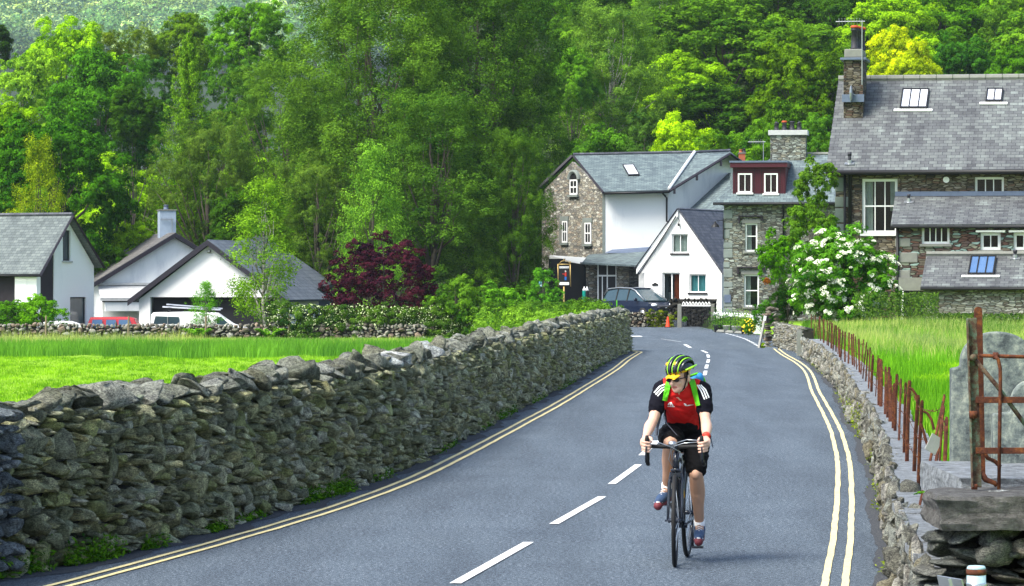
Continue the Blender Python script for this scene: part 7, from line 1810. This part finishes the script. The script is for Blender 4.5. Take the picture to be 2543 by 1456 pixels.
for s in (-1, 1):
    mb = MB(); mb.tube([(-2.15, s * .76, 1.35), (-1.95, s * .71, 1.66), (-1, s * .72, 1.73), (.2, s * .72, 1.70), (.6, s * .74, 1.58), (1.5, s * .86, 1.07)], .04, 6); mb.build('roof_rail', M['grey_metal'], car, True)
    for x in (-1.0, .0): mb = MB(); mb.tube([(x, s * .905, 1.0), (x + .04, s * .72, 1.66)], .035, 4); mb.build('pillar', M['black'], car)
    mb = MB(); mb.ell((.95, s * 1.03, 1.1), (.08, .13, .09), 10, 8); mb.build('mirror', M['car_blue'], car, True)
    mb = MB(); mb.ell((2.14, s * .66, .80), (.24, .17, .10), 12, 8); mb.build('headlight', M['lamp_glass'], car, True)
    for x in (-1.45, 1.45):
        e = bpy.data.objects.new('wheel', None); COL.objects.link(e); e.parent = car; e.location = (x, s * .86, .33)
        mb = MB(); mb.cyl((0, -.11, 0), (0, .11, 0), .33, 24); mb.build('tyre', M['tyre'], e, True); mb = MB(); mb.cyl((0, s * .112, 0), (0, s * .12, 0), .22, 16); mb.build('rim', M['alloy'], e, True)
mb = MB(); mb.b2((2.30, -.42, .58), (2.44, .42, .74)); g_ = mb.build('grille', M['black'], car, bevel=.02); mb = MB(); mb.ell((2.45, 0, .66), (.01, .08, .035), 10, 6); mb.build('badge', M['alloy'], g_, True)
mb = MB(); mb.add([(.75, -.60, 1.53), (1.40, -.76, 1.16), (1.40, .76, 1.16), (.75, .60, 1.53)], [(0, 1, 2, 3)])
# traffic cone
p = W(1658, 812, 187.2); p.z = -.3; t = thing('traffic_cone', 'orange traffic cone standing at the foot of the ivy covered wall', 'cone', (p.x, p.y, -.3))
mb = MB(); mb.lathe([(.13, .03), (.12, .05), (.05, .5), (.035, .56), (.02, .565)], 16); mb.build('cone', M['plastic_orange'], t, True); mb = MB(); mb.box((0, 0, .015), (.38, .38, .03)); mb.build('base', M['black'], t, bevel=.01)
# dark wall, hooped white gate with stone posts
a, b = W(1692, 812, 188), W(1770, 812, 188)
yard = drystone('yard_wall', 'dark stone wall behind the white hooped gate under the cottage window', [(a.x - .5, 191.5), (b.x + .55, 190.6)], 1.55, .4, 1, 'core', 'rock_far', [(.3, .4), (.2, .3), (.1, .2)], [100, 400, 1500], 61, base=lambda x, y: -.35, cope=False)
def hoop_gate(name, label, xa, xb, Ya, Yb, z0, z1, bars, mat='white_paint', low='black', posts_=True, stripes=True):
    a = Vector((GX(xa, Ya), Ya, z0)); b = Vector((GX(xb, Yb), Yb, z0)); t = thing(name, label, 'gate' if 'gate' in name else 'railing', a); d = b - a; L = d.length; u = d.normalized()
    mb = MB(); H_ = z1 - z0
    mb.tube([(0, 0, H_ * .86), u * L + Vector((0, 0, H_ * .86))], .045, 5); 
    for i in range(bars):
        c0 = u * (L * (i + .2) / bars); c1 = u * (L * (i + .8) / bars)
        mb.tube([c0 + Vector((0, 0, H_ * .86)), c0 + Vector((0, 0, H_ * .95)), (c0 + c1) / 2 + Vector((0, 0, H_)), c1 + Vector((0, 0, H_ * .95)), c1 + Vector((0, 0, H_ * .86))], .028, 5)
    mb.build('hoops', M[mat], t, True); mb = MB()
    for i in range(bars * (2 if stripes else 1) + 1):
        c = u * (L * i / (bars * (2 if stripes else 1))); mb.tube([c + Vector((0, 0, .06)), c + Vector((0, 0, H_ * .86))], .017, 4)
    mb.tube([(0, 0, .08), u * L + Vector((0, 0, .08))], .018, 4); mb.tube([(0, 0, H_ * .5), u * L + Vector((0, 0, H_ * .5))], .014, 4)
    mb.build('bars', M[low], t); return t
hoop_gate('hooped_gate', 'dark barred gate with a row of white hoops on top between two stone posts', 1693, 1764, 187.5, 186, -.32, 1.02, 9)
for x, lab in ((1687, 'square weathered stone post left of the hooped gate'), (1769, 'square weathered stone post right of the hooped gate')):
    t = thing('gate_post', lab, 'post', (GX(x, 187), 187, -.35)); mb = MB(); mb.box((0, 0, .63), (.22, .22, 1.3), taper=.9); mb.build('shaft', M['stone_trim'], t, bevel=.02)
hoop_gate('hooped_railing', 'low railing with white hoops in front of the flower pots', 1770, 1866, 172, 163.5, -.33, .62, 15, stripes=False)
hoop_gate('small_white_gate', 'small white barred gate beside the leaning post', 1868, 1893, 162, 161, -.3, .66, 5, low='white_paint')
t = thing('garden_kerb', 'low stone kerb under the hooped railing', 'kerb', (GX(1776, 171), 171, -.3)); mb = MB(); q = Vector((GX(1870, 162), 162, -.3)) - Vector((GX(1776, 171), 171, -.3)); mb.tube([(0, 0, .03), (q.x, q.y, .03)], .1, 4); mb.build('kerb_stone', M['stone_trim'], t)
labs = ['dark flower pot with trailing plants at the left end of the hooped railing', 'wide wooden tub with green plants behind the railing', 'low grey tub with leggy plants in the middle of the railing', 'small dark pot with shrub right of the middle of the railing']
for i, (x, s, col) in enumerate(((1783, 1.0, (.05, .16, .02)), (1808, 1.1, (.08, .22, .02)), (1830, 1.1, (.08, .2, .03)), (1850, .9, (.14, .28, .02)))):
    Y = 170.5 - 2.2 * i; t = thing('plant_pot', labs[i], 'plant pot', (GX(x, Y), Y, -.33), 0, 'pots behind the hooped railing')
    mb = MB(); mb.lathe([(.17 * s, 0), (.23 * s, .34), (.25 * s, .36), (.22 * s, .38)], 14); mb.build('pot', M['pot_black' if i % 3 == 0 else 'concrete'], t, True)
    r = np.random.default_rng(80 + i); n = 700; P = r.normal(size=(n, 3)) * [.2, .2, .22] + [0, 0, .62]; V, Fc, T_ = leaves(P, unit(r.normal(size=(n, 3)) + [0, -.4, .7]), .035, r, .5); c = link('plant', mesh_np('plant', V, Fc, 4, [M['leaf']], False, T_), t); c.color = (*col, 1)
def bushlet(label, x, y0, Y, w, h, col, seed, fl=None, name='plant', n=1500):
    r = np.random.default_rng(seed); z0 = gz_(y0, Y); P = unit(r.normal(size=(n, 3))) * r.uniform(.3, 1, (n, 1)) ** .5 * [w / 2, w / 2, h / 2] + [0, 0, h / 2]
    V, Fc, T_ = leaves(P, unit(P - [0, 0, h * .3] + r.normal(size=(n, 3)) * .25), .04, r, .5); t = thing(name, label, 'plant', (GX(x, Y), Y, z0)); c = link('foliage', mesh_np('foliage', V, Fc, 4, [M['leaf']], False, T_), t); c.color = (*col, 1)
    if fl: k = fl[0]; P = unit(r.normal(size=(k, 3)) + [0, -.7, .2]) * [w / 2, w / 2, h / 2] + [0, 0, h / 2]; V, Fc, T_ = leaves(P, unit(P + [0, -1, 0]), fl[1], r, .9); link('flowers', mesh_np('flowers', V, Fc, 4, [M['petal_yellow']]), t)
bushlet('green plant with yellow flowers between the pots and the small white gate', 1860, 832, 160.5, .62, .75, (.07, .22, .02), 91, (40, .035))
bushlet('tuft of yellow green weed at the foot of the leaning post', 1893, 864, 124, .22, .16, (.22, .36, .02), 92, n=300)
bushlet('ferny plant with yellow leaves growing on the short pinkish wall', 1940, 835, 118.5, .35, .2, (.22, .24, .04), 93, n=260)
bushlet('pale foxglove like weeds at the foot of the slate house corner', 1700, 800, 186, .3, .3, (.09, .25, .03), 94, n=260)
# pub sign: black board with white name bands and a small figure in red and blue
p = W(1399, 700, 203); t = thing('pub_sign', 'hanging pub sign in a gold frame, black board with a figure in red and blue', 'sign', (p.x, 203, -.3)); K = lambda x, y: Vector((GX(x, 203) - p.x, 0, gz_(y, 203) + .3))
plain('gold', (.40, .28, .10), .4, metal=.3, var=.2); plain('sign_red', (.45, .03, .02), .6); plain('sign_blue', (.02, .12, .42), .6)
mb = MB()
for (a, b) in (((1385, 656), (1386, 712)), ((1415.5, 656), (1416.5, 712)), ((1385, 657), (1416, 657))): mb.tube([K(*a), K(*b)], .035, 6)
mb.tube([K(1388, 655), K(1394, 649), K(1401, 648), K(1408, 649), K(1415, 655)], .02, 5); mb.ell(K(1400, 646), (.03, .03, .08), 8, 6); mb.ell(K(1415.5, 652), (.05, .05, .06), 8, 6); mb.tube([K(1400, 712), K(1400, 800)], .05, 6); mb.build('frame', M['gold'], t, True)
mb = MB(); a, b = K(1387.5, 710), K(1413, 660); mb.b2((a.x, -.02, a.z), (b.x, .02, b.z)); mb.build('board', M['black'], t)
for (x0, y0, x1, y1) in ((1388.5, 662, 1412.5, 667), (1388.5, 701, 1412.5, 708)): a, b = K(x0, y1), K(x1, y0); mb = MB(); mb.b2((a.x, -.026, a.z), (b.x, -.021, b.z)); mb.build('name_band', M['white_paint'], t)
def text(s, loc, size, mat, par, rot=(R(90), 0, 0)):
    cu = bpy.data.curves.new('lettering', 'FONT'); cu.body = s; cu.size = size; cu.align_x = 'CENTER'; cu.extrude = .002; cu.materials.append(M[mat]); o = bpy.data.objects.new('lettering', cu); COL.objects.link(o); o.parent = par; o.location = loc; o.rotation_euler = rot; return o
def baked_text(o):
    dg = bpy.context.evaluated_depsgraph_get(); me = bpy.data.meshes.new_from_object(o.evaluated_get(dg)); n = bpy.data.objects.new('lettering', me); COL.objects.link(n); n.parent = o.parent; n.location = o.location; n.rotation_euler = o.rotation_euler; bpy.data.objects.remove(o); return n
c = K(1400.5, 666.6); baked_text(text('DOVE LODGE', (c.x, -.03, c.z), .085, 'black', t))
mb = MB(); c = K(1404, 684); mb.box((c.x, -.03, c.z + .05), (.10, .015, .22)); mb.box((c.x - .11, -.03, c.z + .07), (.14, .015, .05), ry=.2); mb.build('figure_coat', M['sign_red'], t); mb = MB(); mb.box((c.x - .0, -.03, c.z - .18), (.11, .015, .2)); mb.build('figure_breeches', M['sign_blue'], t); mb = MB(); mb.ell((c.x, -.03, c.z + .22), (.045, .01, .05), 10, 8); mb.build('figure_head', M['mortar'], t)
# blue information board half hidden at the edge of the trees
p = W(1339, 702, 196); t = thing('notice_board', 'teal and white notice board at the edge of the birches', 'sign', (p.x, 196, -.4)); mb = MB(); a = Vector((GX(1333, 196) - p.x, 0, gz_(712, 196) + .4)); b = Vector((GX(1345, 196) - p.x, .03, gz_(691, 196) + .4)); mb.b2(a, b); mb.build('board', M['curtain_teal'], t); mb = MB(); mb.b2((a.x + .02, -.008, b.z - .16), (b.x - .02, -.001, b.z - .04)); mb.b2((a.x + .02, -.008, a.z + .04), (b.x - .02, -.001, a.z + .1)); mb.build('lettering_band', M['white_paint'], t); mb = MB(); mb.cyl((0, .02, 0), (0, .02, a.z), .03, 8); mb.build('leg', M['black'], t)
plain('gas_green', (.0, .25, .2), .4, var=.1)
for x, c, lab in ((1450.5, 'gas_green', 'green gas cylinder with a white shoulder leaning by the pub door'), (1457, 'black', 'black gas cylinder with a white shoulder next to the green one')):
    Y = 204.5; t = thing('gas_cylinder', lab, 'gas cylinder', (GX(x, Y), Y, -.35)); ztop = gz_(712, Y) + .35
    mb = MB(); mb.lathe([(.10, 0), (.115, .03), (.115, ztop - .28), (.112, ztop - .24)], 14); mb.build('cylinder', M[c], t, True); mb = MB(); mb.lathe([(.112, ztop - .24), (.09, ztop - .14), (.04, ztop - .08), (.03, ztop)], 14); mb.build('shoulder', M['white_paint'], t, True)
# green post by the car
p = W(1531, 748, 189.5); t = thing('green_post', 'short green plastic post standing by the parked car', 'post', (p.x, 189.5, .2)); mb = MB(); mb.box((0, 0, .55), (.06, .06, .72)); mb.build('shaft', M['strap_green'], t)
# white van with a ladder, red car, white car on the left
Yv = 186; zg = -1.2
van = thing('white_van', 'white van with ladders on its roof parked in front of the garage opening', 'van', (GX(478, Yv), Yv, zg), 0)
def side_glass(par, pts, y, name='window', mat='car_glass'):
    mb = MB(); mb.slab([(x, y, z) for x, z in pts], .01, d=(0, .02, 0)); return mb.build(name, M[mat], par)
zv = gz_(776, Yv) - zg; s = Yv / F
X = lambda px: (px - 478) * s
mb = MB(); loft(mb, [(X(378), [(.8, .3), (.82, .6), (.8, 1.0), (.7, zv - .22), (.6, zv - .12)]), (X(384), [(.85, .25), (.87, .6), (.86, 1.1), (.76, zv - .08), (.66, zv)]), (X(470), [(.85, .25), (.87, .6), (.86, 1.1), (.76, zv - .05), (.66, zv + .03)]), (X(540), [(.85, .25), (.87, .6), (.86, 1.05), (.76, zv - .08), (.66, zv - .02)]), (X(580), [(.85, .25), (.87, .6), (.85, 1.0), (.80, 1.06), (.7, 1.10)]), (X(618), [(.8, .25), (.8, .5), (.78, .8), (.7, .85), (.6, .88)])]); mb.build('body', M['white_paint'], van, bevel=.03)
side_glass(van, [(X(384), gz_(806, Yv) - zg), (X(450), gz_(806, Yv) - zg), (X(448), gz_(787, Yv) - zg), (X(390), gz_(785, Yv) - zg)], -.86)
side_glass(van, [(X(541), gz_(806, Yv) - zg), (X(574), gz_(806, Yv) - zg), (X(553), gz_(787, Yv) - zg), (X(543), gz_(787, Yv) - zg)], -.85)
mb = MB(); mb.b2((X(419), -.885, gz_(806, Yv) - zg), (X(421), -.865, gz_(786, Yv) - zg)); mb.build('door_seam', M['grey_metal'], van)
for x in (405, 575):
    e = bpy.data.objects.new('wheel', None); COL.objects.link(e); e.parent = van; e.location = (X(x), -.75, .31); mb = MB(); mb.cyl((0, -.1, 0), (0, .1, 0), .31, 20); mb.build('tyre', M['tyre'], e, True); mb = MB(); mb.cyl((0, -.108, 0), (0, -.102, 0), .19, 14); mb.build('rim', M['alloy'], e, True)
for x in (420, 520): MB().b2((X(x) - .02, -.7, zv), (X(x) + .02, .7, zv + .12)).build('roof_bar', M['black'], van)
for k, (y0, lab) in enumerate(((-.35, 'long aluminium ladder tied on the roof of the white van, in front'), (.05, 'second aluminium ladder on the roof of the white van, behind the front one'))):
    t = thing('ladder', lab, 'ladder', (GX(478, Yv), Yv + y0, zg + zv + .15), 0, 'ladders on the van'); mb = MB(); x0, x1 = X(405 + 8 * k), X(548 + 3 * k); z0, z1 = .14 + .12 * k, .04 + .06 * k
    for yy in (-.0, .3): mb.tube([(x0, yy, z0), (x1, yy, z1 - .06)], .035, 4)
    mb.build('rails', M['alloy'], t); mb = MB()
    for i in range(13): f = (i + .5) / 13; mb.cyl((lerp(x0, x1, f), 0, lerp(z0, z1 - .06, f)), (lerp(x0, x1, f), .3, lerp(z0, z1 - .06, f)), .014, 5)
    mb.build('rungs', M['alloy'], t)
Yr = 183.5; rc = thing('red_car', 'red estate car of which only the roof and windows show over the field wall', 'car', (GX(282, Yr), Yr, -1.35), 0); s = Yr / F; X = lambda px: (px - 282) * s; zr_ = gz_(788, Yr) + 1.35
plain('car_red', (.42, .015, .02), .25, spec=.6, var=.1)
mb = MB(); loft(mb, [(X(215), [(.75, .3), (.8, .6), (.78, .8)]), (X(222), [(.8, .25), (.84, .6), (.82, .95)]), (X(350), [(.8, .25), (.84, .6), (.82, .92)]), (X(385), [(.78, .25), (.8, .55), (.75, .8)])]); mb.build('body', M['car_red'], rc, bevel=.03)
mb = MB(); loft(mb, [(X(217), [(.8, .92), (.79, 1.0), (.78, 1.02)]), (X(228), [(.8, .92), (.68, zr_ - .08), (.6, zr_)]), (X(320), [(.8, .92), (.68, zr_ - .06), (.6, zr_ + .02)]), (X(336), [(.8, .92), (.70, zr_ - .12), (.62, zr_ - .06)]), (X(352), [(.8, .9), (.79, .96), (.77, .98)])]); mb.build('cabin', M['car_red'], rc, bevel=.02)
for a, b in ((232, 258), (266, 292), (297, 326)):
    zz0, zz1 = .98, zr_ - .12; side_glass(rc, [(X(a - 3 if a == 232 else a), zz0), (X(b + (6 if a == 297 else 0)), zz0), (X(b), zz1), (X(a + 2), zz1)], -.775, mat='skylight_blue')
Yw = 181; wc_ = thing('white_car', 'white car bonnet just showing behind the field wall beside the red car', 'car', (GX(160, Yw), Yw, -1.4), 0); s = Yw / F; X = lambda px: (px - 160) * s; zz = gz_(797, Yw) + 1.4
mb = MB(); loft(mb, [(X(105), [(.7, .3), (.75, .6), (.7, zz - .1)]), (X(125), [(.8, .25), (.84, .6), (.8, zz)]), (X(175), [(.8, .25), (.84, .6), (.8, zz - .02)]), (X(208), [(.78, .25), (.8, .55), (.7, zz - .25)])]); mb.build('body', M['white_paint'], wc_, bevel=.05)
mb = MB(); mb.tube([(X(120), -.3, zz + .02), (X(150), -.3, zz + .05)], .012, 5); mb.build('wiper', M['black'], wc_)
# ---------------------------------------------------------------- valley haze: one closed box of thin air round camera and scene
mb = MB(); mb.b2((-1350, -950, -6), (1350, 3250, 460)); hz = mb.build('haze', []); hz['kind'] = 'stuff'; tag(hz, 'thin blue haze that pales the far hillside at the top left', 'haze', None, 'stuff')
hm = bpy.data.materials.new('haze'); hm.use_nodes = True; t_ = hm.node_tree; t_.nodes.clear(); o_ = t_.nodes.new('ShaderNodeOutputMaterial'); v_ = t_.nodes.new('ShaderNodeVolumePrincipled')
v_.inputs['Color'].default_value = (.72, .86, 1, 1); v_.inputs['Density'].default_value = .00008; v_.inputs['Anisotropy'].default_value = .2; t_.links.new(v_.outputs[0], o_.inputs[1])
hz.data.materials.clear(); hz.data.materials.append(hm)
hz.display_type = 'WIRE'
